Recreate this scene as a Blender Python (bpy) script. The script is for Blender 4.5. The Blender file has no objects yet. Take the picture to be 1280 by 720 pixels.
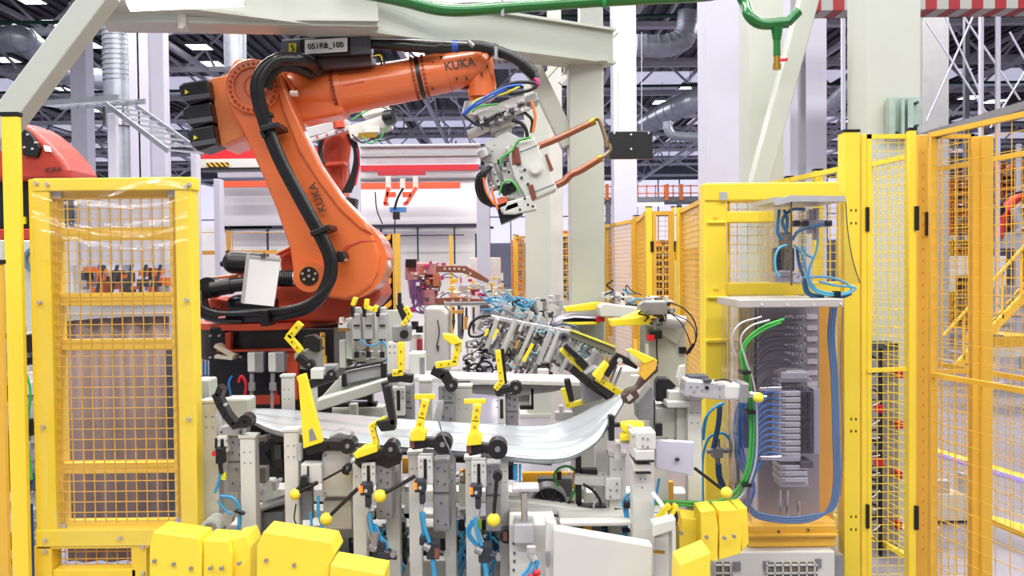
import bpy, math, random
from mathutils import Vector, Matrix
random.seed(7)
SC = bpy.context.scene
COL = SC.collection
F = 1050.0
CAM_Z = 1.6
M3 = (Matrix.Rotation(math.radians(90 - 1.36), 4, 'X') @ Matrix.Rotation(math.radians(-0.6), 4, 'Z')).to_3x3()

def P(px, py, Y):
    """world point seen at pixel (px,py) of the 1280x720 photo on the plane y = Y"""
    r = M3 @ Vector(((px - 640) / F, -(py - 360) / F, -1))
    k = Y / r.y
    return Vector((r.x * k, Y, CAM_Z + r.z * k))
def S(px, Y): return px * Y / F

cam = bpy.data.cameras.new('camera'); co = bpy.data.objects.new('camera', cam); COL.objects.link(co)
co.matrix_world = Matrix.Translation((0, 0, CAM_Z)) @ M3.to_4x4()
cam.sensor_width = 36; cam.lens = 36 * F / 1280; cam.clip_end = 400
SC.camera = co

# ------------------------------------------------------------ materials
def lin(c):
    return tuple(((v / 255) / 12.92 if v / 255 <= .04045 else ((v / 255 + .055) / 1.055) ** 2.4) for v in c)
MATS = {}
def mat(name, rgb, rough=.5, metal=0, var=.06, scale=6, bump=0, emit=0, spec=.5, coat=0):
    if name in MATS: return MATS[name]
    m = bpy.data.materials.new(name); m.use_nodes = True; nt = m.node_tree
    b = nt.nodes['Principled BSDF']; c = lin(rgb)
    b.inputs['Roughness'].default_value = rough; b.inputs['Metallic'].default_value = metal
    b.inputs['Specular IOR Level'].default_value = spec
    if coat: b.inputs['Coat Weight'].default_value = coat; b.inputs['Coat Roughness'].default_value = .15
    if emit:
        b.inputs['Base Color'].default_value = (*c, 1)
        b.inputs['Emission Color'].default_value = (*c, 1); b.inputs['Emission Strength'].default_value = emit
    else:
        tc = nt.nodes.new('ShaderNodeTexCoord'); n = nt.nodes.new('ShaderNodeTexNoise'); r = nt.nodes.new('ShaderNodeValToRGB')
        n.inputs['Scale'].default_value = scale; n.inputs['Detail'].default_value = 4
        r.color_ramp.elements[0].position = .3; r.color_ramp.elements[1].position = .7
        r.color_ramp.elements[0].color = (*[v * (1 - var) for v in c], 1)
        r.color_ramp.elements[1].color = (*[min(1, v * (1 + var)) for v in c], 1)
        nt.links.new(tc.outputs['Object'], n.inputs['Vector']); nt.links.new(n.outputs['Fac'], r.inputs['Fac'])
        nt.links.new(r.outputs['Color'], b.inputs['Base Color'])
        if bump:
            bp = nt.nodes.new('ShaderNodeBump'); bp.inputs['Strength'].default_value = bump; bp.inputs['Distance'].default_value = .01
            nt.links.new(n.outputs['Fac'], bp.inputs['Height']); nt.links.new(bp.outputs['Normal'], b.inputs['Normal'])
    MATS[name] = m
    return m
def stripes(name, ca, cb, period, direction, duty=.5, rough=.5):
    m = bpy.data.materials.new(name); m.use_nodes = True; nt = m.node_tree; b = nt.nodes['Principled BSDF']
    tc = nt.nodes.new('ShaderNodeTexCoord'); d = nt.nodes.new('ShaderNodeVectorMath'); d.operation = 'DOT_PRODUCT'
    d.inputs[1].default_value = direction
    mu = nt.nodes.new('ShaderNodeMath'); mu.operation = 'MULTIPLY'; mu.inputs[1].default_value = 1 / period
    fr = nt.nodes.new('ShaderNodeMath'); fr.operation = 'FRACT'
    lt = nt.nodes.new('ShaderNodeMath'); lt.operation = 'LESS_THAN'; lt.inputs[1].default_value = duty
    mx = nt.nodes.new('ShaderNodeMix'); mx.data_type = 'RGBA'
    mx.inputs['A'].default_value = (*lin(cb), 1); mx.inputs['B'].default_value = (*lin(ca), 1)
    L = nt.links.new
    L(tc.outputs['Object'], d.inputs[0]); L(d.outputs['Value'], mu.inputs[0]); L(mu.outputs[0], fr.inputs[0])
    L(fr.outputs[0], lt.inputs[0]); L(lt.outputs[0], mx.inputs['Factor']); L(mx.outputs['Result'], b.inputs['Base Color'])
    b.inputs['Roughness'].default_value = rough
    return m
def clear(name, tint, amount, rough=.08):
    """clear plastic: mostly see-through with gloss"""
    m = bpy.data.materials.new(name); m.use_nodes = True; nt = m.node_tree
    nt.nodes.remove(nt.nodes['Principled BSDF']); out = nt.nodes['Material Output']
    t = nt.nodes.new('ShaderNodeBsdfTransparent'); g = nt.nodes.new('ShaderNodeBsdfAnisotropic')
    t.inputs['Color'].default_value = (*tint, 1)
    g.inputs['Color'].default_value = (.95, .94, .96, 1); g.inputs['Roughness'].default_value = rough
    lw = nt.nodes.new('ShaderNodeLayerWeight'); pw = nt.nodes.new('ShaderNodeMath'); pw.operation = 'POWER'; pw.inputs[1].default_value = 3
    fz = nt.nodes.new('ShaderNodeMath'); fz.operation = 'MULTIPLY'; fz.inputs[1].default_value = .45
    nt.links.new(lw.outputs['Facing'], pw.inputs[0]); nt.links.new(pw.outputs[0], fz.inputs[0])
    ad = nt.nodes.new('ShaderNodeMath'); ad.operation = 'ADD'; ad.inputs[1].default_value = amount; ad.use_clamp = True
    n = nt.nodes.new('ShaderNodeTexNoise'); n.inputs['Scale'].default_value = 3
    bp = nt.nodes.new('ShaderNodeBump'); bp.inputs['Strength'].default_value = .6; bp.inputs['Distance'].default_value = .03
    mx = nt.nodes.new('ShaderNodeMixShader'); L = nt.links.new
    L(n.outputs['Fac'], bp.inputs['Height']); L(bp.outputs['Normal'], g.inputs['Normal']); L(bp.outputs['Normal'], lw.inputs['Normal'])
    L(fz.outputs[0], ad.inputs[0]); L(ad.outputs[0], mx.inputs[0]); L(t.outputs[0], mx.inputs[1]); L(g.outputs[0], mx.inputs[2])
    L(mx.outputs[0], out.inputs['Surface'])
    return m

YEL = mat('safety yellow paint', (248, 218, 62), .42, var=.03)
YEL2 = mat('deep yellow paint', (224, 174, 58), .45, var=.04)
YELB = mat('finger yellow', (240, 218, 44), .4, var=.03)
ORG = mat('robot orange paint', (224, 112, 56), .3, var=.03, coat=.45)
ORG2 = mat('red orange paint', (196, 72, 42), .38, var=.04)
BLK = mat('black plastic', (17, 17, 19), .38)
BLKH = mat('black hose rubber', (18, 19, 21), .34, bump=.15, scale=40)
DRK = mat('dark oxidised steel', (62, 54, 50), .45, .3, var=.15)
GRY = mat('grey cast aluminium', (150, 150, 151), .42, .4, var=.08, scale=20)
LGR = mat('light aluminium', (194, 193, 193), .36, .4, var=.06, scale=20)
WHT = mat('off white paint', (206, 205, 198), .45, var=.02)
GWH = mat('pale green white paint', (188, 192, 181), .5, var=.02)
LAV = mat('cool white paint', (190, 188, 202), .55, var=.02)
SHEET = mat('pressed zinc steel', (190, 196, 200), .24, .45, var=.03, scale=3)
STEEL = mat('bright steel', (205, 205, 208), .2, 1, var=.05)
GALV = mat('galvanised duct', (168, 172, 182), .36, .55, var=.12, scale=8)
DGY = mat('dark grey', (72, 74, 80), .6)
MGY = mat('mid grey', (120, 122, 128), .55)
BLUE = mat('blue air hose', (58, 150, 200), .35)
DBLU = mat('dark blue hose', (38, 66, 104), .4)
GRN = mat('green cable', (60, 165, 62), .4)
PIPEG = mat('green water pipe', (16, 104, 38), .25, var=.05, coat=.4)
RED = mat('red paint', (200, 26, 36), .45)
ORL = mat('orange lacquer', (236, 84, 50), .45)
COPPER = mat('copper', (158, 102, 82), .32, .8, var=.1, scale=15)
PINK = mat('anodised rose metal', (196, 140, 142), .4, .4, var=.15, scale=20)
PAPER = mat('white paper', (238, 238, 236), .6, var=.01)
ORC = mat('orange cable', (226, 120, 50), .4)
LED = mat('orange indicator light', (255, 110, 30), .4, emit=2)
BRASS = mat('brass', (180, 140, 60), .3, .9)
CLR = clear('clear plastic sheet', (.97, .96, .98), .05)
CLRD = clear('smoky plastic cover', (.93, .92, .95), .035)
BEIGE = mat('mauve grey fabric', (142, 120, 114), .7, var=.08, scale=3)

# ------------------------------------------------------------ geometry
WHOLE = set('bolt screw rivet hole mesh groove seam lettering joint rib set pin bar line slat frame rung duct handrail gland label opening sticker ring'.split())
class MB:
    def __init__(s): s.v = []; s.f = []; s.sm = []; s.mi = []; s.m = 0
    def add(s, vs, fs, smooth=False):
        o = len(s.v); s.v += [tuple(v) for v in vs]
        for f in fs: s.f.append(tuple(i + o for i in f)); s.sm.append(smooth); s.mi.append(s.m)
        return s
    def hexa(s, vs):
        return s.add(vs, [(0, 3, 2, 1), (4, 5, 6, 7), (0, 1, 5, 4), (1, 2, 6, 5), (2, 3, 7, 6), (3, 0, 4, 7)])
    def box(s, a, b):
        x0, x1 = sorted((a[0], b[0])); y0, y1 = sorted((a[1], b[1])); z0, z1 = sorted((a[2], b[2]))
        return s.hexa([(x0, y0, z0), (x1, y0, z0), (x1, y1, z0), (x0, y1, z0), (x0, y0, z1), (x1, y0, z1), (x1, y1, z1), (x0, y1, z1)])
    def pbox(s, x0, y0, x1, y1, Y, d=.04):
        """box whose near face fills the pixel rectangle at depth Y"""
        xm, ym = (x0 + x1) / 2, (y0 + y1) / 2
        a = P(x0, ym, Y); b = P(x1, ym, Y); t = P(xm, y0, Y); u = P(xm, y1, Y)
        return s.box((a.x, Y, u.z), (b.x, Y + d, t.z))
    def bar(s, p0, p1, w, h, up=(0, 0, 1)):
        p0, p1 = Vector(p0), Vector(p1); d = (p1 - p0).normalized(); up = Vector(up)
        if abs(d.dot(up)) > .99: up = Vector((0, 1, 0))
        x = d.cross(up).normalized(); z = x.cross(d)
        q = [(-1, -1), (1, -1), (1, 1), (-1, 1)]
        return s.hexa([p0 + x * (a * w / 2) + z * (b * h / 2) for a, b in q] + [p1 + x * (a * w / 2) + z * (b * h / 2) for a, b in q])
    def pbar(s, a, b, Y, w, d=.04, Y2=None):
        """bar between two pixels at depth Y, w px wide, d metres deep"""
        p, q = P(a[0], a[1], Y), P(b[0], b[1], Y2 or Y)
        dd = (q - p).normalized(); n = dd.cross(Vector((0, 1, 0)))
        if n.length < .01: n = Vector((1, 0, 0))
        return s._pb(p, q, S(w, Y), d, n.normalized())
    def _pb(s, p, q, w, d, n):
        y = Vector((0, d, 0)); n = n * (w / 2)
        return s.hexa([p - n, q - n, q - n + y, p - n + y, p + n, q + n, q + n + y, p + n + y])
    def prism(s, pts, y0, y1):
        """world (x,z) outline -> extruded in y"""
        n = len(pts); ar = sum(pts[i][0] * pts[(i + 1) % n][1] - pts[(i + 1) % n][0] * pts[i][1] for i in range(n))
        if ar < 0: pts = pts[::-1]
        vs = [(x, y0, z) for x, z in pts] + [(x, y1, z) for x, z in pts]
        return s.add(vs, [tuple(range(n)), tuple(range(2 * n - 1, n - 1, -1))] + [(i, i + n, (i + 1) % n + n, (i + 1) % n) for i in range(n)])
    def ppoly(s, pix, Y, d=.04):
        return s.prism([(p.x, p.z) for p in (P(x, y, Y) for x, y in pix)], Y, Y + d)
    def strip(s, pix, Y, w, d=.03):
        for i in range(len(pix) - 1):
            a, b = pix[i], pix[i + 1]; l = math.hypot(b[0] - a[0], b[1] - a[1]) or 1
            e = w * .35 / l if i else 0
            a2 = (a[0] - (b[0] - a[0]) * e, a[1] - (b[1] - a[1]) * e)
            s.pbar(a2, b, Y, w, d)
        return s
    def cyl(s, p0, p1, r0, r1=None, n=20, caps=True):
        r1 = r0 if r1 is None else r1; p0, p1 = Vector(p0), Vector(p1); d = (p1 - p0).normalized()
        u = d.orthogonal().normalized(); w = d.cross(u); vs = []
        for p, r in ((p0, r0), (p1, r1)):
            vs += [p + (u * math.cos(2 * math.pi * i / n) + w * math.sin(2 * math.pi * i / n)) * r for i in range(n)]
        s.add(vs, [(i, (i + 1) % n, (i + 1) % n + n, i + n) for i in range(n)], True)
        if caps: s.add(vs, [tuple(range(n - 1, -1, -1)), tuple(range(n, 2 * n))])
        return s
    def pcyl(s, a, b, Y, r0, r1=None, n=20, Y2=None):
        return s.cyl(P(a[0], a[1], Y), P(b[0], b[1], Y2 or Y), S(r0, Y), S(r1 if r1 is not None else r0, Y), n)
    def disc(s, cx, cy, r, Y, d=.03, n=24):
        c = P(cx, cy, Y); return s.cyl(c, c + Vector((0, d, 0)), S(r, Y), n=n)
    def ring(s, cx, cy, r0, r1, Y, d=.02, n=36):
        c = P(cx, cy, Y); a, b = S(r0, Y), S(r1, Y); vs = []
        for y in (Y, Y + d):
            for r in (a, b): vs += [(c.x + r * math.cos(2 * math.pi * i / n), y, c.z + r * math.sin(2 * math.pi * i / n)) for i in range(n)]
        fs = []
        for i in range(n):
            j = (i + 1) % n
            fs += [(i, n + i, n + j, j)[::-1], (2 * n + i, 3 * n + i, 3 * n + j, 2 * n + j), (n + i, 3 * n + i, 3 * n + j, n + j), (i, 2 * n + i, 2 * n + j, j)[::-1]]
        return s.add(vs, fs)
    def sphere(s, c, r, n=16, m=10, sq=(1, 1, 1)):
        c = Vector(c); vs = [c + Vector((0, 0, r * sq[2]))]
        for j in range(1, m):
            t = math.pi * j / m
            vs += [c + Vector((r * sq[0] * math.sin(t) * math.cos(2 * math.pi * i / n), r * sq[1] * math.sin(t) * math.sin(2 * math.pi * i / n), r * sq[2] * math.cos(t))) for i in range(n)]
        vs.append(c - Vector((0, 0, r * sq[2]))); L = len(vs) - 1; fs = []
        for i in range(n):
            k = (i + 1) % n; fs.append((0, 1 + i, 1 + k))
            for j in range(m - 2): a = 1 + j * n; fs.append((a + i, a + n + i, a + n + k, a + k))
            fs.append((L, L - n + k, L - n + i))
        return s.add(vs, fs, True)
    def tube(s, pts, r, n=8, sub=4, closed=False):
        pts = [Vector(p) for p in pts]
        if sub > 1 and len(pts) > 2: pts = spline(pts, sub)
        rings = []; u = None
        for i, p in enumerate(pts):
            d = (pts[min(i + 1, len(pts) - 1)] - pts[max(i - 1, 0)])
            if d.length < 1e-7: d = Vector((0, 0, 1))
            d.normalize()
            u = d.orthogonal().normalized() if u is None else (u - d * u.dot(d)).normalized()
            w = d.cross(u); rr = r[i * len(r) // len(pts)] if isinstance(r, (list, tuple)) else r
            rings.append([p + (u * math.cos(2 * math.pi * k / n) + w * math.sin(2 * math.pi * k / n)) * rr for k in range(n)])
        vs = [v for q in rings for v in q]
        fs = [(a * n + k, a * n + (k + 1) % n, (a + 1) * n + (k + 1) % n, (a + 1) * n + k) for a in range(len(rings) - 1) for k in range(n)]
        s.add(vs, fs, True); L = (len(rings) - 1) * n
        return s.add(vs, [tuple(range(n - 1, -1, -1)), tuple(range(L, L + n))])
    def ptube(s, pix, Y, r, n=8, sub=5):
        """pix: (x,y) or (x,y,Y) pixels, r in px"""
        return s.tube([P(p[0], p[1], p[2] if len(p) > 2 else Y) for p in pix], S(r, Y), n, sub)
    def bolts(s, lst, Y, r=1.6, d=.008):
        for x, y in lst: s.disc(x, y, r, Y - d, d * 1.5, 8)
        return s
    def islands(s):
        key = {}; par = []
        def find(a):
            while par[a] != a: par[a] = par[par[a]]; a = par[a]
            return a
        ids = []
        for v in s.v:
            k = (round(v[0], 5), round(v[1], 5), round(v[2], 5))
            if k not in key: key[k] = len(par); par.append(len(par))
            ids.append(key[k])
        for f in s.f:
            a = find(ids[f[0]])
            for i in f[1:]:
                b = find(ids[i])
                if b != a: par[b] = a
        comp = {}
        for fi, f in enumerate(s.f): comp.setdefault(find(ids[f[0]]), []).append(fi)
        return list(comp.values())
    def subset(s, faces):
        o = MB(); mp = {}
        for fi in faces:
            g = []
            for i in s.f[fi]:
                if i not in mp: mp[i] = len(o.v); o.v.append(s.v[i])
                g.append(mp[i])
            o.f.append(tuple(g)); o.sm.append(s.sm[fi]); o.mi.append(s.mi[fi])
        return o
    def build(s, name, m, parent=None, bevel=0, solid=0, seg=2, split='auto'):
        if parent is not None and split and (name.split('_')[-1] not in WHOLE or name.split('_')[-1] in ('bolt', 'screw', 'hole', 'bar', 'handrail', 'sticker', 'slat')):
            isl = s.islands()
            if len(isl) > 1 and (name.split('_')[-1] not in WHOLE or len(isl) <= 24):
                if split == 'auto':
                    bb = []
                    for c in isl:
                        vs = [s.v[i] for fi in c for i in s.f[fi]]
                        bb.append([min(v[k] for v in vs) - .004 for k in range(3)] + [max(v[k] for v in vs) + .004 for k in range(3)])
                    grp = list(range(len(isl)))
                    for i in range(len(isl)):
                        for j in range(i):
                            if all(bb[i][k] <= bb[j][k + 3] and bb[j][k] <= bb[i][k + 3] for k in range(3)):
                                a, b = grp[i], grp[j]
                                if a != b: grp = [b if g == a else g for g in grp]
                    cl = {}
                    for g, c in zip(grp, isl): cl.setdefault(g, []).extend(c)
                    isl = list(cl.values())
                if 1 < len(isl) <= 100:
                    o = None
                    for c in isl: o = s.subset(c).build(name, m, parent, bevel, solid, seg, None)
                    return o
        o0 = Vector((0, 0, 0)); q = parent
        while q: o0 += q.location; q = q.parent
        me = bpy.data.meshes.new(name)
        me.from_pydata([(x - o0.x, y - o0.y, (max(z, .001) if parent else z) - o0.z) for x, y, z in s.v], [], s.f)
        me.polygons.foreach_set('use_smooth', s.sm)
        for mm in (m if isinstance(m, (list, tuple)) else [m]): me.materials.append(mm)
        if isinstance(m, (list, tuple)): me.polygons.foreach_set('material_index', s.mi)
        me.update()
        o = bpy.data.objects.new(name, me); COL.objects.link(o); o.parent = parent
        if solid: k = o.modifiers.new('s', 'SOLIDIFY'); k.thickness = solid
        if bevel: k = o.modifiers.new('b', 'BEVEL'); k.width = bevel; k.segments = seg; k.limit_method = 'ANGLE'; k.harden_normals = False
        return o
def spline(p, sub):
    q = [p[0] * 2 - p[1]] + list(p) + [p[-1] * 2 - p[-2]]; out = []
    for i in range(1, len(q) - 2):
        a, b, c, d = q[i - 1:i + 3]
        for k in range(sub):
            t = k / sub
            out.append(.5 * ((2 * b) + (c - a) * t + (2 * a - 5 * b + 4 * c - d) * t * t + (3 * b - a - 3 * c + d) * t ** 3))
    return out + [p[-1]]

USED = set()
def T(name, label, cat, loc=(0, 0, 0), group=None):
    o = bpy.data.objects.new(name, None); COL.objects.link(o); o.location = loc; o.empty_display_size = .1
    return tag(o, label, cat, group)
def tag(o, label, cat, group=None, kind=None):
    if label in USED and not group: print('DUP LABEL', label)
    USED.add(label)
    n = len(label.split())
    if n < 4 or n > 16: print('LABEL LEN', n, label)
    o['label'] = label; o['category'] = cat
    if group: o['group'] = group
    if kind: o['kind'] = kind
    return o
def struct(o): o['kind'] = 'structure'; return o
def letters(txt, height, pos, right, up, m, parent, name='lettering', depth=.002, bold=0):
    cu = bpy.data.curves.new('t', 'FONT'); cu.body = txt; cu.size = 1; cu.extrude = depth / height * .7; cu.offset = bold
    cu.align_x = 'CENTER'; cu.align_y = 'CENTER'
    ob = bpy.data.objects.new('t', cu); COL.objects.link(ob)
    bpy.context.view_layer.update()
    me = bpy.data.meshes.new_from_object(ob.evaluated_get(bpy.context.evaluated_depsgraph_get()))
    bpy.data.objects.remove(ob)
    right = Vector(right).normalized(); up = Vector(up); up = (up - right * up.dot(right)).normalized(); nn = right.cross(up)
    k = height / .73; o0 = Vector((0, 0, 0)); q = parent
    while q: o0 += q.location; q = q.parent
    for v in me.vertices: v.co = Vector(pos) + (right * v.co.x + up * v.co.y + nn * v.co.z) * k - o0
    me.materials.clear(); me.materials.append(m)
    o = bpy.data.objects.new(name, me); COL.objects.link(o); o.parent = parent
    return o
def clone(root, loc):
    r = root.copy(); COL.objects.link(r); r.location = loc
    for ch in list(root.children):
        c = ch.copy(); COL.objects.link(c); c.parent = r
        for g in list(ch.children):
            d = g.copy(); COL.objects.link(d); d.parent = c
    return r
# ================================================================ HALL
MB().box((-60, -8, -.2), (60, 130, 0)).build('floor', mat('lavender grey sealed concrete', (134, 131, 142), .22, var=.05, scale=.6))
struct(bpy.data.objects['floor'])
def wmetal(): return mat('ceiling sheet metal', (100, 99, 100), .55, .3, var=.25, scale=2)
# ceiling: corrugated deck
mb = MB(); 
for i in range(240):
    x = -60 + i * .5; mb.hexa([(x, 12, 11.3), (x + .25, 12, 11.3), (x + .25, 128, 11.3), (x, 128, 11.3), (x + .05, 12, 11.42), (x + .2, 12, 11.42), (x + .2, 128, 11.42), (x + .05, 128, 11.42)])
mb.box((-60, 12, 11.42), (60, 128, 11.5))
struct(mb.build('ceiling', wmetal()))
# far end: white wall below, translucent daylight panels above
struct(MB().box((-60, 80, 0), (60, 80.3, 4)).build('wall_far', LAV))
mb = MB()
for i in range(60): mb.box((-60 + 2 * i, 79.9, 4.0), (-58.1 + 2 * i, 80, 9.8))
win = struct(mb.build('window_1', mat('daylight glazing', (226, 224, 248), emit=1.25)))
mb = MB()
for i in range(61): mb.box((-60.1 + 2 * i, 79.7, 4), (-60 + 2 * i, 79.95, 9.9))
mb.box((-60, 79.7, 6.4), (60, 79.95, 6.5)); mb.box((-60, 79.7, 9.8), (60, 80, 11.3))
struct(mb.build('trim_1', mat('window frame grey', (150, 150, 165), .5)))
mb = MB()   # translucent roof lights
for Y in (42, 54, 62, 70): 
    for i in range(14): mb.box((-42 + 6 * i, Y, 11.24), (-37 + 6 * i, Y + 3.4, 11.29))
struct(mb.build('window_2', mat('roof light glazing', (206, 204, 226), emit=.9)))
# trusses along x
TRM = mat('truss paint', (206, 206, 214), .5, var=.05)
for k, Y in enumerate((17, 22.5, 28, 33.5, 39, 45, 51, 58, 66, 74)):
    W = max(20, min(58, Y * .72)); st = 1.6 if Y < 60 else 2.6
    mb = MB(); zt, zb = 11.1, 9.6
    mb.box((-W, Y - .1, zb - .09), (W, Y + .1, zb + .09)); mb.box((-W, Y - .1, zt - .09), (W, Y + .1, zt + .09))
    n = int(2 * W / st)
    for i in range(n):
        x = -W + i * st; a, b = (zb, zt) if i % 2 else (zt, zb)
        mb.bar((x, Y, a), (x + st, Y, b), .09, .09)
    struct(mb.build('trim_2', TRM))
mb = MB()   # purlins running away from the camera
for i in range(23):
    x = -33 + 3 * i; mb.box((x - .05, 12, 10.95), (x + .05, 79, 11.12))
for i in range(8):
    x = -28 + 8 * i; mb.box((x - .09, 12, 9.5), (x + .09, 79, 9.66))
    for k in range(21):
        y = 14 + 3 * k; mb.bar((x, y, 9.6 if k % 2 else 11), (x, y + 3, 11 if k % 2 else 9.6), .07, .07)
struct(mb.build('trim_3', TRM))

def tube_thing(name, label, cat, pts, r, m, n=14, sub=6, group=None, rings=0):
    mb = MB(); mb.tube(pts, r, n, sub); return tag(mb.build(name, m), label, cat, group)
# green sprinkler pipes under the roof
for i, Y in enumerate((20, 26, 36)):
    z = 9.3
    tube_thing('sprinkler_pipe', ['dark green pipe across the roof, nearest of the row', 'dark green pipe across the roof, middle of the row', 'dark green pipe across the roof, farthest of the row'][i],
               'pipe', [(-22, Y, z), (22, Y, z)], .06, mat('dark green paint', (24, 78, 58), .4), 8, 1)
# ducts
def spiral_duct(pts, r, label, m=GALV):
    t = T('air_duct', label, 'duct', pts[0]); mb = MB(); mb.tube(pts, r, 20, 6); mb.build('duct_pipe', m, t)
    q = spline([Vector(p) for p in pts], 8) if len(pts) > 2 else [Vector(pts[0]).lerp(Vector(pts[1]), i / 24) for i in range(25)]
    for i in range(2, len(q) - 1, 3):
        MB().cyl(q[i], q[i] + (q[i + 1] - q[i]).normalized() * .05, r * 1.05, n=20).build('joint_band', m, t)
def px3(l): return [P(*a) for a in l]
spiral_duct(px3([(0, 50, 20), (30, 50, 20), (70, 85, 22), (95, 95, 24), (135, 100, 26)]), .3, 'silver air duct curving under the roof at upper left')
spiral_duct(px3([(795, 57, 24), (835, 57, 24), (856, 45, 24), (862, 15, 24)]), .32, 'grey duct elbow under the dark roof, right of centre')
spiral_duct(px3([(800, 160, 34), (832, 142, 32), (858, 130, 30), (885, 118, 30)]), .42, 'thick white lavender duct sloping up behind the wide column')
spiral_duct(px3([(834, 152, 26), (836, 163, 26), (846, 170, 26), (884, 172, 26)]), .14, 'thin white duct elbow hanging below the thick sloping duct')
spiral_duct(px3([(1040, 132, 20), (1066, 108, 19), (1090, 96, 18)]), .2, 'small grey duct between the tall columns at right')
# perforated vertical ducts at left
t = T('ventilation_riser', 'tall perforated silver duct beside the white column at left', 'duct', P(150, 228, 13))
a = P(150, -60, 13); b = P(150, 118, 13); c = P(152, 420, 13)
mb = MB(); mb.cyl((b.x, 13, b.z - .2), (b.x, 13, a.z), .235, n=28)
for i in range(60):
    z = b.z + .2 + i * .075
    if z < a.z: mb.cyl((b.x, 13, z), (b.x, 13, z + .03), .244, n=28, caps=False)
mb.build('perforated_pipe', GALV, t)
MB().cyl((b.x, 13, b.z - .5), (b.x, 13, b.z - .2), .25, n=28).build('collar', STEEL, t)
MB().cyl((b.x, 13, 0), (b.x, 13, b.z - .5), .19, n=24).build('lower_pipe', GALV, t)
tube_thing('ventilation_pipe', 'upright round silver pipe left of the black motor housings', 'duct', [(P(294, 60, 12).x, 12, 9.5), (P(294, 60, 12).x, 12, P(294, 86, 12).z)], .155, GALV, 20, 1)

# hall lamps
EM = mat('lamp diffuser', (255, 255, 255), emit=5)
lamp_px = [(38, 1, 25), (72, 29, 26), (111, 57, 27), (7, 75, 27), (249, 59, 27), (264, 80, 32), (130, 95, 33), (122, 138, 46), (35, 95, 36), (523, 43, 26), (518, 69, 30),
           (828, 128, 44), (863, 109, 36), (1213, 122, 38), (232, 37, 22), (620, 46, 24), (75, 112, 40), (160, 146, 50), (1243, 127, 34), (940, 20, 22), (470, 100, 44), (1070, 150, 40), (560, 30, 24)]
lt = None
words_ = ['far left top corner', 'left of the slanting beam', 'touching the slanting beam', 'at the left picture edge', 'above the black motors', 'just above the orange shoulder', 'left below the slanting beam',
          'small, low at the far left', 'dim, below the silver duct', 'above the black hose', 'behind the forearm tube', 'below another lamp near the black screen', 'upper one above the black screen', 'behind crossed rods at far right',
          'above and left of the black motors', 'right of the black hose', 'tiny one left of the tall silver duct', 'small one beside the perforated duct', 'beside crossed rods', 'behind the wide white column', 'far behind the forearm', 'between the columns at right', 'near the top centre']
for (x, y, Y), w in zip(lamp_px, words_):
    r = M3 @ Vector(((x - 640) / F, -(y - 360) / F, -1)); k = 8.6 / r.z; p = Vector((r.x * k, r.y * k, CAM_Z + 8.6)); sc_ = min(1, p.y / 45 + .15)
    if lt is None:
        lt = T('hall_lamp', '-', 'lamp', (0, 0, 0))
        MB().box((-.5, -.5, .0), (.5, .5, .12)).build('housing', MGY, lt); MB().box((-.46, -.46, -.03), (.46, .46, 0)).build('diffuser', EM, lt)
        MB().cyl((0, 0, .12), (0, 0, 1.2), .015, n=6).build('hanger', MGY, lt)
        o = lt
    else: o = clone(lt, (0, 0, 0))
    o.location = p; o.scale = (sc_,) * 3; tag(o, 'square bright ceiling lamp hanging ' + w, 'lamp', 'square hall lamps')

# ------------------------------------------------------------ columns
def column(label, x0, x1, Y, m, ytop=-40, d=None, flange=False, z0=0, name='steel_column', ztop=None, group=None):
    a, b = P(x0, 300, Y).x, P(x1, 300, Y).x; d = d or (b - a); zt = ztop or P((x0 + x1) / 2, ytop, Y).z
    t = T(name, label, 'column', ((a + b) / 2, Y + d / 2, z0), group)
    mb = MB()
    if flange:
        w = (b - a); mb.box((a, Y, z0), (b, Y + .03, zt)); mb.box((a, Y + d - .03, z0), (b, Y + d, zt)); mb.box(((a + b) / 2 - .02, Y, z0), ((a + b) / 2 + .02, Y + d, zt))
    else: mb.box((a, Y, z0), (b, Y + d, zt))
    mb.build('shaft', m, t, bevel=.008); MB().box((a - .08, Y - .08, z0), (b + .08, Y + d + .08, z0 + .04)).build('base_plate', m, t)
    return t
PCOL = column('pale grey square portal column holding up the sloping beam', 713, 755, 5.5, GWH, ztop=P(734, 72, 5.5).z)
t = PCOL
a = P(708, 72, 5.45); b = P(759, 72, 5.45)
MB().box((a.x, 5.42, a.z - .03), (b.x, 5.8, a.z)).build('cap_plate', GWH, t); MB().box((a.x + .02, 5.45, a.z - .0), (b.x - .02, 5.77, a.z + .02)).build('packing_plate', GWH, t)
column('lavender grey building column right of the portal column', 768, 797, 14, LAV, ztop=9.4)
column('pale column mostly hidden behind the portal column', 727, 756, 11, GWH, ztop=9.4)
column('wide lavender white column behind the yellow frame', 884, 934, 8, LAV, ztop=9)
column('lavender white column right of the slanting brace', 988, 1034, 8.6, LAV, ztop=9)
column('dark edged steel upright against the lavender column', 1001, 1008, 8.2, MGY, ztop=9, d=.08)
column('pale green square column behind the yellow frame top', 936, 980, 6, GWH, ztop=5)
NC = column('pale green square column behind the near fence post', 1085, 1151, 5.0, GWH, ztop=5)
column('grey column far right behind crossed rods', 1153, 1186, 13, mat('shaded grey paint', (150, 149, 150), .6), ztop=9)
column('broad white column beside the perforated duct', 165, 189, 12, LAV, ztop=9, flange=True)
column('flat white column right of the flanged one at left', 192, 209, 11, LAV, ztop=6.1)
column('thin grey column far behind the left panel', 92, 112, 20, LAV, ztop=8)
column('slim white upright under the cable ladder', 137, 147, 9, LAV, ztop=3.3)
column('pale grey upright behind the welding gun', 657, 687, 9, GWH, ztop=3.6)
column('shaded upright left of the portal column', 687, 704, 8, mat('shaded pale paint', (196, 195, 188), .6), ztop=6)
column('white door upright right of the left panel', 268, 276, 10.5, LAV, ztop=2.75, d=.15)
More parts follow.
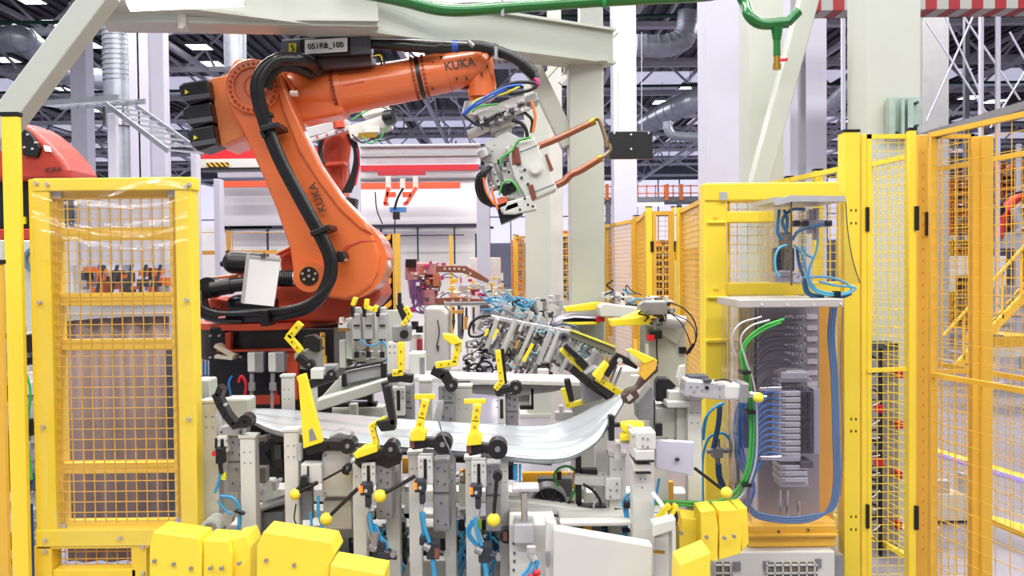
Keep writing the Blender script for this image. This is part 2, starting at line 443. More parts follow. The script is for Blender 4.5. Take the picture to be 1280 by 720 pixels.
column('tall white frame upright behind the left panel', 240, 247, 10, LAV, ztop=3, d=.15)
column('white partition upright behind the orange lower arm', 438, 450, 10.2, LAV, ztop=3.2)
column('white partition upright behind the far fence', 596, 612, 10.5, LAV, ztop=2.8)
for i, x in enumerate((1055, 1227, 1248)):
    column(['slim white pipe upright between two right columns', 'thin lavender upright among the crossed rods', 'bright white upright right of the crossed rods'][i], x - 2, x + 2.5, 11, LAV, ztop=8, d=.06)
column('grey white upright seen through the right mesh', 1272, 1277, 17, LAV, ztop=4)
# bracket plate on near column
t = T('column_bracket', 'galvanised bolted bracket plate on the pale green column', 'bracket', P(1130, 165, 4.98))
mb = MB()
for x0, x1 in ((1112, 1119), (1127, 1131), (1135, 1142)): mb.pbox(x0, 123, x1, 172, 4.93, .06)
mb.pbox(1110, 122, 1151, 164, 4.97, .02); mb.build('ribbed_plate', mat('green tinted galvanising', (176, 196, 184), .4, .5, var=.15, scale=14), t)
MB().bolts([(1115, 127), (1147, 128), (1115, 156), (1147, 157)], 4.96, 2, .02).build('bolt_set', DGY, t)
# crossed tie rods at right
rods = [((1181, 20), (1226, 118)), ((1196, 8), (1275, 125)), ((1222, 8), (1158, 152)), ((1238, 160), (1282, 88)), ((1158, 28), (1236, 146)), ((1064, 16), (1084, 58)), ((1084, 120), (1062, 164)), ((1262, 40), (1290, 90))]
rl = ['upper left rod of the crossing pair', 'long rod falling to the right', 'long rod rising to the right', 'short rod at the right edge', 'long rod falling behind the rising one', 'rod left of the green column, upper', 'rod left of the green column, lower', 'faint rod at the right picture edge']
for (a, b), w in zip(rods, rl):
    mb = MB(); mb.tube([P(*a, 11.5), P(*b, 11.5)], .014, 6, 1); tag(mb.build('tie_rod', LAV), 'thin white tie rod, ' + w, 'tie rod', 'crossing tie rods')

# ------------------------------------------------------------ portal frame (near)
t = T('portal_beam', 'long pale grey steel beam sloping up to the left from the portal column', 'beam', P(734, 50, 5.5))
ra, rb = P(757, 60, 5.6), P(330, 8, 4.55); ra.z = rb.z = P(734, 58, 5.5).z - .0
def ibeam(mb, a, b, h, w, tt=.018):
    up = Vector((0, 0, 1)); mb.bar(a + up * h / 2, b + up * h / 2, w, tt); mb.bar(a - up * h / 2, b - up * h / 2, w, tt); mb.bar(a, b, tt * 1.3, h)
mb = MB(); d = (rb - ra).normalized(); mb.bar(ra, rb + d * .9, .18, .2); mb.build('web', GWH, t, bevel=.006)
mb = MB(); u = Vector((0, 0, .108)); mb.bar(ra + u, rb + d * .9 + u, .24, .016); mb.bar(ra - u, rb + d * .9 - u, .24, .016); mb.build('flange', GWH, t)
t = T('cross_beam', 'pale beam overhead at left carrying the tube light', 'beam', P(300, 20, 4.6))
mb = MB(); mb.bar(P(130, 14, 4.35), P(470, 22, 4.75), .2, .16); mb.build('web', GWH, t, bevel=.006)
MB().bar(P(150, 31, 4.4), P(470, 33, 4.75), .26, .014).build('flange', GWH, t)
MB().pbox(222, 14, 232, 36, 4.35, .05).bolts([(227, 33)], 4.34, 3).build('clamp_lug', WHT, t)
t = T('edge_rail', 'narrow grey rail dropping from the top left to the column', 'rail', P(190, 30, 5))
MB().bar(P(130, -4, 4.5), P(192, 32, 5.2), .07, .05).build('rail_bar', MGY, t); MB().pbox(186, 26, 196, 33, 5.15, .08).build('end_bracket', GWH, t)
t = T('tube_light', 'bright fluorescent tube light under the overhead beam', 'lamp', P(230, 2, 4.2))
MB().bar(P(158, 2, 4.1), P(306, -4, 4.25), .16, .03).build('housing', WHT, t)
MB().bar(P(160, 6, 4.1), P(304, 0, 4.25), .12, .03).build('diffuser', mat('tube diffuser', (255, 255, 250), emit=4), t)
t = T('tube_light', 'white fluorescent tube light at the top centre edge', 'lamp', P(600, -2, 4.6))
MB().bar(P(520, -6, 6.4), P(760, -8, 6.6), .12, .03).build('housing', WHT, t); MB().bar(P(520, -1, 6.4), P(700, -4, 6.6), .1, .03).build('diffuser', MATS['tube diffuser'], t)
def brace(label, a, b, Y, w, Y2=None, m=GWH):
    mb = MB(); p, q = P(*a, Y), P(*b, Y2 or Y); mb.bar(p, q, S(w, Y), S(w, Y), (0, 1, 0)); tag(mb.build('diagonal_brace', m, bevel=.006), label, 'brace', 'slanting steel braces')
brace('broad pale green brace slanting across the top left corner', (133, -12), (-12, 180), 3.6, 30)
brace('pale green brace slanting down to the yellow frame', (1013, -12), (945, 240), 5.6, 22)
brace('pale brace slanting down left of the portal column', (664, 82), (712, 182), 5.6, 21)
brace('small pale brace rising left of the portal column', (680, 98), (704, 72), 6.2, 7)
brace('small rear brace rising left of the portal column', (700, 105), (712, 90), 7.5, 7)
brace('thin grey brace under the roof right of the portal beam', (757, 50), (770, 38), 8, 9)
MB().pbox(668, 118, 674, 340, 8.8, .06)
# green pipe
t = T('green_water_pipe', 'glossy green water pipe running along the top to the valve', 'pipe', P(700, 8, 5.2))
mb = MB(); mb.ptube([(430, -14, 4.6), (500, 0, 4.7), (560, 13, 4.8), (640, 9, 4.95), (760, 1, 5.1), (880, -5, 5.2), (918, -12, 5.25), (930, 2, 5.25), (937, 20, 5.2), (953, 30, 5.2), (985, 28, 5.2)], 5, 7.2, 16, 8)
mb.build('pipe_run', PIPEG, t)
mb = MB(); mb.ptube([(971, 30), (971, 70)], 5.2, 4.5, 14, 1); mb.pcyl((971, 34), (971, 50), 5.2, 7.5, 5); mb.pcyl((985, 27), (998, 14), 5.2, 6.5, 6); mb.build('tee_branch', PIPEG, t)
mb = MB(); mb.pcyl((971, 69), (971, 84), 5.2, 4); mb.pcyl((971, 80), (971, 87), 5.2, 5); mb.build('valve', BRASS, t)
MB().pbar((974, 75), (985, 74), 5.18, 3, .02).build('valve_handle', RED, t)
mb = MB(); mb.pbox(626, -4, 630, 20, 4.9, .01); mb.build('pipe_hanger', GRY, t)
MB().pcyl((752, 2), (757, 1.7), 5.08, 7.2).build('coupling', mat('pale green pipe', (40, 150, 60), .4), t)
# red and white girder
o = MB()
a, b = P(1000, -20, 7.5), P(1420, 12, 7.5)
o.box((a.x, 7.5, P(1100, 12, 7.5).z), (b.x, 7.75, a.z)); o = o.build('crane_girder', stripes('red white stripes', (136, 10, 22), (150, 150, 146), .205, (1, 0, 0)))
tag(o, 'overhead crane girder painted in red and white blocks, top right', 'girder')

# ------------------------------------------------------------ back enclosure
WP = mat('white wall panel', (222, 221, 226), .5, var=.01)
t = T('partition_wall', 'white panelled partition behind the robots under the red rails', 'partition', P(430, 420, 13))
a, b = P(272, 232, 13), P(604, 288, 13)
MB().box((a.x, 13, b.z), (b.x, 13.08, a.z)).build('upper_panel', WP, t)
a, b = P(120, 292, 13), P(604, 460, 13)
MB().box((a.x, 13.3, 0), (b.x, 13.38, a.z + .1)).build('lower_panel', mat('pale ivory panel', (228, 224, 222), .5, var=.01), t)
mb = MB(); mb.pbox(272, 281, 598, 285, 12.95, .05); mb.pbox(272, 283, 340, 285.5, 12.95, .05); mb.pbox(605, 283, 617, 286, 12.95, .05); mb.build('black_rail', mat('dark navy paint', (40, 42, 60), .5), t)
mb = MB()
for x in (286, 334, 476, 522, 568): mb.pbox(x - .8, 284, x + 1, 330, 12.93, .05)
for x in (594,): mb.pbox(x, 292, x + 2, 340, 12.9, .05)
mb.pbox(496, 293.5, 580, 294.8, 12.9, .04); mb.build('black_post', MATS['dark navy paint'], t)
o = MB().pbox(246, 182, 352, 198, 12.6, .2).pbox(352, 184, 420, 198, 12.6, .2).build('crane_rail', RED); tag(o, 'broad red crane rail behind the link arm', 'rail', 'red crane rails')
o = MB().pbox(450, 206, 598, 213, 12.6, .15).build('crane_rail', mat('dark red paint', (176, 24, 40), .45)); tag(o, 'dark red crane rail right of the rear robot', 'rail', 'red crane rails')
t = T('lintel_beam', 'white beam with hazard stripes under the broad red rail', 'beam', P(300, 205, 12.5))
MB().pbox(246, 198, 420, 209, 12.5, .25).build('beam_web', WHT, t)
MB().pbox(246, 209, 420, 212, 12.45, .3).build('black_edge', BLK, t)
MB().pbox(258, 203, 285, 208.5, 12.45, .04).build('hazard_sticker', stripes('small hazard', (236, 170, 40), (24, 24, 24), .075, (1, 0, 1)), t)
o = MB().pbox(272, 213, 420, 221, 13.1, .2).build('roof_edge', LAV); tag(o, 'pale grey roof edge strip under the hazard striped beam', 'roof edge')
t = T('header_panel', 'grey white header of the enclosure right of the rear robot', 'panel', P(520, 200, 13))
mb = MB(); mb.pbox(450, 180, 600, 206, 13, .2); mb.pbox(450, 213, 600, 234, 13.2, .1); mb.build('header_sheet', mat('header grey', (214, 212, 216), .5), t)
mb = MB(); mb.pbox(450, 192, 600, 195, 12.95, .06); mb.pbox(450, 181, 600, 183, 12.93, .08); mb.pbox(450, 222, 600, 224, 13.15, .06); mb.build('sheet_fold', GRY, t)
def redbar(l, x0, y0, x1, y1, Y, m): tag(MB().pbox(x0, y0, x1, y1, Y, .1).build('lifting_rail', m), l, 'rail', 'orange red lifting rails')
redbar('orange red lifting rail left, behind the link arm', 273, 226, 345, 233.5, 12.4, ORL)
redbar('orange red lifting rail over the suspended tool', 450, 228, 575, 235.5, 12.4, ORL)
redbar('short dark red rail carrying the suspended tool', 472, 214, 531, 218.5, 11.8, MATS['dark red paint'])
t = T('suspended_tool', 'red clamp tool hanging from the rail on a cable', 'tool', P(495, 250, 11.7))
mb = MB(); mb.pbox(482, 220, 488, 238, 11.7, .08); mb.pbox(500, 223, 506, 236, 11.7, .08); mb.pbox(516, 220, 522, 238, 11.7, .08); mb.build('trolley', WHT, t)
mb = MB(); mb.strip([(485, 234), (481, 255), (485, 255)], 11.6, 4, .06); mb.strip([(520, 234), (508, 254), (504, 255)], 11.6, 4, .06); mb.pbox(483, 240, 494, 246, 11.6, .08); mb.pbox(503, 240, 514, 246, 11.6, .08); mb.build('red_jaw', ORL, t)
MB().pbox(487, 259, 507, 265, 11.6, .1).build('blue_handle', mat('blue paint', (70, 120, 180), .5), t)
mb = MB(); mb.pbox(491, 265, 499, 274, 11.6, .1); mb.ptube([(504, 235), (497, 248), (493, 262)], 11.55, 1.5); mb.ptube([(494, 272), (493, 292)], 11.6, .8, sub=1); mb.build('cable', BLK, t)
tube_thing('drop_cable', 'thin black cable drooping from the orange red rail', 'cable', px3([(469, 240, 12.3), (471, 262, 12.3), (478, 280, 12.3)]), .01, BLK, 6)
# orange handrail behind the black cylinder
t = T('guard_rail', 'ochre guard rail low behind the black cylinder', 'rail', P(280, 315, 11))
mb = MB(); mb.pbox(241, 313, 345, 318, 11, .05); mb.build('rail_bar', mat('ochre paint', (206, 150, 60), .5), t)
mb = MB(); mb.pbox(283, 288, 286.5, 340, 11, .05); mb.build('post', MATS['ochre paint'], t)
mb = MB(); mb.pbox(290, 290, 352, 291, 11, .01); mb.pbox(290, 290, 291, 330, 11, .01); mb.pbox(243, 290, 283, 291, 11, .01); mb.build('mesh_frame', MATS['ochre paint'], t)
# hazard striped pillar
t = T('hazard_pillar', 'black and yellow striped guard pillar behind the robot', 'pillar', P(478, 440, 7))
MB().pbox(462, 293, 491, 388, 7, .12).build('striped_board', stripes('hazard board', (240, 170, 40), (22, 22, 22), .088, (.78, 0, -.95), .5), t)
MB().pbox(489, 292, 493, 400, 7, .06).build('edge_post', YEL2, t)
o = MB().pbox(495, 292, 500, 420, 7.6, .06).build('guard_post', YEL2); tag(o, 'slim yellow post just right of the striped pillar', 'post', 'slim yellow guard posts')
o = MB().pbox(562, 294, 566, 420, 9, .06).build('guard_post', YEL2); tag(o, 'slim yellow post behind the upper welding gun jaw', 'post', 'slim yellow guard posts')
# cable ladders upper left
def ladder(label, a, b, Ya, Yb, w=.28):
    p, q = P(*a, Ya), P(*b, Yb); d = (q - p).normalized(); n = Vector((d.y, -d.x, 0)).normalized() * w / 2
    t = T('cable_ladder', label, 'cable ladder', p); mb = MB(); mb.bar(p - n, q - n, .02, .05); mb.bar(p + n, q + n, .02, .05); mb.build('side_rail', GALV, t)
    mb = MB(); L = (q - p).length; k = 0
    while k < L: mb.bar(p + d * k - n, p + d * k + n, .02, .02); k += .2
    mb.build('rung_set', GALV, t)
ladder('silver cable ladder crossing behind the perforated duct', (60, 132), (165, 124), 9.5, 8.5)
ladder('silver cable ladder dropping to the right of the slim upright', (150, 130), (232, 190), 9, 8, .35)
# black display
t = T('hanging_display', 'black flat display panel hanging right of the copper electrodes', 'display', P(788, 163, 8))
MB().pbox(761, 164, 816, 198, 7.4, .07).build('panel', BLK, t, bevel=.006)
mb = MB(); mb.pcyl((772, 166), (773, 40), 7.43, .5); mb.pcyl((802, 166), (802, 40), 7.43, .5); mb.build('hanger_rod', LAV, t)
mb = MB(); mb.bolts([(768, 166), (789, 168), (811, 166), (789, 186)], 7.4, 1.4, .01); mb.build('mounting_screw', LAV, t)
# mezzanine walkway with orange rail, far
t = T('walkway', 'far elevated walkway with orange handrail behind the centre right fence', 'walkway', P(800, 250, 24))
mb = MB(); mb.pbox(740, 246, 884, 252, 24, 1.2); mb.build('deck', MGY, t)
mb = MB()
for y in (232, 241): mb.pbox(740, y, 884, y + 1.3, 24, .05)
for x in range(742, 884, 11): mb.pbox(x, 231, x + 1.2, 247, 24, .05)
for x in (757, 832, 850): mb.pbox(x, 230, x + 4, 250, 23.9, .1)
mb.build('handrail', ORC, t)
mb = MB(); mb.pbox(795, 253, 830, 257, 23.5, .3).build('strip_lamp', mat('strip lamp', (255, 255, 255), emit=2), t)
mb = MB(); mb.pbox(758, 252, 764, 340, 24, .2); mb.pbox(848, 252, 852, 340, 24, .2); mb.build('leg', MGY, t)
# far white blocks, cabinets and floor machines (midground right of centre)
def cab(label, x0, y0, x1, y1, Y, m, d=.5, name='control_cabinet', cat='cabinet', vents=None, door=True):
    t = T(name, label, cat, P((x0 + x1) / 2, y1, Y)); MB().pbox(x0, y0, x1, y1, Y, d).build('body', m, t, bevel=.008)
    if door: 
        MB().pbox(x0 + (x1 - x0) * .06, y0 + (y1 - y0) * .05, x1 - (x1 - x0) * .06, y1 - (y1 - y0) * .05, Y - .015, .02).build('door', m, t)
        k = (x1 - x0) * .04; MB().pbox(x1 - (x1 - x0) * .2, (y0 + y1) / 2 - k * 2, x1 - (x1 - x0) * .2 + k, (y0 + y1) / 2 + k * 2, Y - .03, .02).build('handle', BLK, t)
    return t
cab('white cabinet with dark louvres behind the centre right fence', 768, 286, 793, 420, 17, WHT)
cab('white control cabinet behind the mesh left of the yellow frame', 853, 326, 870, 420, 9.5, WHT)
cab('beige machine housing behind the slim white upright', 588, 322, 626, 420, 11, mat('beige machine paint', (226, 214, 204), .5))
cab('white machine with red band behind the mesh', 852, 276, 880, 312, 16, WHT, name='machine_housing', cat='machine')
cab('red fire cabinet behind the mesh left of the portal column', 666, 334, 684, 364, 14, RED, name='fire_cabinet')
cab('white cabinet beyond the fence near the right stair', 1198, 320, 1216, 345, 16, WHT, d=.4)
cab('white cabinet beside the red robot beyond the right fence', 1240, 320, 1258, 362, 15, WHT, d=.4)
cab('small white sign cabinet with red marks beyond the right fence', 1186, 337, 1195, 365, 14, WHT, d=.2, name='sign_cabinet', door=False)
random.seed(11)
# distant racks in orange tones behind the fences
mb = None
for i, (x0, y0, x1, y1, Y, c, w) in enumerate([(640, 300, 655, 400, 18, ORC, 'left of the slim yellow posts'), (694, 292, 712, 380, 19, YEL2, 'left of the portal column foot'), (758, 310, 768, 420, 18, ORC, 'right of the portal column'),
        (798, 300, 812, 420, 17, ORC, 'between the two centre right posts'), (812, 306, 846, 400, 16, YEL2, 'behind the narrow gate'), (1166, 225, 1215, 400, 20, ORC, 'behind the right mesh gate'), (1215, 210, 1290, 300, 22, ORC, 'behind the red robot at right'), (1166, 300, 1215, 410, 18, YEL2, 'low behind the right mesh gate')]):
    t = T('storage_rack', 'distant orange storage rack with stacked shelves, ' + w, 'rack', P((x0 + x1) / 2, y1, Y), 'distant orange racks')
    m1 = MB()
    for x in (x0, (x0 + x1) / 2, x1): m1.pbox(x - .8, y0, x + .8, y1, Y, .1)
    m1.build('upright', c, t); m2 = MB(); m3 = MB(); y = y0; k = 0
    while y < y1:
        m2.pbox(x0, y, x1, y + 1.4, Y, .8)
        xx = x0 + 1
        while xx < x1 - 3:
            ww = random.uniform(2, 5); hh = random.uniform(3, 7); (m3).pbox(xx, y - hh, min(xx + ww, x1), y, Y + .2, .5); xx += ww + 1; m3.m = random.randrange(4)
        y += 9
    m2.build('shelf', c, t); m3.build('stored_crate', [MGY, ORC, WHT, mat('brown crate', (120, 84, 66), .6)], t)
# lamps and columns beyond the right fence
column('grey hall column seen through the right mesh', 1206, 1212, 22, MGY, ztop=9)
# floor lines
mb = MB(); ya, yb = P(1150, 560, 7), P(1300, 612, 7)
def floorpt(px, py):
    r = M3 @ Vector(((px - 640) / F, -(py - 360) / F, -1)); k = -CAM_Z / r.z; return Vector((r.x * k, r.y * k, 0))
def fline(name, label, a0, a1, b0, b1, m):
    mb = MB(); q = [floorpt(*a0), floorpt(*b0), floorpt(*b1), floorpt(*a1)]
    z = .003; mb.add([(p.x, p.y, z) for p in q], [(0, 1, 2, 3)]); mb.add([(p.x, p.y, .0005) for p in q], [(3, 2, 1, 0)])
    return tag(mb.build(name, m), label, 'floor marking')
fline('painted_line', 'pale yellow line painted on the floor beyond the right fence', (1120, 546), (1120, 550), (1320, 605), (1320, 611), YELB)
fline('painted_line', 'blue line painted beside the yellow one on the right floor', (1120, 550), (1120, 554), (1320, 611), (1320, 618), mat('blue floor paint', (84, 84, 220), .5))
fline('painted_line', 'nearer pale yellow floor line at the lower right', (1150, 618), (1150, 622), (1320, 668), (1320, 676), YELB)
# ================================================================ FENCES
def mesh_panel(t, A, B, z0, z1, cw, ch, m=YEL, wire=.0028, frame=.025, mids=(), off=0):
    """framed welded mesh between ground points A and B (x,y)"""
    A, B = Vector((A[0], A[1], 0)), Vector((B[0], B[1], 0)); L = (B - A).length; d = (B - A) / L; up = Vector((0, 0, 1))
    def p(s, z): return A + d * s + up * z
    w = MB(); n = max(2, int(L / cw)); 
    for i in range(1, n): w.bar(p(L * i / n, z0), p(L * i / n, z1), wire, wire)
    k = max(2, int((z1 - z0) / ch))
    for i in range(1, k): z = z0 + (z1 - z0) * i / k; w.bar(p(0, z), p(L, z), wire, wire)
    w.build('wire_mesh', m, t)
    f = MB(); e = frame / 2
    f.bar(p(0, z1 - e), p(L, z1 - e), frame, frame); f.bar(p(0, z0 + e), p(L, z0 + e), frame, frame)
    f.bar(p(e, z0), p(e, z1), frame, frame); f.bar(p(L - e, z0), p(L - e, z1), frame, frame)
    for z in mids: f.bar(p(0, z), p(L, z), frame * .8, frame)
    f.build('panel_frame', m, t)
def gp(px, Y): q = P(px, 332, Y); return (q.x, Y)
def fpost(label, px, w, Y, ztop, m=YEL, group=None, clips=(1.81, .45), cap=True, d=None, base=True):
    x = P(px, 332, Y).x; hw = S(w, Y) / 2; d = d or hw * 2
    t = T('fence_post', label, 'fence post', (x, Y + d / 2, 0), group)
    MB().box((x - hw, Y, 0), (x + hw, Y + d, ztop)).build('post', m, t, bevel=.003)
    if cap: MB().box((x - hw - .002, Y - .002, ztop), (x + hw + .002, Y + d + .002, ztop + .012)).build('end_cap', BLK, t)
    for z in clips:
        MB().box((x + hw * .35, Y - .012, z - .05), (x + hw * 1.5, Y + .01, z + .06)).build('latch', BLK, t, bevel=.002)
    if base: MB().box((x - hw - .04, Y - .04, 0), (x + hw + .04, Y + d + .04, .01)).build('base_plate', m, t)
    return t
# near right fence ------------------------------------------------
YN = 3.8; ZT = P(1065, 165, YN).z
def holes(t, px, Y, ys):
    mb = MB()
    for y in ys:
        for dx in (-3, 3): mb.pbox(px + dx - .9, y - 1.6, px + dx + .9, y + 1.6, Y - .001, .004)
    mb.build('slot_hole', BLK, t)
t = fpost('bright yellow near fence post beside the clear valve cover', 1065, 20, YN, ZT, YEL, clips=()); holes(t, 1067, YN, (263, 279, 524, 539, 646, 662))
t = fpost('slim yellow gate stile right of the slotted fence post', 1080.5, 7, 3.83, ZT - .005, YEL, clips=(1.80, .44), cap=False, base=False)
t = fpost('yellow double fence post with black latches, middle of right fence', 1141, 9, YN, ZT + .005, YEL, clips=(1.80, .44))
t = fpost('perforated yellow fence post just right of the double post', 1154, 12, 3.9, ZT, YEL2, clips=(1.78,), cap=False)
mb = MB()
for k in range(34): mb.pbox(1153, 190 + k * 15, 1155, 193 + k * 15, 3.899, .003)
mb.build('punched_hole', ORC, t)
fpost('slim orange yellow stile behind the perforated post', 1163.5, 5, 4.0, ZT - .02, YEL2, clips=(1.76, .42), cap=False, base=False)
fpost('yellow post left of the right mesh edge panel', 1222, 12, 3.9, ZT - .01, YEL2, clips=(), cap=False)
fpost('rightmost yellow post of the near fence', 1235.5, 13, 3.88, ZT - .01, YEL2, clips=(), cap=False)
mb = MB()
t = T('mesh_gate', 'narrow yellow mesh gate panel in front of the pale green column', 'gate', (*gp(1110, YN), 0))
mesh_panel(t, gp(1083, 3.84), gp(1137, 3.84), .02, P(1110, 168, 3.84).z, .047, .038, YEL, frame=.02)
MB().bar(P(1083, 463, 3.83), P(1137, 461, 3.83), .02, .018).build('cross_rail', YEL, t)
t = T('mesh_fence', 'yellow mesh fence panel between the perforated and rightmost posts', 'fence', (*gp(1190, YN), 0))
mesh_panel(t, gp(1166, 3.93), gp(1217, 3.93), .02, P(1190, 168, 3.93).z, .036, .038, YEL2, frame=.02, mids=(P(1190, 464, 3.93).z,))
# wing running towards the camera on the right
t = T('mesh_fence', 'long yellow mesh wing coming forward along the right edge', 'fence', (1.95, 3.4, 0))
A = P(1163, 166, 3.8); B = P(1290, 136, 3.22)
mesh_panel(t, (A.x, 3.8), (B.x + .1, 2.9), .02, A.z, .075, .07, YEL2, frame=.022, mids=(P(1160, 468, 3.8).z,))
t = T('door_track', 'grey sliding door track above the right mesh wing', 'rail', (1.9, 3.5, 2))
MB().bar(P(1150, 172, 4.05) , P(1310, 124, 3.3), .03, .035).build('track_profile', MGY, t); MB().bar(P(1150, 177, 4.04), P(1310, 130, 3.29), .02, .01).build('lower_lip', DGY, t)
# second fence further behind, seen through
t = T('mesh_fence', 'second yellow mesh fence behind the near right fence', 'fence', (*gp(1200, 5.2), 0))
A, B = P(1156, 212, 5.6), P(1300, 170, 4.6); mesh_panel(t, (A.x, 5.6), (B.x, 4.6), .05, A.z, .06, .05, YEL2, frame=.03, mids=(P(1156, 452, 5.6).z,))
t = T('mesh_fence', 'yellow mesh fence receding behind the narrow gate', 'fence', (*gp(1100, 5), 0))
A, B = P(1085, 204, 4.75), P(1146, 184, 4.3); mesh_panel(t, (A.x, 4.75), (B.x, 4.3), .05, A.z, .05, .05, YEL, frame=.025)
# receding fence from behind the frame to far centre
zc = P(1005, 213, 4.95).z
t = T('mesh_fence', 'yellow mesh fence receding behind the yellow cabinet frame', 'fence', (*gp(1000, 5.4), 0))
A, B = P(1052, 208, 5.0), P(884, 243, 7.0); mesh_panel(t, (A.x, 5.0), (B.x, 7.0), .05, A.z, .06, .05, YEL, frame=.03)
fpost('short yellow post top behind the cabinet frame, nearer one', 1024, 10, 5.4, P(1024, 213, 5.4).z, YEL, clips=())
fpost('short yellow post top behind the cabinet frame, farther one', 988, 9, 5.6, P(984, 222, 5.6).z, YEL, clips=())
far = [(880, 7, 244, 7.2, 'yellow fence post touching the left side of the cabinet frame'), (850, 6, 259, 8.6, 'right post of the narrow far gate'), (842, 3.5, 259, 8.65, 'slim stile on the right of the narrow far gate'),
       (812, 7, 259, 8.6, 'left post of the narrow far gate'), (795, 5, 270, 10.2, 'yellow fence post before the louvred white cabinet'), (755, 5, 278, 11.6, 'yellow fence post at the right edge of the portal column'),
       (695.5, 6, 289, 14, 'yellow post just left of the portal column foot'), (662, 6, 289, 13.5, 'yellow post right of the slim far post behind the welding gun'), (643.5, 4, 294, 14, 'slim yellow far post below the black gun block')]
for px, w, y, Y, l in far:
    fpost(l, px, w, Y, P(px, y, Y).z, YEL2 if px < 800 else YEL, clips=(1.8,), d=.06)
def farpanel(label, xa, ya, Ya, xb, yb, Yb, cw=.06, ch=.05, m=YEL2):
    t = T('mesh_fence', label, 'fence', (*gp((xa + xb) / 2, Ya), 0)); A, B = P(xa, ya, Ya), P(xb, yb, Yb)
    mesh_panel(t, (A.x, Ya), (B.x, Yb), .08, min(A.z, B.z), cw, ch, m, frame=.04, wire=.006)
farpanel('yellow mesh panel between the frame and the narrow far gate', 878, 248, 7.25, 852, 262, 8.6)
farpanel('narrow far gate of yellow mesh between two posts', 815, 264, 8.62, 840, 264, 8.65)
farpanel('yellow mesh panel left of the narrow far gate', 808, 264, 8.7, 797, 272, 10.2)
farpanel('yellow mesh panel across the louvred white cabinet', 792, 274, 10.25, 757, 280, 11.6)
farpanel('yellow mesh panel left of the portal column foot', 713, 292, 14, 697, 292, 14)
farpanel('yellow mesh panel across the red fire cabinet', 693, 291, 14, 665, 291, 13.5)
farpanel('yellow mesh panel beside the slim far post', 659, 293, 13.6, 645, 296, 14)
# yellow stair beyond right fence
t = T('steel_stair', 'yellow sided steel stair beyond the right fence', 'stair', P(1240, 440, 9))
mb = MB(); mb.pbar((1196, 460), (1300, 352), 9, 9, .05); mb.build('stringer', YEL2, t)
mb = MB()
for k in range(9): mb.pbox(1200 + k * 11, 455 - k * 12, 1222 + k * 11, 457 - k * 12, 9.05, .5)
mb.build('tread', MGY, t)
mb = MB(); mb.pbar((1180, 420), (1290, 298), 9, 2.5, .03); mb.pbar((1210, 440), (1290, 345), 9.6, 3, .03)
for k in range(4): mb.pbox(1205 + k * 24, 395 - k * 26, 1207 + k * 24, 450 - k * 26, 9, .03)
mb.build('handrail', YEL2, t)
# conveyor machines on the far right floor
t = T('conveyor_table', 'low white and yellow conveyor beyond the stair at right', 'conveyor', P(1262, 470, 9.5))
mb = MB(); mb.pbox(1236, 420, 1300, 434, 10, .6); mb.build('side_panel', YEL2, t); mb = MB(); mb.pbox(1238, 434, 1300, 446, 10, .6); mb.pbox(1244, 446, 1250, 462, 10, .1); mb.pbox(1280, 446, 1286, 462, 10, .1); mb.build('bed', WHT, t)
t = T('steel_skid', 'white steel frame lying low beyond the right mesh fence', 'frame', P(1190, 640, 5))
q = floorpt(1165, 655); mb = MB(); mb.box((q.x, q.y, .02), (q.x + .35, q.y + .1, .18)); mb.box((q.x + .05, q.y + .1, .02), (q.x + .1, q.y + .9, .12)); mb.box((q.x + .25, q.y + .1, .02), (q.x + .3, q.y + .9, .12)); mb.build('rail', WHT, t)
mb = MB(); mb.box((q.x + .02, q.y + .02, .18), (q.x + .12, q.y + .08, .26)); mb.box((q.x + .2, q.y + .02, .18), (q.x + .26, q.y + .08, .3)); mb.build('bracket', LGR, t)
# dark grey electrical column seen through the narrow gate
t = T('sensor_column', 'grey upright with red switches seen through the narrow gate', 'column', P(1110, 700, 4.6))
MB().pbox(1100, 434, 1123, 760, 4.6, .12).build('profile', GRY, t)
MB().pbox(1093, 429, 1124, 436, 4.58, .16).build('cap', DGY, t); MB().pbox(1099, 436, 1103, 760, 4.57, .02).build('dark_groove', BLK, t)
for x, y in ((1123, 464), (1098, 507), (1123, 527), (1098, 575), (1122, 590), (1122, 653)):
    MB().pbox(x, y, x + 6, y + 9, 4.52, .06).build('red_switch', RED, t)
random.seed(5); mb = MB()
for k in range(16):
    y = 440 + k * 17 + random.uniform(-4, 4); mb.ptube([(1084, y), (1092, y + random.uniform(-8, 10)), (1101, y + random.uniform(-3, 10))], 4.55, random.uniform(.8, 1.6), 6, 4)
mb.build('black_cable', BLK, t)
mb = MB()
for k in range(8):
    y = 500 + k * 22; mb.ptube([(1084, y), (1090, y + random.uniform(4, 12)), (1100, y + 3)], 4.5, .9, 6, 4)
mb.build('grey_cable', LGR, t)
mb = MB()
for y in (560, 600, 640): mb.ring(1090, y, 8, 11, 4.62, .03)
mb.build('coiled_hose', DGY, t)
cab('dark grey switch box low behind the narrow gate', 1084, 463, 1097, 520, 4.8, DGY, d=.2, name='switch_box', cat='box')

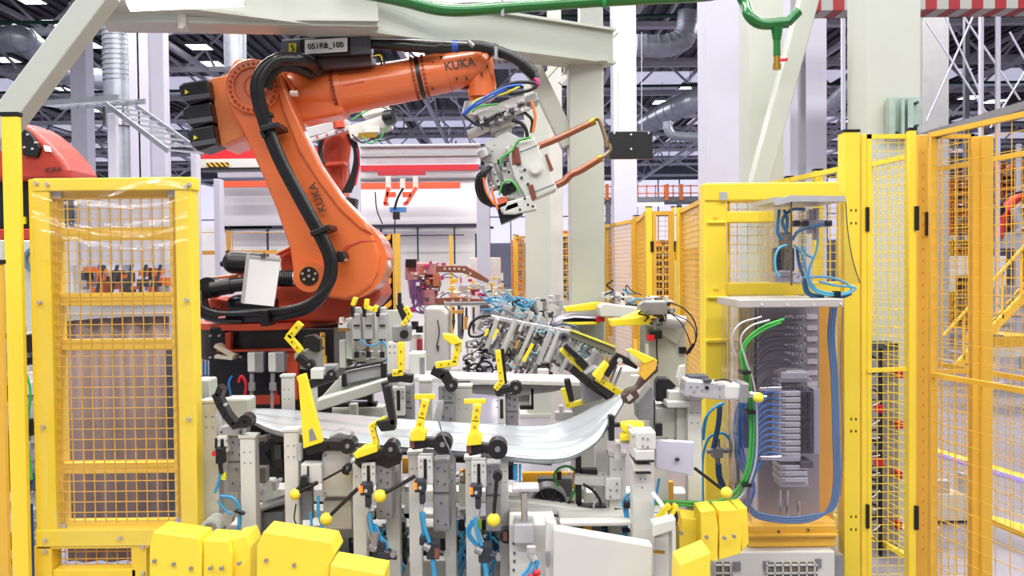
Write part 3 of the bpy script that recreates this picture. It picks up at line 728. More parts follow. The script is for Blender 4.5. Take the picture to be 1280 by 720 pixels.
# ================================================================ LEFT PANEL
YP = 3.0
t = T('mesh_guard', 'yellow framed mesh guard wrapped in clear film on the left', 'guard panel', P(145, 700, YP))
x = P(40, 420, YP).x
m = MB(); m.pbox(40, 224, 66, 668, YP, .07); m.pbox(222, 224, 243, 668, YP, .07); m.pbox(40, 222, 241, 238, YP - .005, .07); m.pbox(44, 662, 245, 683, YP - .004, .07)
m.build('outer_frame', YEL, t, bevel=.004)
m = MB(); m.pbox(66, 236, 76, 664, YP + .03, .05); m.pbox(215, 236, 223, 664, YP + .03, .05); m.pbox(66, 237, 222, 248, YP + .03, .05); m.pbox(66, 652, 226, 662, YP + .03, .05)
for a, b in ((284, 300), (366, 382), (424, 438), (578, 592)): m.pbox(66, a, 222, b, YP + .04, .03)
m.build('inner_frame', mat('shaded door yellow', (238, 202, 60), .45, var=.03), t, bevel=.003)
A, B = P(66, 300, YP + .06), P(222, 300, YP + .06)
m = MB(); n = 13
for i in range(n): xx = A.x + (B.x - A.x) * i / (n - 1); m.box((xx - .0012, YP + .02, P(140, 655, YP).z), (xx + .0012, YP + .026, P(140, 245, YP).z))
for k in range(31): zz = P(140, 247, YP).z + (P(140, 655, YP).z - P(140, 247, YP).z) * k / 31; m.box((A.x, YP + .017, zz - .0014), (B.x, YP + .021, zz + .0014))
m.build('wire_mesh', YEL2, t)
m = MB(); m.bolts([(44, 229), (58, 230), (232, 233), (236, 230), (48, 378), (232, 375), (235, 524), (52, 534), (55, 676), (149, 673), (241, 665)], YP - .005, 2.3, .01); m.build('bolt', LGR, t)
m = MB(); m.pbox(62, 238, 76, 248, YP + .02, .03); m.pbox(210, 238, 219, 246, YP + .02, .03); m.pbox(72, 655, 82, 664, YP + .02, .03); m.pbox(219, 648, 228, 657, YP + .02, .03); m.build('corner_hinge', LGR, t)
# film: gently creased clear sheet hanging 4 cm in front
m = MB(); nx, nz = 40, 220; random.seed(3)
a, b = P(38, 224, YP - .03), P(243, 682, YP - .03); vs = []
for j in range(nz + 1):
    for i in range(nx + 1):
        u, v = i / nx, j / nz
        y = YP - .035 + .012 * math.sin(9 * v + 3 * u) * u + .016 * math.exp(-((v - .07 - .05 * math.sin(u * 3)) / .02) ** 2) + .01 * math.exp(-((v - .03 - .03 * math.sin(u * 6)) / .012) ** 2) + .002 * math.sin(u * 9 + v * 4) + .009 * min(1, u * 5) * sum(math.exp(-((v - q_ - .04 * math.sin(u * 3.1 - .4)) / .008) ** 2) for q_ in (.03, .075, .105, .14))
        vs.append((a.x + (b.x - a.x) * u + .02 * v, y, a.z + (b.z - a.z) * v))
m.add(vs, [(j * (nx + 1) + i, j * (nx + 1) + i + 1, (j + 1) * (nx + 1) + i + 1, (j + 1) * (nx + 1) + i) for j in range(nz) for i in range(nx)], True)
m.build('plastic_film', clear('glossy plastic film', (.97, .96, .97), .07, .1), t)
m = MB(); m.pbox(46, 683, 68, 1010, YP, .07); m.pbox(167, 683, 186, 1010, YP, .07); m.pbox(46, 682, 186, 686, YP, .07); m.pbox(66, 712, 170, 722, YP, .06); m.build('lower_frame', MATS['shaded door yellow'], t, bevel=.003)
m = MB()
for i in range(8): m.pbox(68 + i * 13, 684, 69 + i * 13, 712, YP + .05, .003)
for i in range(3): m.pbox(66, 689 + i * 9, 170, 690 + i * 9, YP + .047, .003)
m.build('lower_mesh', YEL2, t)
m = MB(); m.bolts([(55, 690), (178, 684), (178, 717)], YP, 2.5, .01); m.build('lower_bolt', LGR, t)
# objects behind guard panel
t = T('fabric_screen', 'mauve grey sheet hanging behind the left mesh guard', 'screen', P(145, 660, 3.5))
m = MB(); n = 40; vs = []
a, b = P(78, 396, 3.5), P(216, 700, 3.5)
for j in (0, 1):
    for i in range(n + 1): u = i / n; vs.append((a.x + (b.x - a.x) * u, 3.5 + .012 * math.sin(u * 26), (a.z, b.z)[j] - (.02 * (1 - u) ** 2 if not j else 0)))
m.add(vs, [(i, i + 1, n + 2 + i, n + 1 + i) for i in range(n)], True); m.build('sheet', BEIGE, t, solid=.006)
m = MB(); m.pbox(209, 430, 219, 660, 3.45, .04); m.pbox(74, 366, 79, 425, 3.45, .03); m.build('dark_edge', mat('dark slate', (52, 62, 78), .5), t)
m = MB(); m.pbox(74, 392, 216, 396, 3.46, .06); m.build('top_bar', LGR, t)
t = T('pale_cover', 'light grey cover panel behind the upper guard mesh', 'cover', P(150, 330, 4))
m = MB(); m.pbox(86, 248, 216, 331, 4.0, .05); m.build('panel', mat('pale mauve grey', (206, 200, 204), .6), t)
m = MB()
for k in range(9): m.pbox(96 + k * 13, 249, 98 + k * 13, 331, 3.985, .02)
m.build('panel_rib', LGR, t)
m = MB(); m.pbox(72, 248, 86, 281, 3.95, .05); m.build('dark_window', DGY, t)
t = T('pale_cover', 'white upright panel behind the left edge of the mesh guard', 'cover', P(80, 370, 4)); m = MB(); m.pbox(66, 300, 92, 370, 4.05, .05); m.pbox(76, 380, 216, 396, 4.3, .05); m.build('panel', WHT, t)
t = T('machine_block', 'row of small orange and black machine parts behind the guard mesh', 'machine', P(150, 365, 4.4))
random.seed(9); m = MB()
for k in range(40):
    x = 94 + random.random() * 118; y = 333 + random.random() * 28; w = random.uniform(2, 8); h = random.uniform(4, 16); m.m = random.choice((0, 0, 1, 2, 3)); m.pbox(x, y, min(x + w, 216), min(y + h, 366), 4.3 + random.random() * .2, .1)
m.build('component_block', [ORC, DGY, LGR, BLK], t)
m = MB(); m.m = 0
for k in range(5): m.pbar((120 + k * 18, 366), (128 + k * 18, 330), 4.2, 2.4, .02)
m.build('strut', DGY, t)
# left edge posts
def lpost(label, x0, x1, y0, Y, m=YEL):
    t = T('fence_post', label, 'fence post', P((x0 + x1) / 2, 900, Y)); p = P((x0 + x1) / 2, 430, Y); w = S(x1 - x0, Y); zt = P(x0, y0, Y).z
    MB().box((p.x - w / 2, Y, 0), (p.x + w / 2, Y + .022, zt)).build('post', m, t, bevel=.003); MB().box((p.x - w / 2 - .003, Y - .003, zt), (p.x + w / 2 + .003, Y + .026, zt + .014)).build('end_cap', BLK, t)
lpost('tall yellow post with black cap beside the wrapped mesh guard', 8, 29, 145, 2.95)
lpost('yellow post cut by the left picture edge, low', -8, 3, 330, 2.8, YEL2)
t = T('wall_box', 'white enclosure panel behind the left edge posts', 'cabinet', P(30, 500, 5)); m = MB(); m.pbox(28, 300, 68, 440, 5.2, .4); m.pbox(-40, 300, 6, 560, 5.2, .4); m.build('body', GWH, t, bevel=.01)
m = MB(); m.ring(45, 325, 13, 17, 5.15, .03); m.build('coiled_hose', mat('slate blue hose', (96, 116, 140), .4), t)
t = T('machine_block', 'clutter of silver parts and cables between the left posts', 'machine', P(40, 600, 4.2)); random.seed(21); m = MB()
for k in range(90):
    x = random.uniform(-8, 46); y = random.uniform(410, 715); w = random.uniform(3, 12); h = random.uniform(3, 26); m.m = random.choice((0, 0, 0, 1, 1, 2, 3)); m.pbox(x, y, x + w, y + h, 4.2 + random.random() * .3, .12)
m.build('component_block', [LGR, WHT, DGY, BLK], t)
m = MB(); m.m = 0; m.ptube([(30, 460), (38, 490), (34, 540), (40, 600)], 4.1, 1.5); m.build('green_cable', GRN, t)
m = MB(); m.ptube([(36, 620), (42, 600), (48, 596)], 4.1, 1.2); m.ptube([(38, 630), (40, 690), (44, 740)], 4.1, 3); m.build('blue_hose', DBLU, t)

# ================================================================ YELLOW BUMPERS
def bumper(label, segs, Y, m=YEL, bolts=(), d=.12):
    t = T('bumper_guard', label, 'bumper', P(segs[0][0][0][0], 720, Y)); 
    for s in segs:
        pts, dy = s; MB().ppoly(pts, Y + dy, d).build('folded_plate', m, t, bevel=.003)
    if bolts: MB().bolts(bolts, Y, 2.4, .01).build('bolt', GRY, t)
    return t
bumper('folded yellow bumper plate in front of the left guard panel', [([(187, 680), (192, 665), (248, 673), (252, 690), (251, 1010), (186, 1010)], 0), ([(254, 675), (286, 677), (290, 692), (289, 1010), (254, 1010)], .01), ([(290, 674), (308, 670), (313, 684), (312, 1010), (291, 1010)], .03)], 2.7, YEL, [(216, 706), (192, 702), (238, 711), (262, 711), (276, 711), (298, 705)])
bumper('yellow folded bumper plate left of the fixture posts', [([(321, 683), (329, 665), (414, 678), (420, 692), (411, 708), (409, 1010), (320, 1010)], 0)], 2.6, YEL, [(332, 701), (367, 707)])
bumper('low yellow bumper strip at the bottom left of centre', [([(413, 706), (480, 718), (480, 800), (408, 800)], 0)], 2.45, YEL)
bumper('folded yellow bumper below the green cables on the right', [([(849, 646), (876, 650), (890, 641), (893, 641), (893, 702), (849, 702)], .1), ([(876, 640), (894, 637), (898, 660), (897, 702), (877, 700)], .02), ([(899, 638), (922, 637), (927, 655), (926, 692), (899, 700)], .03), ([(923, 636), (934, 634), (936, 680), (927, 690)], .08)], 3.0, YEL, [(852, 667), (884, 672), (906, 673), (918, 671)])
t = bumper('pointed yellow bumper end nearest the bottom right of centre', [([(850, 706), (888, 690), (888, 1010), (840, 1010)], 0)], 2.5, YEL)
MB().ppoly([(846, 652), (850, 640), (853, 654), (850, 666)], 2.98, .03).build('upturned_lip', YEL2, t)

# ================================================================ YELLOW CABINET FRAME
YF = 3.75
t = T('cabinet_stand', 'large yellow steel frame carrying the clear valve covers', 'frame', P(900, 700, YF))
m = MB(); m.pbox(881, 229, 909, 660, YF, .1); m.pbox(881, 228, 1050, 250, YF - .01, .1); m.build('outer_tube', YEL, t, bevel=.006)
m = MB(); m.pbox(888, 264, 968, 278, YF + .01, .08); m.pbox(888, 353, 1050, 369, YF + .01, .08); m.build('cross_tube', YEL, t, bevel=.005)
m = MB(); m.pbox(883, 424, 911, 428, YF - .02, .03); m.pbox(885, 370, 911, 373, YF - .02, .03); m.pbox(885, 276, 909, 279, YF - .015, .03); m.build('weld_collar', YEL, t, bevel=.003)
m = MB(); m.pbox(900, 240, 909, 250, YF - .02, .02); m.build('corner_notch', LGR, t); MB().bolts([(895, 270), (895, 360), (1029, 242)], YF, 2.4, .012).build('bolt', YEL, t)
m = MB(); m.pbox(1022, 380, 1042, 660, YF + .05, .06); m.pbox(885, 510, 908, 655, YF + .02, .08); m.build('rear_tube', mat('amber yellow paint', (228, 164, 40), .45, var=.04), t, bevel=.004)
m = MB(); m.pbox(936, 657, 1046, 684, 3.55, .2); m.pbox(930, 668, 1048, 672, 3.53, .22); m.pbox(1016, 653, 1046, 660, 3.6, .1); m.build('foot_beam', YEL2, t, bevel=.005)
MB().bolts([(974, 665), (1011, 663), (912, 655)], 3.55, 1.4, .01).build('foot_bolt', DGY, t)
t2 = T('mesh_fence', 'pale yellow mesh filling the cabinet frame', 'fence', P(960, 400, 3.87)); A, B = gp(909, 3.88), gp(1050, 3.88)
mesh_panel(t2, A, B, .35, P(970, 250, 3.88).z, .045, .04, YEL, frame=.012)
t = T('backing_screen', 'pale grey panel seen behind the cabinet frame mesh', 'panel', P(950, 600, 4.3)); m = MB(); m.pbox(912, 500, 946, 700, 4.5, .05); m.build('sheet', mat('pale lilac panel', (216, 208, 214), .6), t)
t = T('ventilated_cabinet', 'white steel base cabinet with square ventilation grid, bottom right', 'cabinet', P(990, 1010, 3.5))
MB().pbox(890, 690, 1044, 1010, 3.5, .4).build('body', WHT, t, bevel=.006); MB().pbox(1040, 694, 1055, 1010, 3.6, .4).build('side', GRY, t)
for x0, x1 in ((893, 916), (958, 1022)):
    m = MB(); m.pbox(x0, 703, x1, 760, 3.495, .01); g = m.build('grid_opening', mat('dark grid gap', (110, 108, 96), .6), t)
    m = MB(); k = x0
    while k < x1: m.pbox(k, 703, k + 1.6, 760, 3.485, .012); k += 10
    for y in (706, 716, 726): m.pbox(x0, y, x1, y + 1.6, 3.485, .012)
    m.build('grid_bar', WHT, t)
m = MB(); m.pbox(918, 703, 926, 714, 3.49, .02); m.pbox(955, 702, 963, 713, 3.49, .02); m.pbox(1020, 699, 1027, 710, 3.49, .02); m.build('corner_bracket', MGY, t)

# upper clear cover with regulator
t = T('valve_cover', 'upper clear plastic cover over the air regulator and blue hoses', 'cover', P(1010, 370, 3.6))
m = MB(); m.pbox(967, 246, 1056, 252, 3.35, .3); m.ppoly([(966, 252), (988, 244), (1056, 245), (1058, 252), (990, 252), (970, 257)], 3.34, .05); m.build('top_rail', LGR, t)
m = MB()
a = [(967, 256), (990, 252), (1057, 252), (1060, 290), (1066, 325), (1074, 352), (1068, 354), (1010, 358), (968, 352)]
def film(m, pts, Y, d):
    q = [P(x, y, Y) for x, y in pts]; m.add(q, [tuple(range(len(q)))]); 
    e = [Vector((v.x, v.y + d, v.z)) for v in q]; m.add([q[0], q[-1], e[-1], e[0]], [(0, 1, 2, 3)]); return m
film(m, [(989, 252), (1057, 252), (1060, 290), (1066, 325), (1075, 354), (1010, 358), (989, 356)], 3.36, .3)
film(m, [(967, 256), (989, 252), (989, 356), (968, 352)], 3.42, .2); m.build('clear_sheet', CLRD, t, solid=.003)
MB().pbox(988.5, 246, 990.5, 357, 3.35, .006).build('sheet_joint', DGY, t)
m = MB(); m.ptube([(1057, 252), (1060, 290), (1066, 325), (1075, 354)], 3.355, .7); m.build('cover_edge', DGY, t)
t = T('air_regulator', 'air regulator with round white gauge under the upper cover', 'regulator', P(990, 350, 3.5))
MB().pbox(971, 309, 994, 340, 3.5, .08).build('bowl', mat('dark slate bowl', (30, 32, 46), .3), t, bevel=.01)
MB().pbox(979, 290, 990, 310, 3.5, .07).build('upper_bowl', DGY, t, bevel=.008)
m = MB(); m.pbox(969, 341, 1000, 353, 3.48, .08); m.pbox(974, 338, 990, 345, 3.47, .06); m.pbox(1012, 262, 1018, 292, 3.55, .04); m.pbox(1019, 260, 1024, 300, 3.55, .04); m.pbox(1004, 274, 1034, 284, 3.5, .05); m.build('manifold', LGR, t, bevel=.004)
m = MB(); m.pbox(1032, 275, 1041, 283, 3.49, .05); m.pbox(993, 275, 1001, 283, 3.5, .04); m.pbox(1005, 276, 1012, 283, 3.48, .05); m.build('knob', BLK, t, bevel=.006)
g = MB().disc(997, 348, 6.6, 3.45, .03).build('gauge', LGR, t); MB().disc(997, 348, 5.4, 3.447, .004).build('dial', PAPER, g); MB().pbar((997, 348), (999, 344), 3.444, .8, .002).build('needle', BLK, g)
t = T('air_hose_loop', 'blue air hoses looping out below the upper clear cover', 'hose', P(1040, 360, 3.4))
m = MB()
for pts in ([(1003, 347), (1030, 346), (1052, 351), (1064, 360), (1058, 366), (1035, 366), (1018, 360), (1010, 348), (1006, 330), (1001, 315), (992, 306)],
            [(1010, 352), (1016, 362), (1035, 369), (1055, 368), (1066, 364), (1068, 359), (1045, 357), (1024, 352)],
            [(1023, 298), (1020, 315), (1012, 335), (1012, 350), (1020, 361)], [(984, 306), (974, 310), (969, 322), (970, 338), (975, 346)], [(1002, 305), (1008, 318), (1016, 322)]):
    m.ptube(pts, 3.38, 1.5, 8, 6)
m.build('light_hose', mat('sky air hose', (88, 178, 208), .35), t)
m = MB()
for pts in ([(1004, 352), (1008, 366), (1025, 373), (1050, 372), (1064, 367)], [(996, 308), (999, 330), (1006, 350), (1012, 366), (1030, 370)], [(974, 262), (972, 290), (978, 300)], [(984, 292), (978, 275), (990, 262), (1006, 262)], [(990, 300), (1000, 288), (1030, 280)], [(980, 262), (984, 275), (982, 292)]): m.ptube(pts, 3.4, 2, 8, 6)
m.build('dark_hose', mat('petrol hose', (44, 100, 140), .35), t); MB().pbox(1046, 364, 1051, 372, 3.35, .05).build('cable_tie', BLK, t)

# lower cover with valve island
t = T('valve_cover', 'large lower clear cover over the valve terminal', 'cover', P(985, 650, 3.6))
m = MB(); m.pbox(923, 374, 1055, 384, 3.28, .34); m.build('top_rail', mat('cover rail', (196, 188, 182), .4, .3), t, bevel=.003); MB().bolts([(953, 381), (985, 381), (1018, 381), (1052, 380)], 3.28, 1.8, .006).build('rivet', WHT, t)
m = MB(); film(m, [(944, 384), (1054, 384), (1052, 655), (940, 655)], 3.29, .3); film(m, [(923, 378), (944, 384), (940, 655), (923, 640)], 3.33, .26); m.build('clear_sheet', CLRD, t, solid=.003)
MB().ptube([(1054, 384), (1051, 460), (1054, 540), (1051, 620)], 3.285, .8).build('cover_edge', mat('smoky edge', (120, 110, 116), .4), t)
t = T('valve_terminal', 'valve terminal of stacked grey modules on its mounting plate', 'valve block', P(990, 650, 3.62))
MB().pbox(948, 382, 1024, 655, 3.66, .02).build('mounting_plate', mat('mauve mounting plate', (150, 142, 142), .5), t)
MB().pbox(925, 384, 950, 560, 3.68, .02).build('side_plate', mat('slate plate', (50, 52, 66), .5), t)
m = MB(); m.pbox(973, 473, 1015, 478, 3.52, .1); m.pbox(976, 465, 1012, 474, 3.5, .1); m.pbox(982, 463, 1006, 467, 3.52, .1); m.pbox(976, 603, 1011, 609, 3.52, .1); m.build('end_block', LGR, t, bevel=.004)
for k in range(15):
    y = 489 + k * 7.7; x1 = 1001 if y < 570 else 1010
    if 567 < y < 576: continue
    q = MB().pbox(976, y, x1, y + 6.4, 3.5, .12).build('valve_module', LGR, t, bevel=.003)
    MB().pbox(977, y + 2, 982, y + 4.5, 3.495, .01).build('module_port', GRY, q)
m = MB(); m.pbox(1001, 489, 1016, 567, 3.5, .1); m.pbox(1001, 577, 1017, 585, 3.49, .1); m.build('black_connector', DGY, t, bevel=.003); 
m = MB()
for k in range(18):
    for x in (1003, 1009): m.pbox(x, 490 + k * 4.2, x + 4, 493 + k * 4.2, 3.49, .02)
m.build('plug_pin', BLK, t)
m = MB(); m.pbox(1017, 486, 1025, 568, 3.53, .06); m.pbox(973, 480, 977, 570, 3.5, .08); m.pbox(974, 571, 1001, 577, 3.49, .08); m.build('side_strip', mat('grey plastic', (168, 168, 176), .45), t, bevel=.003)
m = MB(); m.pcyl((950, 486), (976, 485), 3.45, 3.5); m.pcyl((950, 572), (976, 572), 3.45, 3.5); m.pcyl((975, 612), (975, 640), 3.5, 2.5); m.pcyl((984, 612), (984, 645), 3.5, 2.5); m.pcyl((998, 625), (998, 645), 3.5, 2.5); m.build('silver_fitting', STEEL, t)
m = MB()
for k in range(9): m.pbox(1009, 393 + k * 14, 1022, 399 + k * 14, 3.65, .01)
m.build('marking_label', mat('label white', (214, 208, 206), .6), t)
random.seed(4); m = MB()
for r in range(9):
    for c in range(5): m.disc(986 + c * 5, 398 + r * 11 + random.uniform(-2, 2), 1.9, 3.6, .04, 10)
m.build('cable_gland', LGR, t)
m = MB()
for k in range(16):
    y = 400 + k * 6.5; m.ptube([(944 + random.uniform(-6, 6), y + random.uniform(10, 22)), (962, y + random.uniform(0, 6)), (1002 - (k % 3) * 5, y)], 3.55, 1.1, 6, 5)
m.build('grey_cable', mat('dark grey cable', (78, 80, 86), .4), t)
m = MB()
for k in range(12):
    y = 492 + k * 7.6; m.ptube([(974, y), (960, y - 2), (948, y + 8), (941, y + 26), (938, y + 50)], 3.5 - .004 * k, 1.5, 7, 6)
m.build('blue_air_tube', mat('cobalt air hose', (44, 116, 190), .35), t)
t = T('cable_bundle', 'green cables looping down beside the lower clear cover', 'cable', P(930, 560, 3.3))
m = MB(); 
for dx, r in ((0, 1.8), (4, 1.8)): m.ptube([(980 - dx, 399 + dx), (955, 408 + dx), (936, 422 + dx), (926 + dx, 440), (930 + dx, 465), (936 + dx, 500), (938 + dx, 550), (932 + dx, 590), (915 + dx, 618 + dx), (885, 628 + dx), (830, 627 + dx), (800, 632 + dx)], 3.24, r, 8, 7)
m.build('green_cable', GRN, t)
m = MB(); m.ptube([(962, 400), (938, 408), (926, 425), (934, 455), (944, 490), (946, 560), (938, 600), (918, 628), (880, 640)], 3.22, 1.3, 8, 7); m.ptube([(952, 396), (925, 405), (914, 425), (920, 445)], 3.25, 1.3, 8, 7); m.build('white_cable', LGR, t)
m = MB()
for x, y in ((931, 466), (937, 516), (932, 607)): m.pbox(x - 3, y - 2, x + 8, y + 2, 3.2, .06)
m.build('cable_tie', BLK, t)
t = T('air_hose_loop', 'blue hoses curving under and up inside the lower clear cover', 'hose', P(990, 650, 3.45))
m = MB()
for dx in (0, 3, 6): m.ptube([(1039 + dx, 384), (1036 + dx, 420), (1040 + dx, 470), (1042 + dx, 540), (1043 + dx, 600), (1036 + dx, 635), (1015, 650 - dx), (985, 653 - dx), (950, 648 - dx), (938, 640 - dx)], 3.42, 1.9, 8, 7)
m.build('dark_hose', mat('steel blue hose', (84, 122, 160), .35), t)
m = MB()
for dx in (0, 4, 8): m.ptube([(925 + dx, 640), (935 + dx, 610), (922 + dx, 570), (918 + dx, 530), (926 + dx, 500), (940, 490)], 3.44, 1.7, 8, 7)
m.build('blue_hose', mat('cobalt air hose', (44, 116, 190), .35), t)
t = T('hose_tee', 'grey tee fitting with hoses on the amber post', 'fitting', P(896, 570, 3.5))
m = MB(); m.pbox(891, 560, 904, 573, 3.5, .05); m.pcyl((883, 564), (910, 563), 3.52, 3); m.pcyl((897, 548), (897, 580), 3.52, 3.2); m.build('tee_body', GRY, t, bevel=.003)
m = MB(); m.ptube([(898, 580), (899, 595), (905, 612)], 3.5, 4); m.build('dark_hose', DBLU, t)
m = MB(); m.ptube([(912, 572), (914, 555), (905, 542), (890, 544), (882, 556), (878, 580), (879, 640)], 3.48, 1.8, 8, 6); m.ptube([(879, 550), (884, 520), (897, 507), (905, 504)], 3.4, 1.8); m.ptube([(876, 560), (881, 525), (893, 510), (903, 506)], 3.4, 1.5); m.build('blue_hose', BLUE, t)
m = MB(); m.ptube([(892, 560), (898, 530), (900, 505)], 3.45, 3.4); m.ptube([(912, 640), (922, 600), (920, 545), (924, 520)], 3.5, 2.6); m.build('navy_hose', DBLU, t)
# ================================================================ MAIN ROBOT
R = T('industrial_robot', 'large orange robot arm bending over the fixture, black hose on its side', 'robot', P(335, 600, 5.2))
Y0 = 4.75
arm_px = [(281, 98), (287, 85), (297, 76), (312, 72), (330, 75), (345, 86), (354, 104), (362, 125), (375, 160), (397, 205), (425, 245), (452, 273), (466, 292), (475, 318), (473, 340), (464, 358), (448, 370), (430, 375), (412, 373), (400, 368), (385, 367), (372, 358), (366, 342), (362, 312), (345, 262), (327, 218), (305, 168), (288, 138), (281, 115)]
MB().ppoly(arm_px, Y0, .2).build('link_arm', ORG, R, bevel=.022, seg=4)
# sculpted raised band on the arm
m = MB(); m.ppoly([(350, 95), (361, 125), (377, 160), (399, 205), (428, 248), (454, 275), (466, 293), (450, 286), (424, 262), (398, 228), (374, 190), (354, 140), (345, 108)], Y0 - .018, .04); m.build('raised_rib', ORG, R, bevel=.012, seg=4)
m = MB(); m.disc(386, 345, 20, Y0 - .03, .08, 36); m.build('pivot_boss', ORG, R, bevel=.01, seg=3)
g = MB().disc(386, 345, 11.5, Y0 - .04, .04, 30).build('bearing_cover', BLK, R, bevel=.003)
MB().bolts([(386, 338), (380, 349), (392, 349), (386, 345), (378, 342), (394, 342)], Y0 - .04, 1.9, .008).build('cover_bolt', STEEL, g)
m = MB(); m.ring(316, 108, 25, 33, Y0 - .025, .05, 48); m.build('flange_ring', ORG, R, bevel=.004)
m = MB(); m.disc(316, 108, 25, Y0 - .005, .03, 40); m.build('flange_disc', mat('dusty orange', (214, 122, 84), .4), R)
m = MB(); m.ring(320, 108, 14, 15.2, Y0 - .012, .02, 40); m.build('inner_groove', ORG2, R)
m = MB(); m.bolts([(316 + 29 * math.cos(a * math.pi / 14), 108 + 29 * math.sin(a * math.pi / 14)) for a in range(28)], Y0 - .025, 1.8, .01); m.build('flange_bolt', mat('burnt orange bolt', (150, 66, 34), .4), R)
m = MB(); m.ppoly([(440, 262), (466, 285), (487, 322), (480, 330), (470, 322), (452, 290)], Y0 + .05, .12); m.build('stop_lug', ORG, R, bevel=.01)
MB().pcyl((476, 331), (488, 330), Y0 + .1, 5).build('bump_stop', PAPER, R, bevel=.003)
m = MB(); m.disc(433, 325, 50, Y0 + .02, .3, 48); m.build('gear_housing', ORG, R, bevel=.02, seg=4)
m = MB(); m.ppoly([(424, 316), (434, 305), (450, 299.5), (470, 301), (452, 303), (438, 309), (428, 322)], Y0 - .005, .03); m.build('arm_crease_shade', ORG2, R, bevel=.006)  # concave shade on the arm, put in as a thin darker orange strip
# counter casting behind: rotating column
m = MB(); m.ppoly([(347, 318), (368, 300), (390, 330), (470, 345), (476, 370), (462, 388), (418, 404), (270, 404), (252, 392), (258, 372), (300, 370), (330, 372), (352, 350)], 5.02, .5); m.build('rotating_column', ORG2, R, bevel=.03, seg=3)
m = MB(); m.ppoly([(262, 372), (300, 378), (300, 402), (255, 402)], 4.9, .1); m.build('column_web', ORG2, R, bevel=.01)
c = P(335, 404, 5.3); 
m = MB(); m.cyl((c.x, 5.3, c.z - .015), (c.x, 5.3, c.z + .02), .43, .43, n=48); m.build('turntable_ring', ORG2, R)
m = MB(); m.cyl((c.x, 5.3, c.z - .2), (c.x, 5.3, c.z - .015), .40, .40, n=48); m.build('base_drum', BLK, R)
m = MB(); m.pbox(357, 436, 372, 500, 4.86, .06); m.pbox(281, 416, 288, 440, 4.84, .05); m.pbox(270, 437, 375, 440, 4.84, .1); m.pbox(285, 494, 350, 506, 4.97, .5); m.build('base_casting', ORG2, R, bevel=.006)
m = MB(); m.pbox(262, 440, 357, 500, 4.98, .5); m.pbox(262, 500, 410, 700, 5.02, .5); m.pbox(372, 410, 418, 530, 4.95, .5); m.pbox(262, 409, 282, 440, 4.9, .3); m.build('base_frame', BLK, R, bevel=.008)
for x in (309, 335):
    q = MB().pbox(x, 440, x + 20, 466, 4.78, .16).build('base_motor', GRY, R, bevel=.008); MB().pbox(x, 441, x + 9, 465, 4.765, .03).build('motor_cover', WHT, q, bevel=.006)
    m = MB(); m.pcyl((x + 6, 466), (x + 5, 520), 4.8, 3, 2.2); m.pcyl((x + 6, 478), (x + 6, 488), 4.79, 4.5); m.build('motor_connector', GRY, R)
m = MB(); m.ptube([(290, 470), (286, 480), (290, 500), (288, 520)], 4.8, 1.6); m.build('blue_cable', mat('cobalt air hose', (44, 116, 190), .35), R)
m = MB(); m.ptube([(298, 478), (302, 470), (308, 482), (304, 505)], 4.8, 2); m.ptube([(340, 480), (345, 490), (340, 515)], 4.8, 1.4); m.build('red_cable', RED, R)
m = MB(); m.pbar((268, 432), (292, 446), 4.8, 5, .1); m.pbar((268, 446), (290, 448), 4.78, 4, .1); m.build('bundle_bracket', mat('cream fitting', (216, 206, 184), .5), R)
m = MB()
for x, y in ((262, 420), (273, 420), (280, 447), (300, 446), (262, 447), (359, 445), (404, 420), (404, 435), (404, 450), (353, 470), (280, 440)): m.disc(x, y, 1.4, 4.85, .03, 8)
m.build('base_bolt', LGR, R)
m = MB(); m.pbox(400, 416, 405, 444, 4.85, .03); m.pbox(399, 445, 407, 457, 4.84, .03); m.build('yellow_marker', YEL2, R)
# shoulder casting with motors, left top
m = MB(); m.ppoly([(261, 98), (283, 93), (292, 75), (300, 72), (330, 90), (340, 130), (322, 150), (306, 172), (273, 185), (268, 150)], 4.97, .34); m.build('shoulder_casting', ORG, R, bevel=.02, seg=3)
m = MB(); m.ppoly([(262, 98), (284, 94), (284, 110), (300, 150), (306, 170), (276, 183)], 4.9, .1); m.build('motor_flange', mat('dusty light orange', (226, 134, 76), .42), R, bevel=.006)
for i, (y, dx) in enumerate(((103, 0), (132, 5), (160, 11))):
    pts = [(222 + dx, y + 5), (228 + dx, y), (259 + dx * .7, y - 5), (263 + dx * .7, y + 20), (236 + dx, y + 29), (227 + dx, y + 21)]
    q = MB().ppoly(pts, 4.82, .2).build('motor', BLK, R, bevel=.014, seg=3)
    m = MB(); m.ppoly([(226 + dx, y + 18), (262 + dx * .7, y + 13), (262 + dx * .7, y + 19), (230 + dx, y + 24)], 4.81, .02); m.build('cooling_groove', DGY, q, bevel=.002)
    if i != 1: MB().ppoly([(231 + dx, y + 9), (236 + dx, y + 12), (231 + dx, y + 15)], 4.812, .008).build('warning_triangle', mat('sticker yellow', (214, 214, 30), .5), q)
m = MB(); m.bolts([(262, 121), (263, 129), (267, 149), (267, 158), (271, 178)], 4.9, 1.3, .03); m.build('silver_screw', STEEL, R)
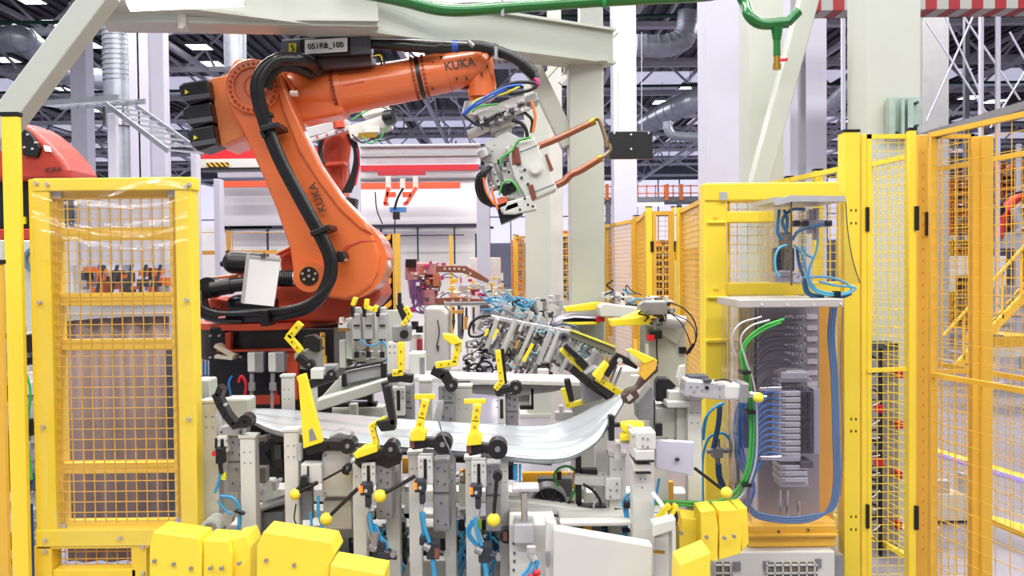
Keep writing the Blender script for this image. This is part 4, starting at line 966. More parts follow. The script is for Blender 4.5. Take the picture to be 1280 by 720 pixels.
# forearm
YA = 5.02
A = P(345, 112, YA); m = MB()
m.pcyl((330, 118), (428, 114), YA, 27, 27, 32); m.sphere(P(345, 112, YA), S(33, YA), 24, 14, (1, .9, 1)); m.build('elbow_casting', ORG, R)
m = MB(); m.ppoly([(358, 98), (400, 90), (424, 88), (430, 142), (378, 152), (362, 150), (350, 120)], YA - .1, .2); m.build('elbow_cheek', ORG, R, bevel=.03, seg=4)
m = MB(); m.pcyl((424, 115.5), (431, 114.2), YA, 30, 29.5, 36); m.build('forearm_flange', ORG, R)
m = MB(); m.pcyl((430, 114.5), (524, 98), YA, 28, 25.5, 36); m.build('forearm_tube', ORG, R)
m = MB(); m.pcyl((523, 98), (528, 97), YA, 27, 26.5, 36); m.build('seal_ring', BLK, R)
m = MB(); m.pcyl((528, 96.5), (560, 90), YA, 25, 24.5, 36); m.pcyl((560, 90), (596, 82), YA, 24.5, 21, 36); m.sphere(P(596, 82, YA), S(21.5, YA), 24, 14); m.build('wrist_housing', ORG, R)
def around(mb, a, b, Y, r, n, rb):
    p, q = P(*a, Y), P(*b, Y); d = (q - p).normalized(); u = d.cross(Vector((0, 1, 0))).normalized(); v = Vector((0, -1, 0))
    for i in range(n):
        t = math.pi * (i + .5) / n; o = u * math.cos(t) * S(r, Y) + v * math.sin(t) * S(r, Y); n2 = o.normalized()
        mb.cyl(p + o * .97, p + o + n2 * .006, rb, n=8)
m = MB(); around(m, (421, 116), (431, 114), YA, 28.5, 20, .009); around(m, (519, 98.8), (523, 98), YA, 26, 16, .009); around(m, (532, 95.5), (540, 94), YA, 25.2, 14, .009); m.build('ring_bolt', mat('burnt orange bolt', (150, 66, 34), .4), R)
m = MB(); m.bolts([(541, 78), (551, 71), (540, 110), (571, 98), (583, 97), (602, 92), (609, 82), (612, 70), (605, 62), (592, 59)], YA - S(23, YA) + .03, 1.3, .03); m.build('wrist_bolt', BLK, R)
m = MB(); m.pcyl((602, 82), (601, 122), YA, 15, 15.5, 28); m.pcyl((588, 108), (612, 92), YA + .02, 13, 16); m.ppoly([(606, 66), (616, 80), (620, 104), (616, 120), (600, 126), (588, 128), (584, 112), (596, 96)], YA - .03, .12); m.build('wrist_yoke', ORG, R, bevel=.008)
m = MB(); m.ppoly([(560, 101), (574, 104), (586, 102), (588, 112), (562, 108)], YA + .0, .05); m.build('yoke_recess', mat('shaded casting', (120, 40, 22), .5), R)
m = MB(); m.pbar((428, 107), (455, 102), YA - S(28, YA), 1.5, .04); m.build('tube_seam', ORG2, R)
m = MB(); m.pbar((350, 92), (366, 112), YA - .17, 5, .05); m.ptube([(352, 92), (362, 104), (367, 116)], YA - .18, 3.2); m.build('side_lug', ORG, R); MB().pcyl((363, 117), (372, 117), YA - .2, 3.6).build('white_plug', PAPER, R)
# counterbalance
YC = 4.88
m = MB(); m.sphere(P(293, 328, YC), S(14.5, YC), 20, 12); m.pcyl((293, 328), (330, 330), YC, 14.5, 14, 24); m.pcyl((276, 330), (282, 329), YC, 3.5, 5); m.build('counterbalance_cylinder', BLK, R)
m = MB()
for k in range(8): m.pcyl((346 + k * 3, 348), (348 + k * 3, 348), YC, 10.5, n=20)
m.pcyl((340, 348), (370, 348), YC, 9, n=20); m.build('bellows', BLK, R); MB().pcyl((368, 348), (370, 348), YC - .0, 10.8).build('steel_collar', STEEL, R)
m = MB(); m.sphere(P(300, 380, YC), S(12, YC), 20, 12, (1.4, 1, 1)); m.pcyl((300, 380), (345, 384), YC, 12, 12); m.build('lower_cylinder', BLK, R)
m = MB(); m.ppoly([(262, 346), (303, 342), (303, 346), (266, 351)], 4.95, .08); m.pbar((344, 318), (364, 308), 4.9, 3, .1); m.build('column_edge', ORG, R, bevel=.004)
# hoses
YH = 4.62
H = MB()
hp = [(393, 86, 4.82), (388, 78, 4.72), (372, 74, 4.6), (350, 74, 4.56), (332, 84, 4.55), (322, 102, 4.55), (322, 122, 4.56), (330, 150, 4.6), (337, 170, 4.6), (352, 205, 4.6), (372, 243, 4.6), (388, 272, 4.6), (402, 298, 4.6), (412, 322, 4.6), (412, 345, 4.6), (402, 368, 4.6), (384, 384, 4.62), (355, 392, 4.64), (320, 395, 4.66), (285, 397, 4.68), (264, 394, 4.7), (252, 386, 4.72), (250, 368, 4.74)]
H.ptube(hp, YH, 8.2, 14, 8); H.build('hose_package', BLKH, R)
m = MB(); m.ptube([(x + (4.5 if 3 < i < 16 else 0), y + (0 if i < 15 else -4), d - .035) for i, (x, y, d) in enumerate(hp)][2:], YH, 5, 12, 8); m.build('outer_hose', BLKH, R)
m = MB(); m.ptube([(390, 92, 4.85), (370, 84, 4.75), (352, 82, 4.7), (338, 92, 4.66), (332, 110, 4.66)], 4.7, 8, 12, 7); m.ptube([(398, 90, 4.86), (386, 82, 4.8), (366, 78, 4.76)], 4.8, 8, 12, 6); m.build('inner_hose', BLKH, R)
m = MB(); m.ptube([(253, 374), (256, 388), (268, 396)], 4.78, 7, 12); m.build('elbow_hose', BLKH, R)
g = MB().pcyl((260, 360), (262, 360), 4.8, 1).disc(259, 360, 13.5, 4.76, .12, 28).build('hose_elbow', BLK, R, bevel=.01)
m = MB(); m.pcyl((265, 361), (290, 357), 4.78, 10, 10.5, 20); m.pcyl((288, 357), (312, 354), 4.78, 9, 9, 20); m.build('hose_joint', BLK, R)
MB().disc(249, 358, 1.5, 4.74, .02, 10).build('elbow_screw', STEEL, g)
for (x, y, a, b, w) in ((336, 158, (325, 161), (348, 155), 7), (400, 288, (388, 293), (412, 283), 7)):
    q = MB().pbar(a, b, 4.52, w, .2).build('hose_clamp', BLK, R, bevel=.005)
m = MB(); m.pbar((326, 163), (330, 172), 4.55, 5, .05); m.pbar((334, 140), (336, 146), 4.55, 8, .06); m.pbar((330, 388), (330, 408), 4.56, 9, .16); m.pbar((276, 402), (302, 402), 4.6, 3, .05); m.build('hose_clip', BLK, R, bevel=.004)
m = MB(); m.ppoly([(421, 313), (428, 314), (432, 321), (428, 328), (420, 327)], 4.6, .12); m.build('clamp_bracket', BLK, R, bevel=.004); MB().disc(432, 325, 2, 4.6, .03, 12).build('clamp_screw', STEEL, R)
MB().pbar((273, 397), (281, 396), 4.585, 2.4, .01).build('hose_badge', mat('salmon badge', (222, 130, 110), .4), R)
MB().bolts([(267, 385), (272, 387), (274, 384), (298, 346)], 4.88, 1.2, .02).build('small_screw', STEEL, R)
# lettering
def txt_on(s, h, px, a, b, Y, m, parent, name='lettering'):
    c = P(px[0], px[1], Y); r = P(*b, Y) - P(*a, Y); up = Vector((0, -1, 0)).cross(r)
    return letters(s, S(h, Y), c, r, up, m, parent, name, bold=.012)
DKT = mat('letter grey', (66, 50, 50), .5)
l = txt_on('KUKA', 10.5, (574.5, 80.5), (556, 84), (593, 77), YA - S(24.2, YA), DKT, R)
l.scale = (1, 1, 1)
txt_on('KUKA', 10.5, (397, 247), (405, 268), (389, 227), Y0 - .034, DKT, R)
# board and control box
t = T('paper_board', 'blank white sheet in a clear sleeve propped on the black cylinders', 'sheet', P(327, 382, 4.5))
MB().ppoly([(311, 319), (351, 323), (342, 383), (303, 379)], 4.52, .01).build('sheet', PAPER, t); MB().ppoly([(308, 317), (312, 317), (305, 380), (301, 378)], 4.515, .012).build('sleeve_edge', LGR, t)
m = MB(); m.pbar((312, 320), (350, 324), 4.51, 3, .02); m.build('clip_bar', LGR, t); m = MB(); m.pbox(326, 317, 331, 323, 4.5, .02); m.build('clip', DGY, t)
t = T('control_box', 'long black control box with white number plate above the forearm', 'box', P(405, 70, 4.8))
g = MB().ppoly([(352, 49), (459, 44), (461, 67), (435, 69), (352, 73)], 4.8, .2).build('housing', BLK, t, bevel=.006)
MB().ppoly([(352, 50), (375, 49), (375, 72), (352, 73)], 4.785, .03).ppoly([(438, 46), (462, 44), (464, 66), (438, 68)], 4.785, .03).build('end_cover', DGY, t, bevel=.004)
q = MB().ppoly([(381, 50), (434, 47), (434, 64), (381, 67.5)], 4.78, .01).build('number_plate', PAPER, t)
txt_on('051RB_100', 7, (407, 57.3), (385, 59), (430, 56.4), 4.776, BLK, q)
q = MB().ppoly([(361, 54.5), (370, 54), (370, 66), (361, 66.5)], 4.775, .01).build('yellow_label', mat('sticker yellow', (214, 214, 30), .5), t); txt_on('S', 8.5, (365.6, 60.3), (361, 60.5), (370, 60), 4.772, BLK, q)
MB().ppoly([(388, 72), (464, 67), (465, 82), (388, 88)], 4.85, .2).build('lower_tray', mat('brown black tray', (76, 48, 46), .4), t, bevel=.004)
m = MB(); m.ptube([(466, 68), (474, 66), (479, 72), (480, 80)], 4.85, 1.2); m.ptube([(466, 72), (473, 70), (477, 76), (476, 82)], 4.83, 1.1); m.build('black_cable', BLK, t); MB().ptube([(467, 70), (475, 69), (478, 76)], 4.82, .8).build('yellow_cable', YELB, t)
m = MB(); m.ptube([(460, 36), (461, 46), (462, 60)], 4.78, 1); m.build('hanger_wire', DGY, t)
t = T('feed_hose', 'thick black feed hose running from the control box to the gun', 'hose', P(540, 60, 4.8))
m = MB(); m.ptube([(448, 58, 4.85), (465, 54, 4.85), (500, 57, 4.85), (545, 60, 4.85), (575, 58, 4.85), (600, 58, 4.85), (622, 64, 4.85), (645, 74, 4.85), (662, 88, 4.85), (670, 98, 4.85)], 4.85, 6.8, 14, 8); m.build('hose', BLKH, t)
m = MB(); m.pcyl((458, 54), (464, 54), 4.85, 9); m.pcyl((548, 59), (556, 59), 4.85, 8); m.pcyl((614, 61), (619, 64), 4.85, 8.5); m.pcyl((654, 80), (668, 93), 4.85, 9, 8); m.build('hose_collar', BLK, t)
MB().pcyl((565, 58), (573, 58), 4.85, 7.6).build('blue_tape', mat('blue tape', (50, 80, 170), .4), t)
m = MB(); m.ptube([(460, 48), (500, 49), (550, 52), (590, 54)], 4.82, 1.2); m.build('steel_cable', LGR, t)
m = MB(); m.ptube([(668, 98), (672, 104), (668, 110)], 4.82, 3); m.build('magenta_plug', mat('magenta plug', (190, 40, 110), .4), t)
m = MB(); m.pcyl((585, 52), (592, 58), 4.8, 3); m.pbox(618, 58, 622, 74, 4.76, .1); m.build('hose_bracket', GRY, t)

# ================================================================ SPOT GUN
G = T('welding_gun', 'white spot welding gun with copper electrode arms held by the robot', 'welding gun', P(655, 230, 4.9))
YG = 4.85
m = MB(); m.pbar((584, 166), (640, 140), YG, 6, .2); m.pbar((592, 152), (672, 120), YG + .03, 10, .2); m.build('mounting_plate', LGR, G, bevel=.004)
m = MB(); m.pcyl((606, 134), (602, 150), YG + .1, 26, 26, 28); m.build('tool_flange', LGR, G)
m = MB(); m.pbar((598, 146), (655, 122), YG - .03, 12, .1); m.pbar((612, 160), (645, 146), YG + .03, 14, .12); m.pbox(618, 158, 640, 182, YG + .05, .1); m.build('tool_changer', mat('silver changer', (192, 190, 180), .4, .4, scale=20), G, bevel=.005)
for (pts, Y, d, nm) in (([(632, 184), (668, 171), (674, 186), (697, 236), (660, 252), (643, 222)], YG - .05, .22, 'transformer_housing'),
                   ([(606, 178), (634, 164), (650, 172), (640, 190), (620, 206), (606, 200)], YG + .02, .16, 'upper_bracket'),
                   ([(604, 196), (612, 188), (632, 222), (636, 240), (610, 232)], YG + .03, .14, 'rear_bracket'),
                   ([(626, 206), (648, 198), (664, 236), (650, 256), (634, 250)], YG - .02, .16, 'drive_housing'),
                   ([(634, 252), (664, 244), (672, 262), (644, 268), (628, 268)], YG - .06, .1, 'lower_bracket')):
    q = MB().ppoly(pts, Y, d).build(nm, mat('gun white paint', (204, 205, 198), .42, var=.03), G, bevel=.008, seg=3)
m = MB(); m.bolts([(648, 205), (656, 212), (652, 222), (660, 230), (636, 215), (640, 228), (668, 244), (656, 248), (650, 262), (660, 256), (666, 258)], YG - .05, 1.6, .014); m.build('black_bolt', BLK, G)
m = MB(); m.disc(669, 211, 8, YG - .07, .04, 28); m.disc(669, 211, 5.6, YG - .085, .03, 24); m.build('round_cap', WHT, G, bevel=.003)
m = MB(); m.pbar((650, 190), (672, 181), YG - .055, .8, .01); m.pbar((662, 242), (693, 230), YG - .055, .8, .01); m.build('housing_seam', MGY, G)
m = MB(); m.pbox(640, 186, 645, 206, YG - .055, .05); m.ppoly([(641, 186), (648, 184), (652, 205), (646, 207)], YG - .06, .04); m.ppoly([(660, 232), (666, 230), (671, 248), (665, 251)], YG - .065, .04); m.ppoly([(681, 193), (684, 192), (692, 212), (688, 214)], YG - .06, .05); m.build('copper_bar', COPPER, G, bevel=.002)
m = MB()
for a, b in (((607, 196), (604, 188)), ): m.pcyl(a, b, YG, 8)
m.pcyl((612, 206), (622, 232), YG, 6.5, 6, 18); m.pcyl((622, 232), (612, 236), YG, 5); m.sphere(P(606, 190, YG), S(7, YG)); m.build('actuator', LGR, G)
m = MB(); m.ppoly([(621, 232), (642, 226), (646, 238), (630, 245)], YG - .04, .1); m.ppoly([(620, 256), (646, 248), (654, 268), (626, 280)], YG - .03, .16); m.build('black_block', BLK, G, bevel=.005)
m = MB(); m.pbar((626, 263), (648, 255), YG - .06, 7, .03); m.pcyl((627, 263), (627.5, 263), YG - .06, 3.5); m.build('grey_link', GWH, G, bevel=.004)
m = MB(); m.pbar((622, 252), (634, 248), YG - .05, 8, .04); m.build('orange_label', mat('orange label', (226, 110, 74), .5), G)
# arms
m = MB(); m.ptube([(673, 183), (700, 172), (742, 152)], YG, 4.2, 14, 4); m.ptube([(695, 232), (706, 226), (714, 218), (725, 213), (752, 197)], YG, 4.6, 14, 6); m.build('electrode_arm', COPPER, G)
m = MB(); m.ptube([(738, 153), (746, 148), (750, 152), (756, 170), (759, 184)], YG, 2.6, 12, 5); m.ptube([(749, 198), (757, 194), (763, 187), (761, 180)], YG, 2.4, 12, 5); m.build('electrode_shank', mat('worn bronze', (150, 128, 100), .4, .7), G)
m = MB(); m.pcyl((759, 176), (760, 183), YG, 2.6, 1.4); m.pcyl((743, 151), (737, 154), YG, 5); m.pcyl((747, 199), (752, 197), YG, 5); m.build('electrode_tip', BRASS, G)
m = MB(); m.pbar((650, 176), (674, 186), YG - .02, 8, .1); m.build('arm_holder', WHT, G, bevel=.004)
# hoses on gun
m = MB()
for dx, r in ((0, 2.2), (3.5, 2), (7, 1.8), (-2, 1.6)): m.ptube([(612 + dx * .4, 208), (600 + dx, 218), (597 + dx, 234), (603 + dx, 250), (616 + dx, 258)], YG - .03 - dx * .004, r, 8, 7)
m.ptube([(640, 150), (654, 156), (659, 170), (656, 182)], YG - .02, 2.4); m.ptube([(655, 140), (665, 150), (664, 166)], YG - .02, 2); m.build('black_cable', BLK, G)
m = MB(); m.ptube([(604, 222), (608, 240), (618, 256)], YG - .07, 1.4); m.ptube([(614, 236), (618, 250), (622, 262)], YG - .07, 1.5); m.ptube([(664, 126), (669, 145), (666, 166)], YG - .06, 1.8); m.build('orange_cable', ORC, G)
m = MB(); m.ptube([(626, 206), (626, 198), (640, 188), (648, 176), (664, 172)], YG - .08, 1.3); m.ptube([(624, 244), (628, 230), (638, 226), (646, 234), (648, 242)], YG - .09, 1.3); m.ptube([(590, 140), (600, 133), (622, 130)], YG - .08, 1.2); m.build('green_hose', GRN, G)
m = MB(); m.ptube([(579, 142), (586, 135), (602, 124), (620, 115), (636, 108), (652, 106)], YG - .1, 1.7); m.ptube([(580, 144), (592, 134), (610, 124), (632, 112)], YG - .08, 1.3); m.build('blue_hose', mat('bright blue hose', (44, 96, 190), .35), G)
m = MB(); m.ptube([(586, 142), (592, 128), (604, 122), (628, 118), (650, 108)], YG - .06, 1.2); m.build('yellow_cable', YELB, G)
m = MB(); m.ptube([(578, 142), (596, 156), (610, 152), (622, 142)], YG - .06, 1.8); m.ptube([(612, 118), (640, 104), (668, 104), (664, 112), (636, 118)], YG - .04, 2.2); m.build('dark_hose', BLKH, G)
random.seed(14); m = MB()
for k in range(46):
    u = random.random(); x = 592 + u * 68; y = 156 - u * 30 + random.uniform(-8, 7); m.m = random.choice((0, 0, 1, 2)); w = random.uniform(2, 7); m.pbox(x, y, x + w, y + random.uniform(2, 5), YG - .06 + random.random() * .06, .04)
m.build('connector_block', [LGR, DGY, WHT], G, bevel=.002)
m = MB()
for k in range(26):
    x = 612 + random.random() * 40; y = 176 + random.random() * 70; m.m = random.choice((0, 1)); m.pbox(x, y, x + random.uniform(2, 5), y + random.uniform(2, 5), YG - .055, .04)
m.build('gun_fitting', [BLK, LGR], G, bevel=.002)

# ================================================================ REAR ROBOT
B = T('industrial_robot', 'rear red orange robot arm standing behind the main link arm', 'robot', P(420, 420, 8))
m = MB(); m.pcyl((424, 168), (410, 260), 8, 17, 18, 28); m.pcyl((402, 168), (440, 168), 8.0, 14, 14); m.ppoly([(398, 300), (404, 210), (428, 205), (432, 300)], 7.9, .3); m.build('upper_arm', ORG2, B, bevel=.01)
m = MB(); m.pbar((404, 205), (430, 203), 7.7, 4, .2); m.build('arm_collar', ORG2, B)
m = MB(); m.pbox(398, 300, 430, 420, 7.9, .3); m.build('lower_arm', ORG2, B, bevel=.01)
m = MB()
for k in range(6): m.ptube([(434 + k * 1.6, 168), (443 + k, 190), (440 + k * 1.5, 215), (428 + k * 2, 241)], 7.7, 1.3, 7, 6)
m.ptube([(402, 170), (400, 190), (404, 205)], 7.7, 3); m.build('black_cable', BLK, B)
m = MB(); m.ptube([(446, 185), (449, 205), (444, 232)], 7.65, 1.1); m.build('red_cable', RED, B)
MB().ppoly([(428, 245), (445, 248), (443, 262), (430, 262)], 7.7, .15).build('black_motor', BLK, B, bevel=.008)
G2 = T('gripper', 'silver rail gripper with black motor behind the forearm', 'gripper', P(440, 160, 7.6))
m = MB(); m.pbar((374, 168), (434, 154), 7.6, 12, .2); m.pbar((336, 160), (436, 152), 7.7, 4, .1); m.pbar((380, 178), (436, 160), 7.5, 5, .05); m.build('rail_frame', LGR, G2, bevel=.004)
m = MB(); m.pbar((436, 166), (486, 150), 7.5, 16, .2); m.pbar((452, 142), (486, 134), 7.6, 8, .2); m.pbox(455, 158, 475, 166, 7.45, .1); m.build('white_block', WHT, G2, bevel=.008)
MB().pcyl((480, 147), (490, 145), 7.45, 9, 9).disc(486, 146, 9, 7.4, .1).build('black_motor', BLK, G2, bevel=.004)
m = MB(); m.ptube([(486, 134), (500, 140), (505, 156), (496, 170), (474, 176), (460, 172)], 7.5, .8); m.ptube([(430, 136), (450, 142), (470, 133), (484, 136)], 7.5, .8); m.ptube([(440, 168), (452, 178), (470, 172), (490, 165)], 7.45, 1); m.build('black_cable', BLK, G2)
m = MB(); m.ptube([(452, 170), (462, 179), (476, 172), (484, 156)], 7.42, .9); m.ptube([(440, 150), (456, 140), (470, 134)], 7.42, .9); m.build('green_cable', GRN, G2)
m = MB(); m.bolts([(384, 174), (396, 171), (408, 168), (420, 165), (428, 163), (340, 160), (352, 158), (364, 156)], 7.5, 1.3, .02); m.build('red_bolt', RED, G2)
m = MB(); m.pbox(448, 166, 470, 172, 7.44, .05); m.build('brass_block', BRASS, G2)
m = MB(); m.pcyl((422, 146), (424, 160), 7.5, 7); m.build('joint', ORG2, G2)

# LEFT ROBOT
L = T('industrial_robot', 'red orange robot cut off by the left picture edge', 'robot', P(30, 400, 6))
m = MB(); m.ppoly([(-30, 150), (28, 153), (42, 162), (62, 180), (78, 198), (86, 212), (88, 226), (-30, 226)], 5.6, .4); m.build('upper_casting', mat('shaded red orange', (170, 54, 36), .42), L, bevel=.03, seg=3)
m = MB(); m.ppoly([(26, 158), (36, 164), (50, 184), (46, 196), (28, 194)], 5.57, .06); m.build('motor_recess', BLK, L, bevel=.006)
MB().bolts([(34, 168), (40, 186), (30, 184), (44, 178)], 5.58, 1.6, .02).build('bolt', LGR, L)
m = MB(); m.pbox(-20, 226, 60, 286, 5.7, .3); m.build('black_housing', BLK, L, bevel=.01)
q = MB().pbox(27.5, 271, 31.5, 280, 5.68, .02).build('yellow_label', mat('sticker yellow', (214, 214, 30), .5), L)
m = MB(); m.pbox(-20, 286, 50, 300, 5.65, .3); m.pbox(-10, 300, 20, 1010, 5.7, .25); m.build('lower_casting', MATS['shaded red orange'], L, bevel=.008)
txt_on('KUKA', 5.5, (66, 212), (56, 213), (76, 211), 5.592, DKT, L)
MB().ppoly([(54, 181), (62, 183), (64, 190), (56, 189)], 5.59, .01).build('white_label', PAPER, L)
# far right red robot
D = T('industrial_robot', 'small red robot seen through the mesh at the far right', 'robot', P(1265, 310, 12))
m = MB(); m.ptube([(1248, 296), (1252, 275), (1262, 255), (1278, 244), (1296, 240)], 12, 6, 12, 6); m.pbox(1242, 280, 1254, 296, 12, .3); m.build('arm', mat('signal red paint', (214, 52, 42), .4), D)
m = MB(); m.disc(1250, 262, 7, 11.8, .2); m.pbox(1243, 272, 1250, 282, 11.8, .2); m.ptube([(1246, 262), (1258, 246), (1276, 240), (1296, 236)], 11.8, 1.6); m.build('black_joint', BLK, D)
m = MB(); m.pbox(1254, 290, 1300, 310, 12, .3); m.pcyl((1268, 260), (1276, 284), 11.9, 6); m.build('base', LGR, D)
# ================================================================ FIXTURE
random.seed(31)
ARM = mat('black brown clamp arm', (36, 32, 32), .38, .2, var=.15)
def post(label, x0, x1, y0, Y, y1=900, m=WHT, d=None, foot=True, cap=True, group=None):
    zt = P((x0 + x1) / 2, y0, Y).z; zb = max(0, P(0, y1, Y).z); q = P((x0 + x1) / 2, min(y1, 640), Y); w = S(x1 - x0, Y); d = d or w
    t = T('fixture_post', label, 'fixture post', (q.x, Y + d / 2, zb), group)
    MB().box((q.x - w / 2, Y, zb), (q.x + w / 2, Y + d, zt)).build('tube', m, t, bevel=.004)
    if cap: MB().box((q.x - w / 2 - .004, Y - .004, zt), (q.x + w / 2 + .004, Y + d + .004, zt + .012)).build('top_plate', m, t, bevel=.002)
    mb = MB()
    for k in range(2): z = zt - .05 - k * .04; mb.cyl((q.x - w * .2, Y - .002, z), (q.x - w * .2, Y + .002, z), .0028, n=8); mb.cyl((q.x + w * .2, Y - .002, z), (q.x + w * .2, Y + .002, z), .0028, n=8)
    mb.build('bolt_hole', MGY, t)
    if foot: MB().box((q.x - w / 2 - .04, Y - .04, zb), (q.x + w / 2 + .04, Y + d + .04, zb + .015)).build('foot_plate', m, t)
    return t
def clamp(label, Y, body=None, side=None, plate=None, arm=None, aw=13, pivot=None, finger=None, fw=9, wedge=None, lever=None, led=None, air=None, sh=True, fbolts=True, bm=LGR, extra=None, cyl=None, dd=.05):
    ref = ((None if body and isinstance(body[0], tuple) else body) or side or plate or (arm[0][0], arm[0][1], arm[0][0] + 10, arm[0][1] + 10))
    t = T('toggle_clamp', label, 'clamp', P((ref[0] + ref[2]) / 2, ref[3], Y))
    if side: MB().pbox(*side, Y + .03, .09).build('clamp_body', GRY, t, bevel=.006); x0, y0, x1, y1 = side; mb = MB(); mb.bolts([(x0 + (x1 - x0) * a, y0 + (y1 - y0) * b) for a, b in ((.3, .12), (.7, .16), (.3, .3), (.7, .34), (.5, .6), (.3, .85), (.75, .9))], Y + .03, 1.2, .006); mb.build('body_screw', DGY, t); MB().pbox(x0 + 1, y0 + (y1 - y0) * .45, x1 - 1, y0 + (y1 - y0) * .47, Y + .026, .02).build('body_joint', DGY, t)
    bt = bool(body) and isinstance(body[0], tuple)
    if bt: ref = (body[0][0], body[1][1], body[2][0], body[3][1])
    if body: 
        pts = body if bt else [(body[0], body[3]), (body[0], body[1] + 5), (body[0] + 5, body[1]), (body[2] - 5, body[1]), (body[2], body[1] + 5), (body[2], body[3])]
        MB().ppoly(pts, Y + .02, .09).build('clamp_housing', bm, t, bevel=.008, seg=3)
        if not bt:
            x0, y0, x1, y1 = body; MB().bolts([(x0 + 4, y0 + 8), (x1 - 4, y0 + 8), (x0 + 4, y1 - 5), (x1 - 4, y1 - 5)], Y + .02, 1.3, .008).build('housing_screw', MGY, t)
    if plate:
        x0, y0, x1, y1 = plate; xm = (x0 + x1) / 2
        MB().pbox(x0, y0, x1, y1, Y, .05).build('front_plate', WHT, t, bevel=.004); MB().pbox(xm - 2, y0 + 4, xm + 2, y1 - 7, Y - .003, .01).build('slot', BLK, t)
        MB().bolts([(xm + a, y0 + b) for a in (-5.5, 5.5) for b in (6, 14)], Y, 1, .004).build('plate_screw', MGY, t)
    if arm: MB().strip(arm, Y - .01, aw, .045).build('clamp_arm', ARM, t, bevel=.005, seg=2)
    if pivot:
        m = MB(); m.disc(pivot[0], pivot[1], pivot[2], Y - .02, .07, 24); q = m.build('pivot_head', ARM, t, bevel=.004)
        m = MB(); k = pivot[2] * .3; m.ppoly([(pivot[0] + k * math.cos(a), pivot[1] + k * math.sin(a)) for a in (0.3, 1.35, 2.4, 3.44, 4.5, 5.5)], Y - .026, .02); m.build('pivot_nut', MGY, q)
    if finger:
        MB().strip(finger, Y - .012, fw, .032).build('yellow_finger', YELB, t, bevel=.003)
        if fbolts:
            m = MB(); 
            for (a, b) in zip(finger[:-1], finger[1:]): m.bolts([(a[0] + (b[0] - a[0]) * u, a[1] + (b[1] - a[1]) * u) for u in (.3, .7)], Y - .012, fw * .17, .004)
            m.build('finger_screw', mat('ochre hole', (170, 130, 30), .5), t)
    if wedge: MB().ppoly(wedge, Y - .03, .06).build('yellow_pad', YELB, t, bevel=.004)
    if lever:
        a, b, r = lever; g = MB().pcyl(a, b, Y - .05, 2.6, 2.2, 12).build('hand_lever', ARM, t); MB().sphere(P(b[0], b[1], Y - .05), S(r, Y), 24, 14).build('yellow_knob', mat('knob yellow', (238, 216, 60), .35), g)
    if led:
        x, y = led; m = MB(); m.pbox(x, y - 7, x + 14, y + 8, Y - .04, .05); m.pbox(x + 6, y + 8, x + 13, y + 22, Y - .03, .03); m.build('sensor', mat('slate sensor', (44, 48, 58), .4), t, bevel=.004)
        MB().pbox(x - 1, y - 4, x + 3, y + 4, Y - .045, .02).build('indicator', LED, t); MB().disc(x + 7, y + 2, 2.2, Y - .045, .01, 12).build('sensor_screw', LGR, t)
        MB().ptube([(x + 10, y + 22), (x + 8, y + 36), (x + 11, y + 52), (x + 16, y + 66)], Y - .02, 2.4).build('sensor_cable', LGR, t)
    if air:
        m = MB()
        for dx in (0, 3.5): m.ptube([(p[0] + dx, p[1]) for p in air], Y - .03, 1.8, 8, 6)
        m.build('blue_hose', BLUE, t)
        x, y = air[-1]; m = MB(); m.pbox(x - 6, y - 4, x + 9, y + 6, Y - .05, .05); m.pcyl((x + 9, y + 1), (x + 18, y + 2), Y - .03, 3); m.build('elbow_fitting', mat('slate sensor', (44, 48, 58), .4), t, bevel=.003)
    if cyl: 
        x0, y0, x1, y1 = cyl; MB().pbox(x0, y0, x1, y1, Y + .04, .07).build('air_cylinder', LGR, t, bevel=.006); m = MB()
        for k in (.25, .5, .75): m.pbox(x0 + (x1 - x0) * k - .6, y0 + 3, x0 + (x1 - x0) * k + .6, y1 - 3, Y + .036, .01)
        m.build('cylinder_groove', MGY, t)
    if extra: extra(t, Y)
    return t

# --- the pressed sheet lying on the fixture
t = T('pressed_sheet', 'long silver pressed sheet panel lying across the clamps, curling up right', 'sheet metal panel', P(540, 560, 3.1))
back = [(318, 512, 3.45), (345, 511, 3.45), (400, 515, 3.45), (460, 520, 3.45), (530, 525, 3.45), (600, 529, 3.45), (655, 532, 3.45), (690, 530, 3.42), (720, 520, 3.38), (745, 508, 3.32), (775, 497, 3.28)]
mid1 = [(313, 517, 3.3), (345, 522, 3.28), (400, 527, 3.28), (460, 533, 3.28), (530, 538, 3.28), (600, 542, 3.28), (655, 545, 3.28), (695, 545, 3.25), (728, 532, 3.22), (752, 517, 3.2), (777, 499, 3.2)]
mid2 = [(312, 522, 3.2), (345, 530, 3.12), (400, 537, 3.1), (460, 544, 3.1), (530, 549, 3.1), (600, 553, 3.1), (655, 558, 3.1), (700, 556, 3.1), (735, 544, 3.1), (757, 524, 3.12), (779, 501, 3.15)]
front = [(313, 526, 3.12), (345, 538, 3.04), (400, 547, 3.02), (460, 555, 3.02), (530, 561, 3.02), (600, 566, 3.02), (655, 573, 3.02), (705, 574, 3.02), (742, 556, 3.03), (762, 530, 3.08), (780, 503, 3.12)]
lip = [(314, 529, 3.14), (345, 544, 3.06), (400, 553, 3.04), (460, 561, 3.04), (530, 568, 3.04), (600, 572, 3.04), (655, 579, 3.04), (705, 578, 3.04), (740, 560, 3.05), (762, 534, 3.1), (780, 505, 3.13)]
rows = []
for L_ in (back, mid1, mid2, front, lip): rows.append(spline([P(*q) for q in L_], 6))
full = []
